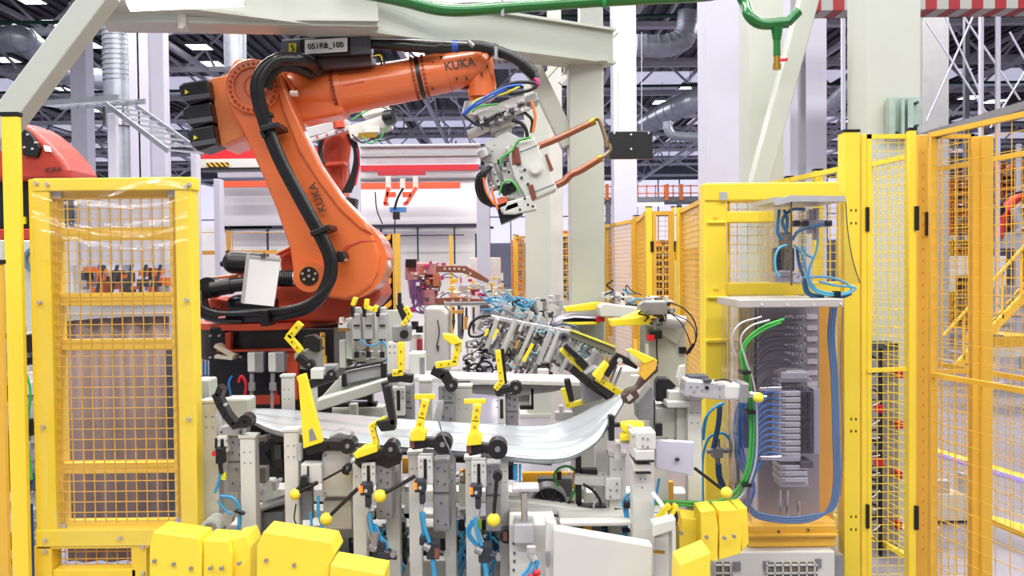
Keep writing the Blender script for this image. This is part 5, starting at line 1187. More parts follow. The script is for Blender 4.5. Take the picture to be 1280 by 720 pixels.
for j_, (a, b) in enumerate(zip(rows[:-1], rows[1:])):
    for k in range(4): full.append([p.lerp(q, k / 4) + Vector((0, 0, .004 * math.sin(math.pi * k / 4) + .009 * math.sin((j_ * 4 + k) * 1.35) * max(0, (i_ - 34) / 26) + (.006 if k in (1, 2) else 0))) for i_, (p, q) in enumerate(zip(a, b))])
full.append(rows[-1]); n = len(full[0]); m = MB(); m.add([v for r in full for v in r], [(j * n + i, (j + 1) * n + i, (j + 1) * n + i + 1, j * n + i + 1) for j in range(len(full) - 1) for i in range(n - 1)], True)
m.build('skin', SHEET, t, solid=.004)
m = MB(); m.ptube([(q[0], q[1] + 1, q[2]) for q in mid1[1:8]], 3.2, .8, 6, 6); m.build('pressed_bead', SHEET, t)
# thin support under sheet (dark gap rail)
t = T('locating_rail', 'narrow grey locating rail under the pressed sheet', 'rail', P(500, 575, 3.3)); m = MB(); m.pbar((330, 545), (690, 580), 3.3, 5, .05); m.pbar((520, 573), (640, 578), 3.25, 7, .03); m.build('rail_bar', MGY, t, bevel=.003)

# --- posts of the front row (white square tubes)
for l, x0, x1, y0, Y in (('leftmost white fixture post beside the guard panel', 254, 274, 504, 3.1), ('white fixture post under the left end of the sheet', 301, 320, 548, 3.05), ('white post left of the rounded grey clamp', 356, 374, 540, 3.0),
                         ('white post under the clamp with the tall black bracket', 441, 458, 578, 2.95), ('white post just right of the tall black bracket clamp', 482, 500, 574, 3.05), ('white post under the orange lit clamp, centre', 511, 527, 568, 2.95), ('white post with bent cable beside it, centre', 556, 570, 570, 3.05),
                         ('white post under the clamp with hanging lever', 582, 600, 575, 2.92), ('narrow white post right of the hanging lever', 624, 636, 572, 3.05), ('tall white post below the yellow sensor at right', 791, 818, 545, 2.9), ('white post behind the spring fitting at right', 762, 783, 570, 3.1),
                         ('white post carrying the horizontal cylinder', 860, 878, 500, 3.25), ('white post beside the leftmost post, shorter', 296, 306, 570, 3.3), ('white rear post behind the pressed sheet end', 745, 760, 520, 3.6)):
    post(l, x0, x1, y0, Y)
for l, x0, x1, y0, Y, y1 in (('rounded white riser behind the sheet at left', 352, 366, 472, 3.5, 530), ('white riser block beside the tall yellow blade', 377, 394, 485, 3.45, 530), ('white riser under the L shaped yellow finger', 568, 590, 485, 3.7, 560), ('pale riser behind the centre clamps', 525, 540, 478, 3.75, 560)):
    post(l, x0, x1, y0, Y, y1, foot=False)

def holes_extra(t, Y): pass
# --- front row clamps
def e1(t, Y):
    MB().strip([(268, 492), (275, 508), (282, 520), (292, 532), (306, 528)], Y - .02, 10, .05).build('clamp_arm', ARM, t, bevel=.004)
    q = MB().ring(306, 527, 3, 8.5, Y - .03, .05, 24).build('eye_end', ARM, t, bevel=.003)
    m = MB(); m.ppoly([(272, 481), (279, 486), (275, 498), (267, 494)], Y - .02, .05); m.build('upper_jaw', ARM, t, bevel=.003)
    MB().bolts([(271, 519), (275, 524), (281, 506)], Y - .02, 2, .01).build('jaw_bolt', LGR, t)
    MB().pbox(265, 565, 270, 570, Y - .03, .03).build('red_button', RED, t); m = MB(); m.pbox(269, 560, 279, 580, Y - .03, .04); m.pcyl((275, 580), (277, 592), Y - .02, 2.5); m.pcyl((270, 548), (270, 560), Y, 1.5); m.build('sensor', BLK, t, bevel=.003)
    m = MB(); m.ptube([(276, 590), (272, 606), (268, 616)], Y - .02, 2); m.build('blue_hose', BLUE, t); MB().pbox(276, 591, 282, 600, Y - .02, .01).build('yellow_tag', mat('sticker yellow', (214, 214, 30), .5), t)
    m = MB(); m.disc(262, 662, 13, Y - .05, .08, 30); q = m.build('round_flange', GWH, t, bevel=.006); MB().ring(262, 662, 6, 8.5, Y - .06, .02).build('flange_ring', GRY, q)
    m = MB(); m.ptube([(275, 620), (290, 622), (298, 632), (300, 650), (294, 675)], Y - .04, 2.2); m.ptube([(272, 626), (284, 640), (290, 642)], Y - .04, 1.6); m.build('loop_hose', BLUE, t); MB().pcyl((294, 638), (306, 642), Y - .05, 2.4).build('black_plug', BLK, t)
    MB().disc(282, 650, 8, Y - .01, .04).build('round_gauge', LGR, t)
clamp('leftmost clamp with black eyed arm on the white post', 3.05, side=(284, 545, 306, 615), body=(272, 532, 304, 546), pivot=None, plate=(271, 545, 284, 566), extra=e1)
m = MB(); m.pbar((314, 552), (334, 548), 3.2, 6, .05); t = tag(m.build('support_arm', WHT), 'short white arm sticking out right of the second post', 'arm')
t = T('swing_unit', 'black swing unit between the second and third posts', 'clamp', P(340, 600, 3.2)); m = MB(); m.ppoly([(334, 556), (354, 553), (355, 590), (340, 585)], 3.15, .1); m.ppoly([(330, 566), (340, 584), (356, 598), (356, 572)], 3.2, .06); m.ppoly([(312, 530), (330, 534), (330, 555), (314, 556)], 3.3, .1); m.build('swing_block', BLK, t, bevel=.005); MB().pbox(343, 556, 351, 574, 3.14, .01).build('side_cover', DGY, t)
MB().pbox(321, 585, 332, 604, 3.25, .05).build('white_insert', GRY, t)
t = T('motor_box', 'greenish glass topped box low between the left posts', 'box', P(340, 660, 3.2)); m = MB(); m.pbox(322, 640, 354, 685, 3.2, .12); m.build('body', MGY, t, bevel=.004); m = MB(); m.pbar((320, 640), (356, 628), 3.18, 3, .14); m.pbox(322, 640, 327, 685, 3.18, .03); m.build('top_edge', GRY, t)
def e2(t, Y):
    MB().ppoly([(408, 560), (410, 545), (424, 538), (438, 542), (443, 556), (438, 566), (412, 566)], Y + .04, .07).build('rounded_head', GRY, t, bevel=.01, seg=3)
    m = MB(); m.ppoly([(372, 470), (381, 467), (403, 553), (379, 561)], Y - .03, .03); m.build('blade_finger', YELB, t, bevel=.003)
    m = MB(); m.ppoly([(386, 538), (390, 535), (396, 549), (387, 552)], Y - .032, .006); m.build('blade_window', GRY, t)
    m = MB(); m.pbox(404, 625, 440, 662, Y + .05, .06); m.build('cylinder_cover', LGR, t, bevel=.004)
    m = MB(); m.ptube([(398, 620), (398, 640), (404, 665), (400, 670)], Y - .03, 2); m.ptube([(388, 640), (390, 665)], Y - .03, 1.8); m.build('blue_hose', BLUE, t)
    m = MB(); m.pbox(376, 596, 384, 612, Y - .04, .05); m.pbox(370, 610, 388, 614, Y - .05, .06); m.pcyl((433, 588), (436, 588), Y - .04, 6); m.disc(432, 588, 5.5, Y - .03, .05); m.build('black_knob', BLK, t)
    m = MB(); m.pbox(376, 580, 402, 604, Y - .01, .06); m.build('side_block', WHT, t, bevel=.003); m = MB(); m.pbox(384, 583, 386, 602, Y - .015, .01); m.build('slot', BLK, t)
    m = MB(); m.pcyl((404, 600), (430, 586), Y - .04, 1.5); m.build('thin_rod', ARM, t)
    m = MB(); m.pbox(374, 600, 390, 650, Y + .04, .03); m.build('grey_plate', MGY, t)
    m = MB(); m.ptube([(370, 630), (368, 650), (376, 660), (384, 662)], Y - .04, .9); m.build('black_wire', BLK, t); m = MB(); m.pbox(371, 555, 376, 576, Y + .02, .03); m.build('pin', LGR, t)
clamp('light grey round headed clamp carrying the tall yellow blade', 2.98, body=(402, 562, 442, 622), arm=[(382, 563), (412, 556), (434, 557)], aw=12, pivot=(434, 558, 10), lever=((397, 603), (369, 618), 6.8), extra=e2)
def e3(t, Y):
    MB().strip([(484, 482), (488, 510), (491, 532)], Y - .03, 8, .04).build('tall_bracket', ARM, t, bevel=.004); MB().ppoly([(469, 527), (494, 523), (494, 538), (476, 540)], Y - .03, .05).build('bracket_foot', ARM, t, bevel=.004)
    m = MB(); m.pcyl((466, 688), (470, 665), Y - .04, 5); m.build('fitting', GRY, t); m = MB(); m.ppoly([(442, 578), (446, 574), (470, 570), (492, 562), (502, 566), (500, 580), (484, 586), (470, 580), (450, 586)], Y + .02, .05); m.build('arm_root', ARM, t, bevel=.004)
clamp('clamp with tall black bracket and yellow S shaped finger', 2.9, side=(470, 580, 490, 650), plate=(452, 578, 469, 608), arm=[(444, 576), (466, 570), (488, 563)], aw=9, pivot=(488, 562, 10), finger=[(482, 524), (464, 533), (469, 553), (466, 562)], fw=7, wedge=[(441, 568), (452, 560), (471, 556), (472, 565), (445, 574)], led=(450, 612), lever=((447, 611), (408, 649), 8), air=[(466, 655), (472, 670), (480, 680), (478, 695)], extra=e3)
def e4(t, Y):
    m = MB(); m.ptube([(548, 524), (554, 545), (566, 572), (568, 590), (560, 606)], Y - .03, 1); m.build('bent_wire', MGY, t)
    MB().pbox(512, 548, 518, 560, Y - .02, .04).build('brown_block', mat('rust brown', (112, 64, 48), .5), t)
    m = MB(); m.pbox(518, 493, 543, 500, Y + .1, .02); m.build('finger_cap', YELB, t, bevel=.003)
clamp('orange lit clamp with straight yellow finger, centre', 2.9, side=(541, 575, 562, 665), plate=(522, 570, 541, 606), arm=[(514, 557), (535, 554), (556, 556)], aw=12, pivot=(553, 556, 12), finger=[(532, 500), (526, 524), (522, 545)], fw=10, wedge=[(512, 552), (513, 540), (522, 534), (533, 540), (531, 551)], led=(518, 608), lever=((519, 595), (475, 620), 8.2), air=[(526, 640), (528, 660), (530, 676)], extra=e4)
def e5(t, Y):
    MB().pbox(583, 557, 589, 567, Y - .02, .04).build('brown_block', mat('rust brown', (112, 64, 48), .5), t)
    m = MB(); m.pbox(580, 499, 607, 505, Y + .1, .02); m.build('finger_cap', YELB, t, bevel=.003); m = MB(); m.disc(622, 596, 6, Y - .06, .04); m.build('lever_hub', ARM, t)
    MB().pbox(597, 650, 602, 662, Y - .04, .01).build('green_tag', mat('green tag', (120, 150, 40), .5), t)
clamp('clamp with hanging yellow ball lever and yellow finger', 2.86, side=(607, 580, 626, 665), plate=(589, 576, 608, 610), arm=[(585, 565), (605, 561), (624, 563)], aw=12, pivot=(622, 562, 12.5), finger=[(597, 506), (594, 528), (591, 548)], fw=10, wedge=[(583, 558), (584, 546), (594, 538), (603, 547), (602, 556)], led=(588, 614), lever=((621, 598), (617, 650), 8.6), air=[(590, 650), (584, 668), (604, 690)], extra=e5)
for i, (x, y, Y) in enumerate(((474, 690, 2.86), (541, 690, 2.84), (606, 694, 2.8))):
    t = T('hose_fitting', ['dark blue hose fitting low under the bracket clamp', 'dark hose fitting with copper parts low in the centre', 'blue hose fitting low under the hanging lever clamp'][i], 'fitting', P(x, y, Y), 'hose fittings')
    m = MB(); m.pbox(x - 8, y - 12, x + 8, y + 10, Y, .05); m.pcyl((x + 6, y), (x + 17, y + 3), Y, 3.4); m.build('fitting_body', mat('slate sensor', (44, 48, 58), .4), t, bevel=.004)
    m = MB(); m.ptube([(x, y + 10), (x + 2, y + 30), (x - 2, y + 60)], Y, 3.2); m.ptube([(x - 4, y - 12), (x - 10, y - 30), (x - 12, y - 48)], Y, 2.6); m.build('blue_hose', BLUE, t)
    m = MB(); m.disc(x + 17, y + 4, 3.6, Y - .02, .03, 14); m.pcyl((x - 12, y - 8), (x - 4, y - 4), Y, 5); m.build('ring_nut', GRY, t)
    if i == 1: MB().pbox(x + 2, y - 4, x + 8, y + 8, Y - .02, .02).build('copper_nut', COPPER, t)

# --- middle row behind the sheet
def s1(t, Y):
    m = MB(); m.ppoly([(392, 418), (400, 424), (400, 440), (392, 440), (378, 432), (380, 420)], Y - .0, .05); m.build('black_back', BLK, t, bevel=.004)
    MB().pbox(368, 442, 378, 450, Y + .01, .04).build('lower_block', LGR, t)
clamp('clamp with bent yellow elbow in front of the robot base', 3.7, body=[(374, 462), (376, 438), (398, 437), (399, 462)], arm=[(371, 446), (384, 457)], aw=10, pivot=(386, 456, 6), finger=[(375, 404), (360, 422), (376, 440)], fw=9, extra=s1, bm=GRY)
def s1b(t, Y):
    m = MB(); m.pbox(388, 461, 404, 474, Y - .02, .06); m.build('white_block', WHT, t, bevel=.004); m = MB(); m.pbox(404, 456, 420, 474, Y + .02, .06); m.build('grey_block', GRY, t, bevel=.004)
clamp('black arm clamp holding the top of the tall yellow blade', 3.3, arm=[(383, 482), (402, 476), (420, 470)], aw=11, pivot=(414, 468, 6), finger=[(375, 470), (382, 492)], fw=10, extra=s1b)
def s2(t, Y):
    m = MB(); m.pbox(484, 428, 499, 470, Y + .0, .08); m.build('white_block', WHT, t, bevel=.004); m = MB(); m.pbox(497, 366, 501, 380, Y - .02, .03); m.build('black_upright', BLK, t, bevel=.002)
    m = MB(); m.pbox(490, 407, 512, 427, Y, .1); m.build('grey_head', GRY, t, bevel=.006); MB().disc(505, 418, 5.5, Y - .02, .04).build('dark_boss', ARM, t)
    m = MB(); m.bolts([(487, 433), (493, 433), (487, 441), (493, 441)], Y, 1, .004); m.build('screw', MGY, t)
clamp('upright clamp with yellow hooked tip beside the striped pillar', 3.65, side=(496, 480, 516, 545), plate=(490, 484, 506, 520), arm=[(498, 380), (503, 392), (508, 404)], aw=8, finger=[(506, 384), (512, 394), (503, 407)], fw=6, extra=s2)
clamp('L shaped yellow finger with screws below the hooked clamp', 3.55, arm=[(484, 474), (500, 472), (516, 474)], aw=11, finger=[(501, 428), (501, 466), (490, 467)], fw=8)
t = T('black_bracket', 'tall black bar bracket rising behind the S shaped finger', 'bracket', P(485, 530, 3.3)); m = MB(); m.strip([(480, 478), (487, 512), (492, 536)], 3.35, 8, .03); m.build('bar', ARM, t, bevel=.003)
clamp('clamp with zigzag yellow finger in the centre', 3.6, side=(548, 482, 568, 528), arm=[(540, 462), (556, 470), (566, 486)], aw=13, pivot=(564, 482, 8), finger=[(556, 420), (573, 430), (568, 454), (544, 457)], fw=8, wedge=[(553, 417), (568, 419), (577, 428), (566, 432), (555, 424)], body=[(540, 528), (548, 500), (556, 500), (552, 528)])
clamp('clamp with L shaped yellow finger right of centre', 3.55, side=(632, 492, 648, 540), plate=(622, 495, 632, 530), arm=[(619, 491), (634, 487), (646, 485)], aw=10, pivot=(645, 485, 8), finger=[(622, 438), (627, 478), (619, 487)], fw=7)
t = T('black_bar', 'black bar backing the L shaped yellow finger', 'bar', P(630, 480, 3.58)); m = MB(); m.pbar((627, 436), (631, 480), 3.6, 6, .04); m.build('bar', BLK, t, bevel=.002)
# big tilted clamps right
def s5(t, Y):
    m = MB(); m.pbar((706, 432), (734, 458), Y - .04, 7, .04); m.pbar((722, 448), (733, 460), Y - .05, 10, .03); m.build('black_backing', BLK, t, bevel=.003)
    m = MB(); m.ppoly([(728, 470), (745, 458), (758, 466), (752, 500), (728, 505)], Y + .05, .08); m.build('grey_body', GRY, t, bevel=.006)
clamp('tilted clamp with yellow black bar pointing up left', 3.4, arm=[(714, 460), (738, 480), (764, 498)], aw=11, finger=[(702, 436), (730, 463)], fw=8, extra=s5)
def s6(t, Y):
    m = MB(); m.strip([(757, 470), (772, 446), (798, 458)], Y - .03, 9, .04); m.build('black_linkage', ARM, t, bevel=.003); MB().disc(775, 451, 3.4, Y - .04, .02, 16).build('white_pin', WHT, t)
    m = MB(); m.pcyl((771, 457), (762, 480), Y + .02, 1.6); m.pcyl((777, 459), (768, 482), Y + .02, 1.6); m.build('tie_rod', STEEL, t)
clamp('tilted clamp with black linkage and crossed yellow bars', 3.3, arm=[(742, 474), (766, 496)], aw=10, finger=[(745, 472), (777, 493)], fw=8, wedge=[(741, 470), (757, 452), (763, 457), (750, 478)], extra=s6)
def s7(t, Y):
    MB().ppoly([(784, 437), (796, 444), (806, 452), (802, 462), (790, 452)], Y + .02, .06).build('white_head', WHT, t, bevel=.004)
    m = MB(); m.ppoly([(806, 448), (822, 450), (820, 462), (806, 476), (800, 470)], Y - .04, .06); m.build('yellow_block', mat('deep yellow paint', (236, 170, 26)), t, bevel=.004)
    MB().ppoly([(783, 438), (790, 436), (820, 449), (806, 455)], Y - .045, .03).build('yellow_top', YELB, t, bevel=.003)
    q = MB().ppoly([(778, 495), (800, 486), (812, 474), (820, 466), (824, 458), (812, 454), (804, 470), (796, 484), (784, 488)], Y - .03, .06).build('brown_arm', mat('brown clamp arm', (82, 62, 54), .4, .2), t, bevel=.004)
    m = MB(); m.ppoly([(778, 494), (795, 486), (800, 496), (788, 506), (779, 503)], Y - .04, .06); m.build('arm_root', mat('brown clamp arm', (82, 62, 54)), t, bevel=.004); MB().ppoly([(783, 497), (788, 492), (792, 497), (786, 502)], Y - .045, .02).build('pivot_nut', LGR, t)
    m = MB(); m.ppoly([(796, 505), (815, 482), (820, 505), (820, 525), (798, 525)], Y + .04, .1); m.build('grey_wedge', GRY, t, bevel=.005)
clamp('large brown armed clamp with yellow top at the sheet end', 3.15, extra=s7, arm=[(816, 466), (821, 460)], aw=8)
clamp('yellow and black L bracket standing behind the sheet', 3.5, arm=[(709, 474), (714, 502)], aw=8, finger=[(704, 486), (710, 508), (738, 500)], fw=6, fbolts=False, wedge=[(736, 498), (746, 492), (750, 497), (744, 502)])
t = T('black_clevis', 'black clevis between the brown arm and the cylinder', 'bracket', P(830, 490, 3.3)); m = MB(); m.ppoly([(820, 478), (824, 472), (836, 473), (846, 483), (838, 488), (832, 486), (834, 502), (820, 502)], 3.3, .06); m.build('clevis', BLK, t, bevel=.005)
# horizontal cylinder with knob
t = T('clamp_cylinder', 'horizontal silver air cylinder with yellow ball knob pointing right', 'cylinder', P(890, 500, 3.2))
m = MB(); m.pbar((856, 485), (908, 490), 3.15, 22, .1); m.build('body', LGR, t, bevel=.008); m = MB(); m.pbar((906, 490), (928, 491), 3.14, 20, .1); m.build('barrel', WHT, t, bevel=.01); m = MB(); m.pbar((925, 491), (936, 492), 3.13, 26, .12); m.build('end_cap', GRY, t, bevel=.006)
m = MB(); m.pcyl((936, 493), (945, 494), 3.19, 4.5); m.pcyl((944, 494), (958, 496), 3.19, 2); m.build('rod', STEEL, t)
m = MB(); m.sphere(P(948, 497, 3.1), S(6.6, 3.1), 24, 14); m.build('yellow_knob', mat('knob yellow', (238, 216, 60)), t)
m = MB(); m.pbox(862, 470, 886, 477, 3.2, .08); m.pbox(880, 474, 890, 478, 3.14, .04); m.build('valve_block', DGY, t, bevel=.003); m = MB(); m.bolts([(864, 484), (868, 490), (872, 484), (864, 496), (878, 488), (900, 486), (900, 496)], 3.15, 1.2, .006); m.build('screw', MGY, t)
MB().disc(884, 485, 2.4, 3.14, .02).build('dark_port', BLK, t)
MB().ppoly([(850, 458), (857, 456), (857, 476), (849, 484), (846, 472)], 3.3, .03).build('white_horn', WHT, t, bevel=.004)
m = MB(); m.ptube([(893, 476), (905, 474), (915, 478)], 3.13, 1); m.build('black_cable', BLK, t)
t = T('mounting_block', 'pale mounting block under the horizontal cylinder', 'block', P(845, 510, 3.25)); m = MB(); m.pbox(836, 489, 860, 503, 3.25, .1); m.pbox(834, 502, 864, 510, 3.22, .14); m.pbox(812, 505, 836, 700, 3.35, .1); m.build('block', WHT, t, bevel=.005)
t = T('side_post', 'pale grey post between the brown clamp and cylinder post', 'fixture post', P(848, 700, 3.3)); m = MB(); m.pbox(846, 510, 860, 560, 3.28, .06); m.pbox(820, 510, 845, 548, 3.3, .05); m.build('tube', GWH, t, bevel=.004)
# lower right: lavender plate, lever, white arm
t = T('cover_sheet', 'pale lilac cover plate with a dark hole beside the tall white post', 'plate', P(845, 590, 3.0)); m = MB(); m.ppoly([(820, 550), (868, 553), (866, 595), (820, 586)], 3.0, .03); m.build('plate', LAV, t, bevel=.004); MB().pcyl((844, 574), (849, 574), 2.99, 2.2).build('slot_hole', BLK, t)
t = T('hand_lever', 'black hand lever with yellow ball at lower right of the fixture', 'lever', P(890, 600, 2.95)); MB().pcyl((868, 585), (902, 611), 2.95, 2).build('rod', BLK, t); MB().sphere(P(908, 616, 2.93), S(7.4, 2.93), 24, 14).build('yellow_knob', mat('knob yellow', (238, 216, 60)), t)
def e8(t, Y):
    MB().pbox(795, 540, 815, 556, Y, .06).build('yellow_back', YELB, t)
t = T('proximity_sensor', 'yellow sensor head with black bracket above the tall white post', 'sensor', P(790, 550, 3.0))
m = MB(); m.ppoly([(777, 530), (790, 528), (806, 529), (805, 540), (796, 543), (790, 551), (776, 552), (776, 545), (784, 542), (777, 538)], 2.98, .05); m.build('yellow_head', YELB, t, bevel=.005); MB().disc(788, 533, 2.2, 2.97, .02).build('lens', WHT, t)
m = MB(); m.pbox(761, 520, 768, 551, 3.05, .04); m.pbox(766, 530, 778, 534, 3.03, .03); m.build('black_bracket', BLK, t); m = MB(); m.pbox(770, 552, 800, 555, 3.0, .05); m.pbox(768, 556, 776, 575, 3.04, .02); m.build('white_base', WHT, t)
m = MB(); m.ptube([(818, 500), (818, 530), (819, 535)], 3.02, 1); m.pbox(819, 530, 828, 545, 3.0, .03); m.build('black_connector', BLK, t)
t = T('riser_block', 'stacked white riser block with black shims on the tall post', 'block', P(805, 600, 2.85)); m = MB(); m.pbox(795, 540, 820, 562, 2.86, .1); m.pbox(794, 563, 818, 576, 2.85, .12); m.pbox(792, 580, 814, 590, 2.86, .1); m.build('block', WHT, t, bevel=.004)
m = MB(); m.pbox(793, 576, 818, 578, 2.845, .12); m.pbox(795, 591, 814, 592.5, 2.85, .1); m.build('shim', BLK, t); MB().bolts([(804, 535 + 13), (810, 549), (804, 558), (810, 559), (801, 599), (807, 599), (803, 610)], 2.86, 1.2, .006).build('screw', MGY, t)
m = MB(); m.pbar((817, 617), (829, 633), 2.85, 5, .02); tag(m.build('white_strap', PAPER), 'small white strap tilted beside the tall white post', 'strap')
# lower centre-right machine
t = T('clamp_table', 'white box shaped base beam at the bottom right of the fixture', 'machine base', P(740, 790, 2.7))
m = MB(); m.ppoly([(692, 661), (816, 682), (812, 1010), (690, 1010)], 2.72, .06); m.ppoly([(682, 650), (696, 654), (696, 1010), (682, 1010)], 2.75, .06); m.pbox(638, 655, 696, 1010, 2.85, .2); m.build('front_panel', WHT, t, bevel=.006)
m = MB(); m.ppoly([(816, 655), (845, 648), (847, 1010), (841, 1010), (840, 664), (816, 672)], 2.78, .06); m.pbox(700, 652, 846, 658, 2.95, .2); m.pbox(818, 672, 840, 1010, 3.0, .04); m.build('right_panel', WHT, t, bevel=.005)
m = MB(); m.bolts([(642, 680), (643, 692), (643, 702), (642, 713)], 2.85, 1.6, .006); m.build('bolt', DGY, t); MB().pbox(682, 690, 687, 706, 2.74, .02).build('slot', GRY, t); MB().pbar((817, 690), (831, 691), 2.77, 3, .01).build('brass_pin', BRASS, t)
t = T('threaded_pillar', 'short steel pillar with flat cap on the white base', 'pillar', P(655, 650, 2.8)); m = MB(); m.pcyl((655, 616), (656, 655), 2.82, 4.2); m.build('shaft', STEEL, t); m = MB(); m.pbox(640, 610, 674, 615, 2.8, .08); m.build('flat_cap', LGR, t, bevel=.003); m = MB(); m.pbox(642, 655, 668, 680, 2.8, .1); m.build('socket', LGR, t, bevel=.006)
t = T('long_rail', 'long pale rail running right below the green hose loop', 'rail', P(700, 640, 3.1)); m = MB(); m.pbar((630, 630), (764, 646), 3.1, 12, .06); m.build('rail_bar', WHT, t, bevel=.004); m = MB(); m.pbar((630, 640), (700, 649), 3.08, 2, .05); m.build('shadow_gap', MGY, t)
t = T('linear_unit', 'pale bracket beam with bolts left of the tall white post', 'beam', P(745, 610, 3.15)); m = MB(); m.pbar((718, 600), (765, 603), 3.12, 12, .08); m.pbox(757, 598, 777, 625, 3.08, .1); m.pbar((766, 640), (800, 646), 3.1, 14, .06); m.build('beam_block', WHT, t, bevel=.004); MB().bolts([(763, 613), (771, 613), (763, 621), (771, 605)], 3.08, 1.2, .006).build('screw', MGY, t)
t = T('wheel_guard', 'round black brush disc in a pale hood under the green hose', 'machine', P(685, 630, 3.25)); m = MB(); m.disc(686, 632, 22, 3.25, .06, 36); m.build('disc', DGY, t); m = MB(); m.ring(686, 632, 22, 24.5, 3.23, .08, 40); m.build('hood_rim', LGR, t); m = MB(); m.pbox(672, 598, 716, 622, 3.35, .05); m.build('grey_plate', GRY, t, bevel=.004)
m = MB()
for k in range(12): m.pbar((686, 632), (686 + 21 * math.cos(k * .52), 632 + 21 * math.sin(k * .52)), 3.24, .8, .01)
m.build('brush_line', MGY, t)
t = T('black_upright', 'black angle upright with foot beside the green hose loop', 'bracket', P(722, 640, 3.15)); m = MB(); m.pbox(720, 570, 727, 638, 3.16, .04); m.pbox(727, 587, 747, 597, 3.15, .04); m.pbox(716, 633, 758, 641, 3.12, .05); m.build('angle', BLK, t, bevel=.003)
t = T('hose_loop', 'bright green hose loop behind the grey plate, lower right', 'hose', P(705, 620, 3.2)); m = MB(); m.ptube([(698, 608), (693, 596), (698, 586), (710, 583), (720, 590), (721, 604), (716, 618), (711, 626)], 3.18, 1.6, 8, 7); m.build('green_hose', GRN, t)
m = MB(); m.ptube([(729, 605), (742, 614), (750, 626), (750, 634)], 3.1, 1.8); m.ptube([(700, 628), (706, 632), (714, 626)], 3.15, 2); m.build('black_cable', BLK, t); MB().ptube([(745, 640), (742, 632), (748, 622)], 3.1, 1.2).build('white_cable', LGR, t)
t = T('amber_panel', 'amber yellow guard strip behind the green hose loop', 'panel', P(690, 600, 3.8)); m = MB(); m.pbox(653, 591, 722, 612, 3.8, .03); m.pbox(575, 588, 600, 604, 3.9, .03); m.pbox(826, 603, 842, 626, 3.8, .04); m.build('strip', MATS['amber yellow paint'], t)
m = MB(); m.pbox(503, 573, 510, 592, 3.6, .02); m.pbox(578, 587, 590, 605, 3.55, .02); m.build('sticker', MATS['amber yellow paint'], t)
t = T('gearbox', 'grey gearbox block with amber brackets under the long rail', 'machine', P(720, 675, 3.1)); m = MB(); m.ppoly([(698, 656), (712, 648), (733, 658), (748, 670), (745, 682), (700, 674)], 3.1, .12); m.pbox(740, 665, 754, 678, 3.06, .08); m.build('block', MGY, t, bevel=.006); m = MB(); m.pbox(708, 648, 714, 657, 3.07, .04); m.pbox(730, 652, 740, 674, 3.05, .05); m.build('amber_bracket', MATS['amber yellow paint'], t)
m = MB(); m.ppoly([(636, 640), (706, 650), (700, 664), (636, 652)], 3.0, .02); m.build('cover_sheet', LGR, t)
t = T('hose_cluster', 'blue hose and red plug cluster at the bottom centre right', 'hose', P(665, 715, 2.7)); m = MB(); m.ptube([(672, 700), (668, 712), (656, 726)], 2.7, 3.2); m.ptube([(668, 696), (660, 712), (652, 720)], 2.7, 2.2); m.build('blue_hose', BLUE, t); m = MB(); m.pcyl((662, 690), (668, 700), 2.7, 5); m.pcyl((664, 683), (664, 690), 2.7, 6); m.build('silver_plug', LGR, t); m = MB(); m.sphere(P(671, 716, 2.68), .012); m.sphere(P(664, 722, 2.68), .012); m.build('red_plug', RED, t)
t = T('hose_drop', 'pair of blue hoses hanging beside the white post, right', 'hose', P(780, 640, 3.0)); m = MB(); m.ptube([(793, 618), (784, 628), (784, 650), (780, 680)], 3.0, 2.2); m.ptube([(791, 614), (779, 626), (782, 652), (776, 680)], 3.0, 1.6); m.ptube([(824, 598), (821, 616), (816, 640), (830, 640)], 3.05, 1.8); m.build('blue_hose', BLUE, t); m = MB(); m.pbox(780, 628, 792, 636, 2.98, .04); m.pbox(778, 662, 788, 666, 2.98, .03); m.ptube([(836, 630), (842, 645), (840, 655)], 2.95, 6); m.build('black_joint', BLK, t, bevel=.003)
m = MB(); m.pbar((822, 650), (838, 632), 2.9, 5, .03); m.pbar((846, 632), (838, 648), 2.9, 5, .03); tag(m.build('yellow_wedge', YELB), 'small yellow wedge plates beside the lower white panel', 'bracket')
t = T('sensor_plug', 'round dark plug on the narrow white post, low centre', 'plug', P(632, 670, 2.95)); m = MB(); m.disc(633, 671, 9, 2.95, .05, 20); m.build('plug_body', mat('slate sensor', (44, 48, 58)), t, bevel=.004); MB().pbox(629, 665, 634, 676, 2.94, .02).build('copper_core', COPPER, t)
m = MB(); m.ptube([(644, 580), (644, 600)], 3.05, 3); m.ptube([(650, 580), (650, 606)], 3.05, 1.5); o = m.build('blue_hose_pair', BLUE); tag(o, 'two short blue hoses under the sheet, right of centre', 'hose'); 
t = T('guide_block', 'black block with yellow edge low under the sheet, centre', 'block', P(530, 600, 3.5)); m = MB(); m.pbox(495, 562, 510, 569, 3.2, .05); m.pbox(565, 572, 582, 578, 3.2, .05); m.pbox(632, 577, 642, 600, 3.3, .06); m.pbox(696, 590 , 702, 600, 3.3, .03); m.build('block', BLK, t, bevel=.002)

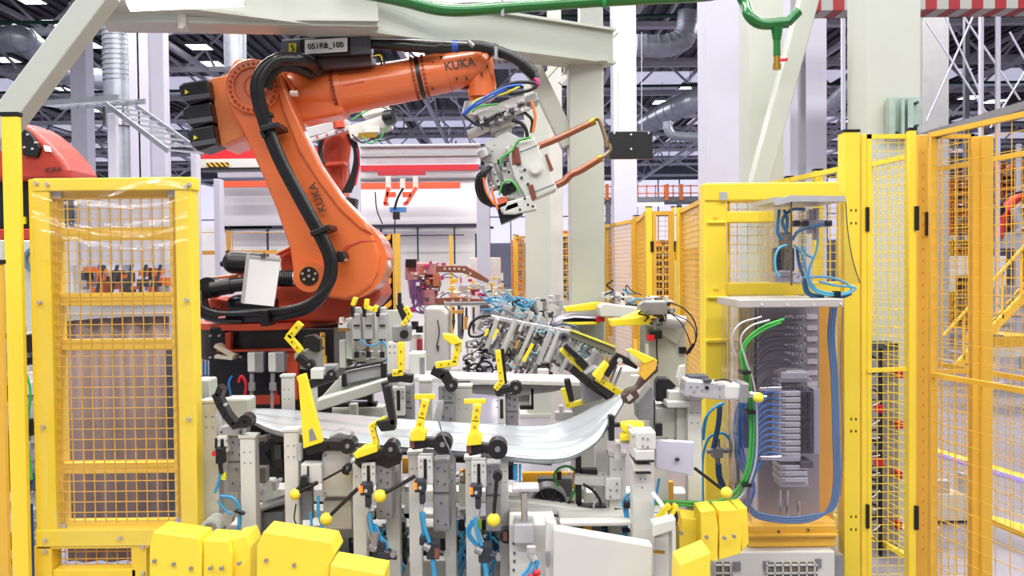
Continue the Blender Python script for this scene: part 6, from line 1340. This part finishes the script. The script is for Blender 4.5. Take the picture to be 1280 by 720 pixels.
# --- base frames under the fixture: dark recesses, floor frame
t = T('welding_fixture', 'white welded base frame running under the whole fixture', 'machine base', P(550, 790, 3.6))
m = MB()
for y, Y in ((620, 4.0), (665, 3.7)): m.pbar((250, y - 2), (860, y + 4), Y, 16, .12)
m.pbox(250, 700, 860, 1010, 3.5, .06)
m.pbar((300, 640), (560, 648), 3.9, 12, .1)
m.build('cross_beam', WHT, t, bevel=.006)
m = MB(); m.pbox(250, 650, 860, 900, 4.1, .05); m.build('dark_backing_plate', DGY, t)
m = MB()
for x in (330, 420, 505, 575, 650, 720): m.pbox(x, 600, x + 14, 900, 3.9, .06)
m.build('upright', GWH, t, bevel=.004)
random.seed(77)
for g, (x0, x1) in enumerate(((320, 356), (440, 512), (566, 584), (600, 640), (700, 780))):
    t = T('cable_clutter', 'tangle of blue hoses and black valves low ' + ['left of the round headed clamp', 'between the two centre clamps', 'beside the hanging lever clamp', 'right of the hanging lever clamp', 'behind the white base beam'][g], 'hose', P((x0 + x1) / 2, 690, 3.4), 'hose tangles')
    m = MB(); n = MB(); q = MB()
    for k in range(int((x1 - x0) / 4) + 4):
        x = random.uniform(x0, x1); y = random.uniform(630, 700)
        m.ptube([(x, y), (x + random.uniform(-12, 12), y + 14), (x + random.uniform(-12, 12), y + 30), (x + random.uniform(-14, 14), y + 60)], 3.4 + random.random() * .3, random.uniform(1.2, 2.4), 7, 5)
        n.pbox(x, y, x + random.uniform(5, 14), y + random.uniform(5, 16), 3.45 + random.random() * .2, .06)
        x = random.uniform(x0, x1); y = random.uniform(590, 700); q.pbox(x, y, x + random.uniform(3, 9), y + random.uniform(3, 14), 3.5 + random.random() * .2, .05)
    m.build('blue_hose', BLUE, t); n.build('black_valve', BLK, t, bevel=.003); q.build('silver_part', LGR, t, bevel=.003)

# --- table frames behind the front row
t = T('support_beam', 'grey topped beam with black ends behind the yellow blade', 'beam', P(440, 490, 4.0))
m = MB(); m.ppoly([(398, 500), (425, 470), (480, 455), (484, 462), (484, 472), (430, 486), (398, 506)], 4.0, .08); m.pbar((396, 503), (485, 476), 3.9, 8, .08); m.build('beam', GWH, t, bevel=.005)
m = MB(); m.ppoly([(431, 465), (476, 456), (476, 470), (431, 480)], 3.95, .06); m.build('grey_inset', mat('inset grey', (150, 150, 154), .5), t); m = MB(); m.pbar((432, 462), (478, 453), 3.93, 2.5, .04); m.pbox(427, 468, 432, 484, 3.92, .05); m.pbox(476, 455, 483, 472, 3.92, .05); m.build('black_edge', BLK, t)
t = T('slanting_beam', 'pale beam sloping down left across the robot foot', 'beam', P(420, 500, 3.9)); m = MB(); m.pbar((396, 508), (500, 475), 3.8, 13, .06); m.build('beam', mat('sage grey paint', (178, 182, 172), .5), t, bevel=.005)
t = T('steel_trestle', 'black rails on white frame beneath the slanting beam', 'frame', P(440, 520, 4.0)); m = MB(); m.pbox(410, 504, 470, 509, 4.2, .06); m.pbox(459, 478, 465, 508, 4.2, .05); m.pbox(440, 496, 460, 500, 4.25, .05); m.build('black_rail', BLK, t); m = MB(); m.pbox(415, 509, 480, 530, 4.3, .1); m.pbox(436, 505, 446, 530, 4.15, .05); m.build('white_frame', GWH, t, bevel=.004)
t = T('long_shelf', 'white shelf rail stretching behind the centre clamps', 'shelf', P(620, 480, 4.1)); m = MB(); m.pbar((515, 474), (725, 480), 4.1, 6, .25); m.build('shelf', WHT, t, bevel=.004); m = MB(); m.ppoly([(590, 482), (722, 482), (690, 490), (640, 496), (590, 492)], 4.15, .04); m.build('shelf_underside', GRY, t); m = MB(); m.pbox(572, 477, 588, 485, 4.08, .04); m.build('black_slot', BLK, t)
t = T('shelf_support', 'white leg with dark L bracket under the long shelf', 'leg', P(655, 510, 4.1)); m = MB(); m.pbox(648, 484, 662, 510, 4.2, .1); m.build('white_leg', WHT, t); m = MB(); m.pbox(650, 508, 667, 512, 4.15, .04); m.pbox(664, 486, 667, 510, 4.15, .04); m.build('dark_bracket', BLK, t)
# rounded silver bracket at left of sheet
t = T('clear_bracket', 'small clear plastic bracket behind the sheet right of centre', 'bracket', P(705, 525, 3.6)); m = MB(); m.pbox(694, 515, 716, 526, 3.6, .04); m.pbox(699, 507, 704, 516, 3.6, .03); m.build('bracket', LGR, t, bevel=.003)

# --- three upright silver cylinders right of the robot base
for i, (x, l) in enumerate(((440, 'left'), (455, 'middle'), (472, 'right'))):
    t = T('lift_cylinder', 'upright silver air cylinder beside the robot base, %s of three' % l, 'cylinder', P(x + 6, 430, 4.5), 'upright air cylinders')
    m = MB(); m.pbox(x, 392, x + 11, 426, 4.5, .08); m.ppoly([(x + 1, 392), (x + 3, 384), (x + 9, 384), (x + 11, 392)], 4.52, .06); m.build('body', LGR, t, bevel=.005)
    m = MB(); m.pcyl((x + 5, 426), (x + 5, 446), 4.55, 1.5); m.pbox(x + 2, 428, x + 8, 432, 4.52, .04); m.build('rod', STEEL if i != 1 else COPPER, t)
    m = MB(); m.pbox(x - 2, 384, x + 2, 396, 4.49, .04); m.pbox(x + 2, 406, x + 9, 408, 4.48, .03); m.pbox(x + 2, 424, x + 9, 426, 4.48, .03); m.pbox(x + 3, 440, x + 8, 447, 4.5, .03); m.build('black_clip', BLK, t)
for i, pts in enumerate(([(444, 372), (440, 382)], [(458, 374), (457, 384), (468, 388), (470, 382)])):
    m = MB(); m.strip(pts, 4.4, 5, .05); tag(m.build('yellow_hook', YELB, bevel=.003), ['small yellow hook above the left air cylinder', 'yellow L hook above the middle air cylinder'][i], 'hook')
t = T('cylinder_rack', 'white rack plate holding the three air cylinders', 'rack', P(460, 450, 4.7)); m = MB(); m.pbox(432, 398, 440, 450, 4.6, .1); m.pbox(424, 425, 432, 460, 4.6, .08); m.pbox(438, 388, 500, 455, 4.75, .06); m.build('plate', GWH, t, bevel=.004)
m = MB(); m.pbox(423, 404, 434, 410, 4.5, .05); m.pbox(424, 397, 428, 406, 4.5, .05); m.build('bracket', WHT, t); m = MB(); m.ptube([(478, 425), (486, 440), (482, 452)], 4.45, 1.1); m.ptube([(450, 425), (462, 432), (476, 428)], 4.45, 1); m.build('blue_hose', BLUE, t)
m = MB(); m.pbox(423, 411, 436, 414, 4.48, .04); m.build('brass_strip', BRASS, t)
t = T('fixture_column', 'grey column with black clamp head right of the air cylinders', 'column', P(515, 450, 4.4)); m = MB(); m.pbox(512, 418, 527, 460, 4.5, .1); m.build('body', WHT, t, bevel=.006); m = MB(); m.pbox(514, 402, 522, 412, 4.45, .05); m.pbox(520, 408, 528, 416, 4.45, .05); m.build('black_head', BLK, t); m = MB(); m.pbox(521, 424, 527, 440, 4.44, .05); m.build('red_part', mat('dark red plastic', (140, 24, 40), .4), t)
t = T('white_box', 'white box with dark window behind the centre clamps', 'box', P(520, 470, 4.2)); m = MB(); m.pbox(511, 441, 530, 472, 4.2, .12); m.build('body', WHT, t, bevel=.006); MB().pbox(525, 447, 530, 470, 4.19, .03).build('window', MGY, t)
# clutter at left side between guard panel and robot base
t = T('parts_rack', 'blue crate rack behind the guard panel and robot base', 'rack', P(250, 450, 5.8)); m = MB(); m.pbox(243, 417, 264, 420, 5.8, .2); m.pbox(244, 470, 266, 474, 5.8, .2); m.pbox(263, 406, 266, 500, 5.8, .05); m.build('shelf', LGR, t); m = MB(); m.pbox(244, 455, 262, 469, 5.8, .15); m.build('blue_crate', mat('crate blue', (64, 120, 176), .5), t); m = MB(); m.pbox(244, 436, 262, 453, 5.85, .15); m.pbox(243, 405, 262, 414, 5.85, .1); m.build('grey_crate', MGY, t)
for x in range(244, 262, 4):
    m = MB(); m.pbox(x, 438, x + 1, 469, 5.79, .01); m.build('crate_slat', LGR, t)
t = T('white_pedestal', 'white pedestal block beside the guard panel under the robot', 'pedestal', P(255, 700, 3.8)); m = MB(); m.pbox(243, 474, 263, 500, 3.8, .1); m.pbox(248, 500, 300, 900, 3.9, .1); m.pbox(280, 498, 312, 540, 3.6, .1); m.build('block', GWH, t, bevel=.01)

# --- background station: grey gripper frame, rose welding guns, white cabinets
t = T('welding_gun', 'rose coloured welding gun with two perforated copper arms, far centre', 'welding gun', P(560, 400, 6.8)); Yw = 6.8
m = MB(); m.pbox(520, 328, 546, 344, Yw, .15); m.pbox(530, 344, 550, 360, Yw + .05, .15); m.pbox(522, 362, 544, 382, Yw, .15); m.pbox(506, 326, 522, 350, Yw + .1, .1); m.ppoly([(508, 340), (530, 350), (534, 372), (512, 374)], Yw + .08, .1); m.build('transformer', PINK, t, bevel=.012)
m = MB(); m.pbox(541, 342, 549, 358, Yw - .03, .05); m.pbox(524, 336, 530, 344, Yw - .03, .04); m.pbox(532, 350, 538, 356, Yw - .02, .04); m.build('orange_block', mat('dull orange block', (176, 96, 66), .5), t, bevel=.004)
m = MB(); m.ppoly([(546, 332), (582, 332), (600, 342), (612, 350), (610, 354), (594, 348), (578, 341), (546, 340)], Yw, .05); m.ppoly([(544, 373), (570, 371), (604, 374), (612, 376), (612, 380), (598, 380), (570, 380), (544, 383)], Yw, .05); m.build('copper_arm', mat('dark copper', (146, 96, 78), .45, .5, var=.15), t, bevel=.004)
m = MB(); m.bolts([(556, 336), (562, 336), (568, 336), (574, 336), (580, 337), (588, 342), (556, 377), (566, 376), (576, 375), (586, 375)], Yw, 1.4, .008); m.build('arm_hole', WHT, t); m = MB(); m.ptube([(610, 351), (614, 356), (615, 364)], Yw, .9); m.ptube([(611, 377), (616, 375)], Yw, .9); m.build('tip', STEEL, t)
random.seed(8); m = MB()
for k in range(60):
    x = random.uniform(508, 552); y = random.uniform(326, 392); m.m = random.choice((0, 0, 1, 2, 3, 4)); w = random.uniform(1.5, 6); m.pbox(x, y, x + w, y + random.uniform(1.5, 6), Yw - .05 + random.random() * .1, .05)
m.build('small_fitting', [PINK, DGY, WHT, mat('magenta plug', (190, 40, 110)), GRN], t, bevel=.002)
m = MB()
for k in range(8): m.ptube([(512 + k * 2, 350), (514 + k * 2, 370 + k), (516 + random.uniform(-6, 20), 388), (530 + k * 3, 392)], Yw - .02, .9, 6, 5)
m.build('purple_cable', mat('plum cable', (110, 70, 120), .4), t)
MB().pbox(507, 324, 520, 334, Yw + .05, .1).build('black_cap', BLK, t)
t = T('white_cabinet', 'tall pale cabinet block below the rose welding gun', 'cabinet', P(545, 470, 5.6)); m = MB(); m.ppoly([(530, 384), (552, 384), (560, 392), (560, 470), (530, 470)], 5.6, .3); m.build('body', WHT, t, bevel=.02, seg=3); m = MB(); m.ptube([(547, 400), (549, 415), (546, 432)], 5.58, .8); m.pcyl((547, 432), (548, 440), 5.58, 2, .5); m.build('black_cable', DGY, t)
t = T('tool_stand', 'stand of hanging test probes between the pale cabinet and gripper', 'stand', P(575, 440, 5.8)); m = MB(); m.pbox(555, 378, 610, 382, 5.8, .1); m.pbox(600, 382, 613, 400, 5.85, .1); m.pbox(572, 382, 576, 440, 5.9, .05); m.build('frame', GRY, t); m = MB()
for x, y in ((567, 400), (583, 395), (592, 405), (578, 412)): m.pcyl((x, 384), (x, y), 5.7, 1.5); m.pcyl((x, y), (x, y + 12), 5.7, 2.4, .6)
m.build('probe', DGY, t); m = MB(); m.pbox(566, 388, 580, 392, 5.65, .04); m.pbox(580, 396, 584, 412, 5.65, .03); m.build('brass_part', mat('ochre plastic', (208, 150, 70), .5), t)
# robot gripper frame (silver machinery, centre right)
def machinery(label, name, cat, outline, Y, n, seed, cols, axis=None, smin=3, smax=14, depth=.4, hoses=0, hcols=()):
    """a tool built of many small blocks, cylinders and plates inside an outline"""
    random.seed(seed); t = T(name, label, cat, P(sum(p[0] for p in outline) / len(outline), max(p[1] for p in outline), Y))
    def inside(x, y):
        c = False; j = len(outline) - 1
        for i in range(len(outline)):
            (xi, yi), (xj, yj) = outline[i], outline[j]
            if (yi > y) != (yj > y) and x < (xj - xi) * (y - yi) / (yj - yi) + xi: c = not c
            j = i
        return c
    xs = [p[0] for p in outline]; ys = [p[1] for p in outline]
    def rnd():
        for _ in range(200):
            x, y = random.uniform(min(xs), max(xs)), random.uniform(min(ys), max(ys))
            if inside(x, y): return x, y
        return x, y
    ax = axis if axis is not None else 0
    names = ['gripper_block', 'clamp_cylinder', 'fixing_plate']
    for nm, kind in zip(names, range(3)):
        m = MB()
        for k in range(n // 3):
            x, y = rnd(); a = math.radians(ax + random.choice((0, 0, 0, 0, 90, random.uniform(-10, 10)) if axis else (0, 0, 90, 90, random.uniform(-10, 10)))); L_ = random.uniform(smin, smax); w = random.uniform(smin * .6, smax * .45); yy = Y + random.random() * depth; m.m = random.randrange(len(cols))
            p = (x - math.cos(a) * L_ / 2, y - math.sin(a) * L_ / 2); q = (x + math.cos(a) * L_ / 2, y + math.sin(a) * L_ / 2)
            if kind == 0: m.pbar(p, q, yy, w, .06)
            elif kind == 1: m.pcyl(p, q, yy, w * .45, n=12); m.pcyl(q, (q[0] + math.cos(a) * L_ * .4, q[1] + math.sin(a) * L_ * .4), yy, w * .18, n=8)
            else: m.pbar(p, q, yy, w * 1.3, .012); m.bolts([(x, y), ((p[0] + x) / 2, (p[1] + y) / 2)], yy, w * .15, .006)
        m.build(nm, cols, t, bevel=.002, seg=1, split='island')
    for i, hc in enumerate(hcols):
        m = MB()
        for k in range(hoses):
            x, y = rnd(); pts = [(x, y)]
            for s in range(3): pts.append((pts[-1][0] + random.uniform(-12, 14), pts[-1][1] + random.uniform(-8, 9)))
            m.ptube(pts, Y - .02 + random.random() * depth * .3, random.uniform(.7, 1.3), 6, 5)
        m.build('hose', hc, t)
    return t
SIL = [LGR, GRY, LGR, WHT, mat('dull steel', (120, 118, 112), .45, .5)]
g = machinery('large tilted silver gripper frame lying behind the yellow clamps', 'robot_gripper', 'gripper', [(600, 395), (640, 380), (700, 410), (740, 425), (770, 440), (740, 455), (700, 462), (660, 470), (625, 460), (600, 420)], 4.9, 420, 3, SIL + [LGR, WHT], -66, 3, 15, .45, 14, (mat('pale blue hose', (130, 190, 210), .4), BLK))
m = MB(); m.pbar((712, 418), (768, 440), 4.7, 9, .1); m.build('perforated_beam', mat('olive grey beam', (128, 128, 112), .45, .4), g, bevel=.004)
m = MB(); m.pbar((714, 413), (770, 434), 4.68, 2, .05); m.build('yellow_edge', mat('lemon edge', (214, 208, 70), .5), g); m = MB(); m.bolts([(716 + k * 5, 424 + k * 2) for k in range(10)], 4.7, 1.1, .006); m.build('beam_hole', BLK, g)
m = MB(); m.ring(705, 422, 3, 6, 4.66, .04, 20); m.disc(705, 422, 3, 4.68, .03); m.build('hand_wheel', DGY, g)
m = MB(); m.pbar((668, 405), (648, 450), 4.72, 5, .05); m.pbar((690, 412), (672, 456), 4.74, 7, .05); m.pcyl((700, 414), (684, 452), 4.7, 4); m.pcyl((645, 400), (628, 440), 4.7, 4); m.pbar((720, 428), (700, 466), 4.75, 5, .05); m.pbar((622, 398), (608, 436), 4.75, 6, .05); m.pbar((610, 396), (725, 418), 4.9, 5, .1); m.build('main_spar', LGR, g, bevel=.004)
m = MB(); m.pbar((666, 430), (654, 452), 4.66, 4, .03); m.pbar((622, 412), (616, 424), 4.66, 3, .03); m.pbar((610, 412), (606, 420), 4.66, 3, .03); m.build('yellow_finger', YELB, g)
m = MB(); m.pbox(672, 462, 686, 472, 4.6, .06); m.build('white_pad', WHT, g, bevel=.003); MB().pbox(686, 466, 691, 473, 4.6, .05).build('black_pad', BLK, g)
m = MB(); m.ptube([(586, 412), (590, 403), (600, 396), (614, 394)], 4.8, 1.8); m.ptube([(586, 412), (588, 420), (600, 420), (612, 412), (616, 404)], 4.8, 1.6); m.build('black_hose', BLK, g)
m = MB(); m.ptube([(690, 408), (706, 405), (724, 410)], 4.7, 1.3); m.build('blue_hose', DBLU, g)
machinery('tangle of pale blue air hoses above the silver gripper frame', 'hose_manifold', 'hose', [(612, 372), (655, 370), (660, 392), (640, 402), (615, 395)], 5.3, 36, 12, SIL, 0, 2, 8, .2, 24, (mat('pale blue hose', (130, 190, 210)), BLUE))
machinery('dark wheeled gripper unit left of the silver frame', 'gripper_unit', 'gripper', [(584, 425), (606, 425), (612, 440), (620, 462), (600, 472), (580, 468), (578, 450)], 4.8, 75, 19, [DGY, BLK, GRY, LGR], 0, 3, 9, .2, 8, (BLK,))
m = MB(); m.ring(594, 464, 8, 10, 4.75, .03, 24); m.ring(606, 462, 9, 11, 4.8, .03, 24); tag(m.build('coiled_cable', BLK), 'black coiled cable rings below the dark gripper unit', 'cable')
machinery('small silver clamps and hooks between blade and hooked clamp', 'clamp_group', 'clamp', [(420, 430), (440, 460), (480, 460), (480, 440), (430, 425)], 4.6, 30, 23, SIL, 0, 3, 9, .1, 3, (BLK,))
machinery('row of cream and red small fixtures under the rose gun', 'fixture_row', 'fixture', [(556, 345), (630, 345), (640, 372), (560, 372)], 7.2, 60, 27, [mat('cream fitting', (216, 206, 184)), YEL2, WHT, LGR, mat('magenta plug', (190, 40, 110))], 0, 3, 12, .3, 3, (DBLU,))
machinery('silver uprights and fittings at the foot of the portal column', 'fixture_row', 'fixture', [(664, 372), (712, 366), (712, 400), (660, 400)], 6.6, 40, 29, SIL + [DGY], 90, 3, 14, .3, 2, (BLK,))
# right rear stations (yellow pads, valves)
g = machinery('silver valve unit with blue hose behind the first yellow pad', 'valve_unit', 'valve block', [(752, 366), (790, 362), (796, 390), (790, 396), (752, 392)], 5.2, 54, 33, SIL + [BLK], 0, 3, 12, .2, 5, (BLUE, BLK))
m = MB(); m.ppoly([(748, 384), (755, 379), (796, 384), (796, 397), (750, 396)], 5.1, .15); m.build('white_body', WHT, g, bevel=.008)
g = machinery('silver valve unit on the white pedestal right of centre', 'valve_unit', 'valve block', [(802, 378), (816, 371), (838, 376), (846, 392), (850, 408), (810, 408), (800, 392)], 4.7, 72, 35, SIL + [BLK, GRY], 0, 3, 12, .2, 2, (BLK,))
m = MB(); m.disc(806, 384, 6, 4.6, .1); m.pbox(806, 376, 834, 394, 4.65, .12); m.build('grey_body', GRY, g, bevel=.01); m = MB(); m.ptube([(836, 378), (852, 384), (866, 398), (871, 415), (868, 430), (861, 442)], 4.55, .9, 7, 7); m.ptube([(834, 388), (850, 402), (858, 416), (864, 432)], 4.55, .7, 7, 6); m.build('long_cable', BLK, g); m = MB(); m.ptube([(838, 392), (858, 400), (868, 412), (870, 428)], 4.56, .8, 7, 6); m.build('blue_cable', DBLU, g); MB().pbar((858, 443), (868, 430), 4.52, 3, .02).build('cable_end', BLK, g)
m = MB(); m.pcyl((832, 400), (856, 403), 4.7, 8); m.build('silver_cylinder', LGR, g)
def pad(label, pts, Y): tag(MB().ppoly(pts, Y, .12).build('yellow_pad', YELB, bevel=.006), label, 'pad', 'yellow support pads')
pad('yellow support pad pointing left beside the portal column', [(705, 384), (744, 378), (756, 378), (744, 388), (706, 390)], 5.3)
pad('yellow support bar below the first pad', [(704, 403), (750, 402), (750, 406), (704, 407)], 5.2)
pad('yellow support pad just left of the white pedestal', [(762, 400), (800, 396), (814, 397), (812, 406), (764, 408)], 4.7)
pad('upper yellow slanting pad above the pedestal pad', [(778, 398), (804, 388), (814, 388), (812, 396)], 4.8)
t = T('curved_sheet', 'lilac grey pressed sheet held over the pads', 'sheet metal panel', P(720, 400, 5.4)); pts1 = [P(*p) for p in ((686, 402, 5.5), (700, 394, 5.5), (716, 391, 5.5), (735, 392, 5.5), (748, 393, 5.5))]; pts2 = [P(*p) for p in ((690, 405, 5.2), (702, 399, 5.2), (718, 396, 5.2), (735, 397, 5.2), (748, 398, 5.2))]
m = MB(); m.add(pts1 + pts2, [(i, i + 5, i + 6, i + 1) for i in range(4)], True); m.build('skin', mat('lilac sheet', (196, 194, 214), .3, .4), t, solid=.006); MB().pbox(746, 396, 756, 402, 5.15, .08).build('red_end', RED, t); MB().pbox(704, 397, 746, 401, 5.3, .05).build('dark_lining', DGY, t)
t = T('pedestal', 'white pedestal with red push button box right of centre', 'pedestal', P(830, 500, 4.75)); m = MB(); m.ppoly([(808, 408), (858, 408), (858, 520), (808, 520)], 4.8, .25); m.ppoly([(812, 408), (856, 408), (846, 432)], 4.78, .03); m.build('body', GWH, t, bevel=.008)
m = MB(); m.pbox(812, 413, 828, 424, 4.7, .08); m.build('switch_box', BLK, t, bevel=.004); MB().pbox(810, 419, 818, 426, 4.66, .06).build('red_button', RED, t); MB().ptube([(821, 424), (821, 440), (822, 455)], 4.72, 1).build('black_cable', BLK, t); MB().pbox(849, 434, 858, 442, 4.77, .02).build('black_label', BLK, t)
t = T('white_housing', 'white housing block behind the brown armed clamp', 'housing', P(800, 520, 4.3)); m = MB(); m.pbox(770, 462, 808, 530, 4.4, .2); m.pbox(808, 430, 812, 520, 4.7, .05); m.build('body', WHT, t, bevel=.01)
o = MB().pbox(792, 425, 797, 480, 4.6, .05).build('guard_post', YEL2); tag(o, 'slim amber post behind the tilted linkage clamp', 'post', 'slim yellow guard posts')
t = T('grey_cylinder_body', 'grey finned cylinder body behind the tilted clamps', 'cylinder', P(740, 470, 4.0)); m = MB(); m.pcyl((728, 452), (752, 490), 3.9, 10, 9, 24); m.pcyl((745, 440), (740, 456), 3.9, 5); m.build('body', GRY, t); m = MB(); m.pbox(790, 470, 806, 480, 3.9, .05); m.build('white_lug', WHT, t)
# ================================================================ LIGHT
w = bpy.data.worlds.new('world'); SC.world = w; w.use_nodes = True
w.node_tree.nodes['Background'].inputs[0].default_value = (.90, .89, 1.0, 1); w.node_tree.nodes['Background'].inputs[1].default_value = .55
def area(name, loc, tgt, sx, sy, power, col=(1, .985, .96)):
    l = bpy.data.lights.new(name, 'AREA'); l.shape = 'RECTANGLE'; l.size = sx; l.size_y = sy; l.energy = power; l.color = col
    o = bpy.data.objects.new(name, l); COL.objects.link(o); o.location = loc; o.rotation_euler = (Vector(tgt) - Vector(loc)).to_track_quat('-Z', 'Y').to_euler()
for y, p_ in ((-5, 250), (-1.5, 190), (4, 300), (11, 420)):  # unseen light rows, added close together to streak the plastic film with highlights
    for x in (-7.5, -4.5, -1.5, 1.5, 4.5, 7.5): area('overhead_area_light', (x, y, 8.2), (x, y, 0), 2.6, .7, p_)
for i, (x, y) in enumerate(((-12, 24), (0, 24), (12, 24), (-12, 40), (0, 40), (12, 40), (0, 60), (-18, 60), (18, 60))):
    area('overhead_area_light', (x, y, 9), (x, y, 0), 6, 3, 1200, (.93, .92, 1))
SC.view_settings.view_transform = 'Standard'; SC.view_settings.look = 'None'; SC.view_settings.exposure = -0.38; SC.view_settings.gamma = 1; SC.view_settings.use_curve_mapping = False
SC.cycles.use_denoising = True; SC.cycles.max_bounces = 6; SC.cycles.diffuse_bounces = 3; SC.cycles.glossy_bounces = 3; SC.cycles.transparent_max_bounces = 24; SC.cycles.caustics_reflective = False; SC.cycles.caustics_refractive = False
SC.cycles.sample_clamp_indirect = 4
for o in list(bpy.data.objects):
    if o.parent is None and o.type == 'EMPTY' and o.get('label') == '-': print('BAD', o.name)

# a thing made of one plain part is that mesh itself
for o in [o for o in bpy.data.objects if o.type == 'EMPTY' and o.parent is None]:
    if len(o.children) == 1 and not o.children[0].children:
        c = o.children[0]; nm = o.name.split('.')[0]
        for k in ('label', 'category', 'group', 'kind'):
            if k in o: c[k] = o[k]
        c.parent = None; c.location = o.location; c.scale = o.scale
        bpy.data.objects.remove(o); c.name = nm
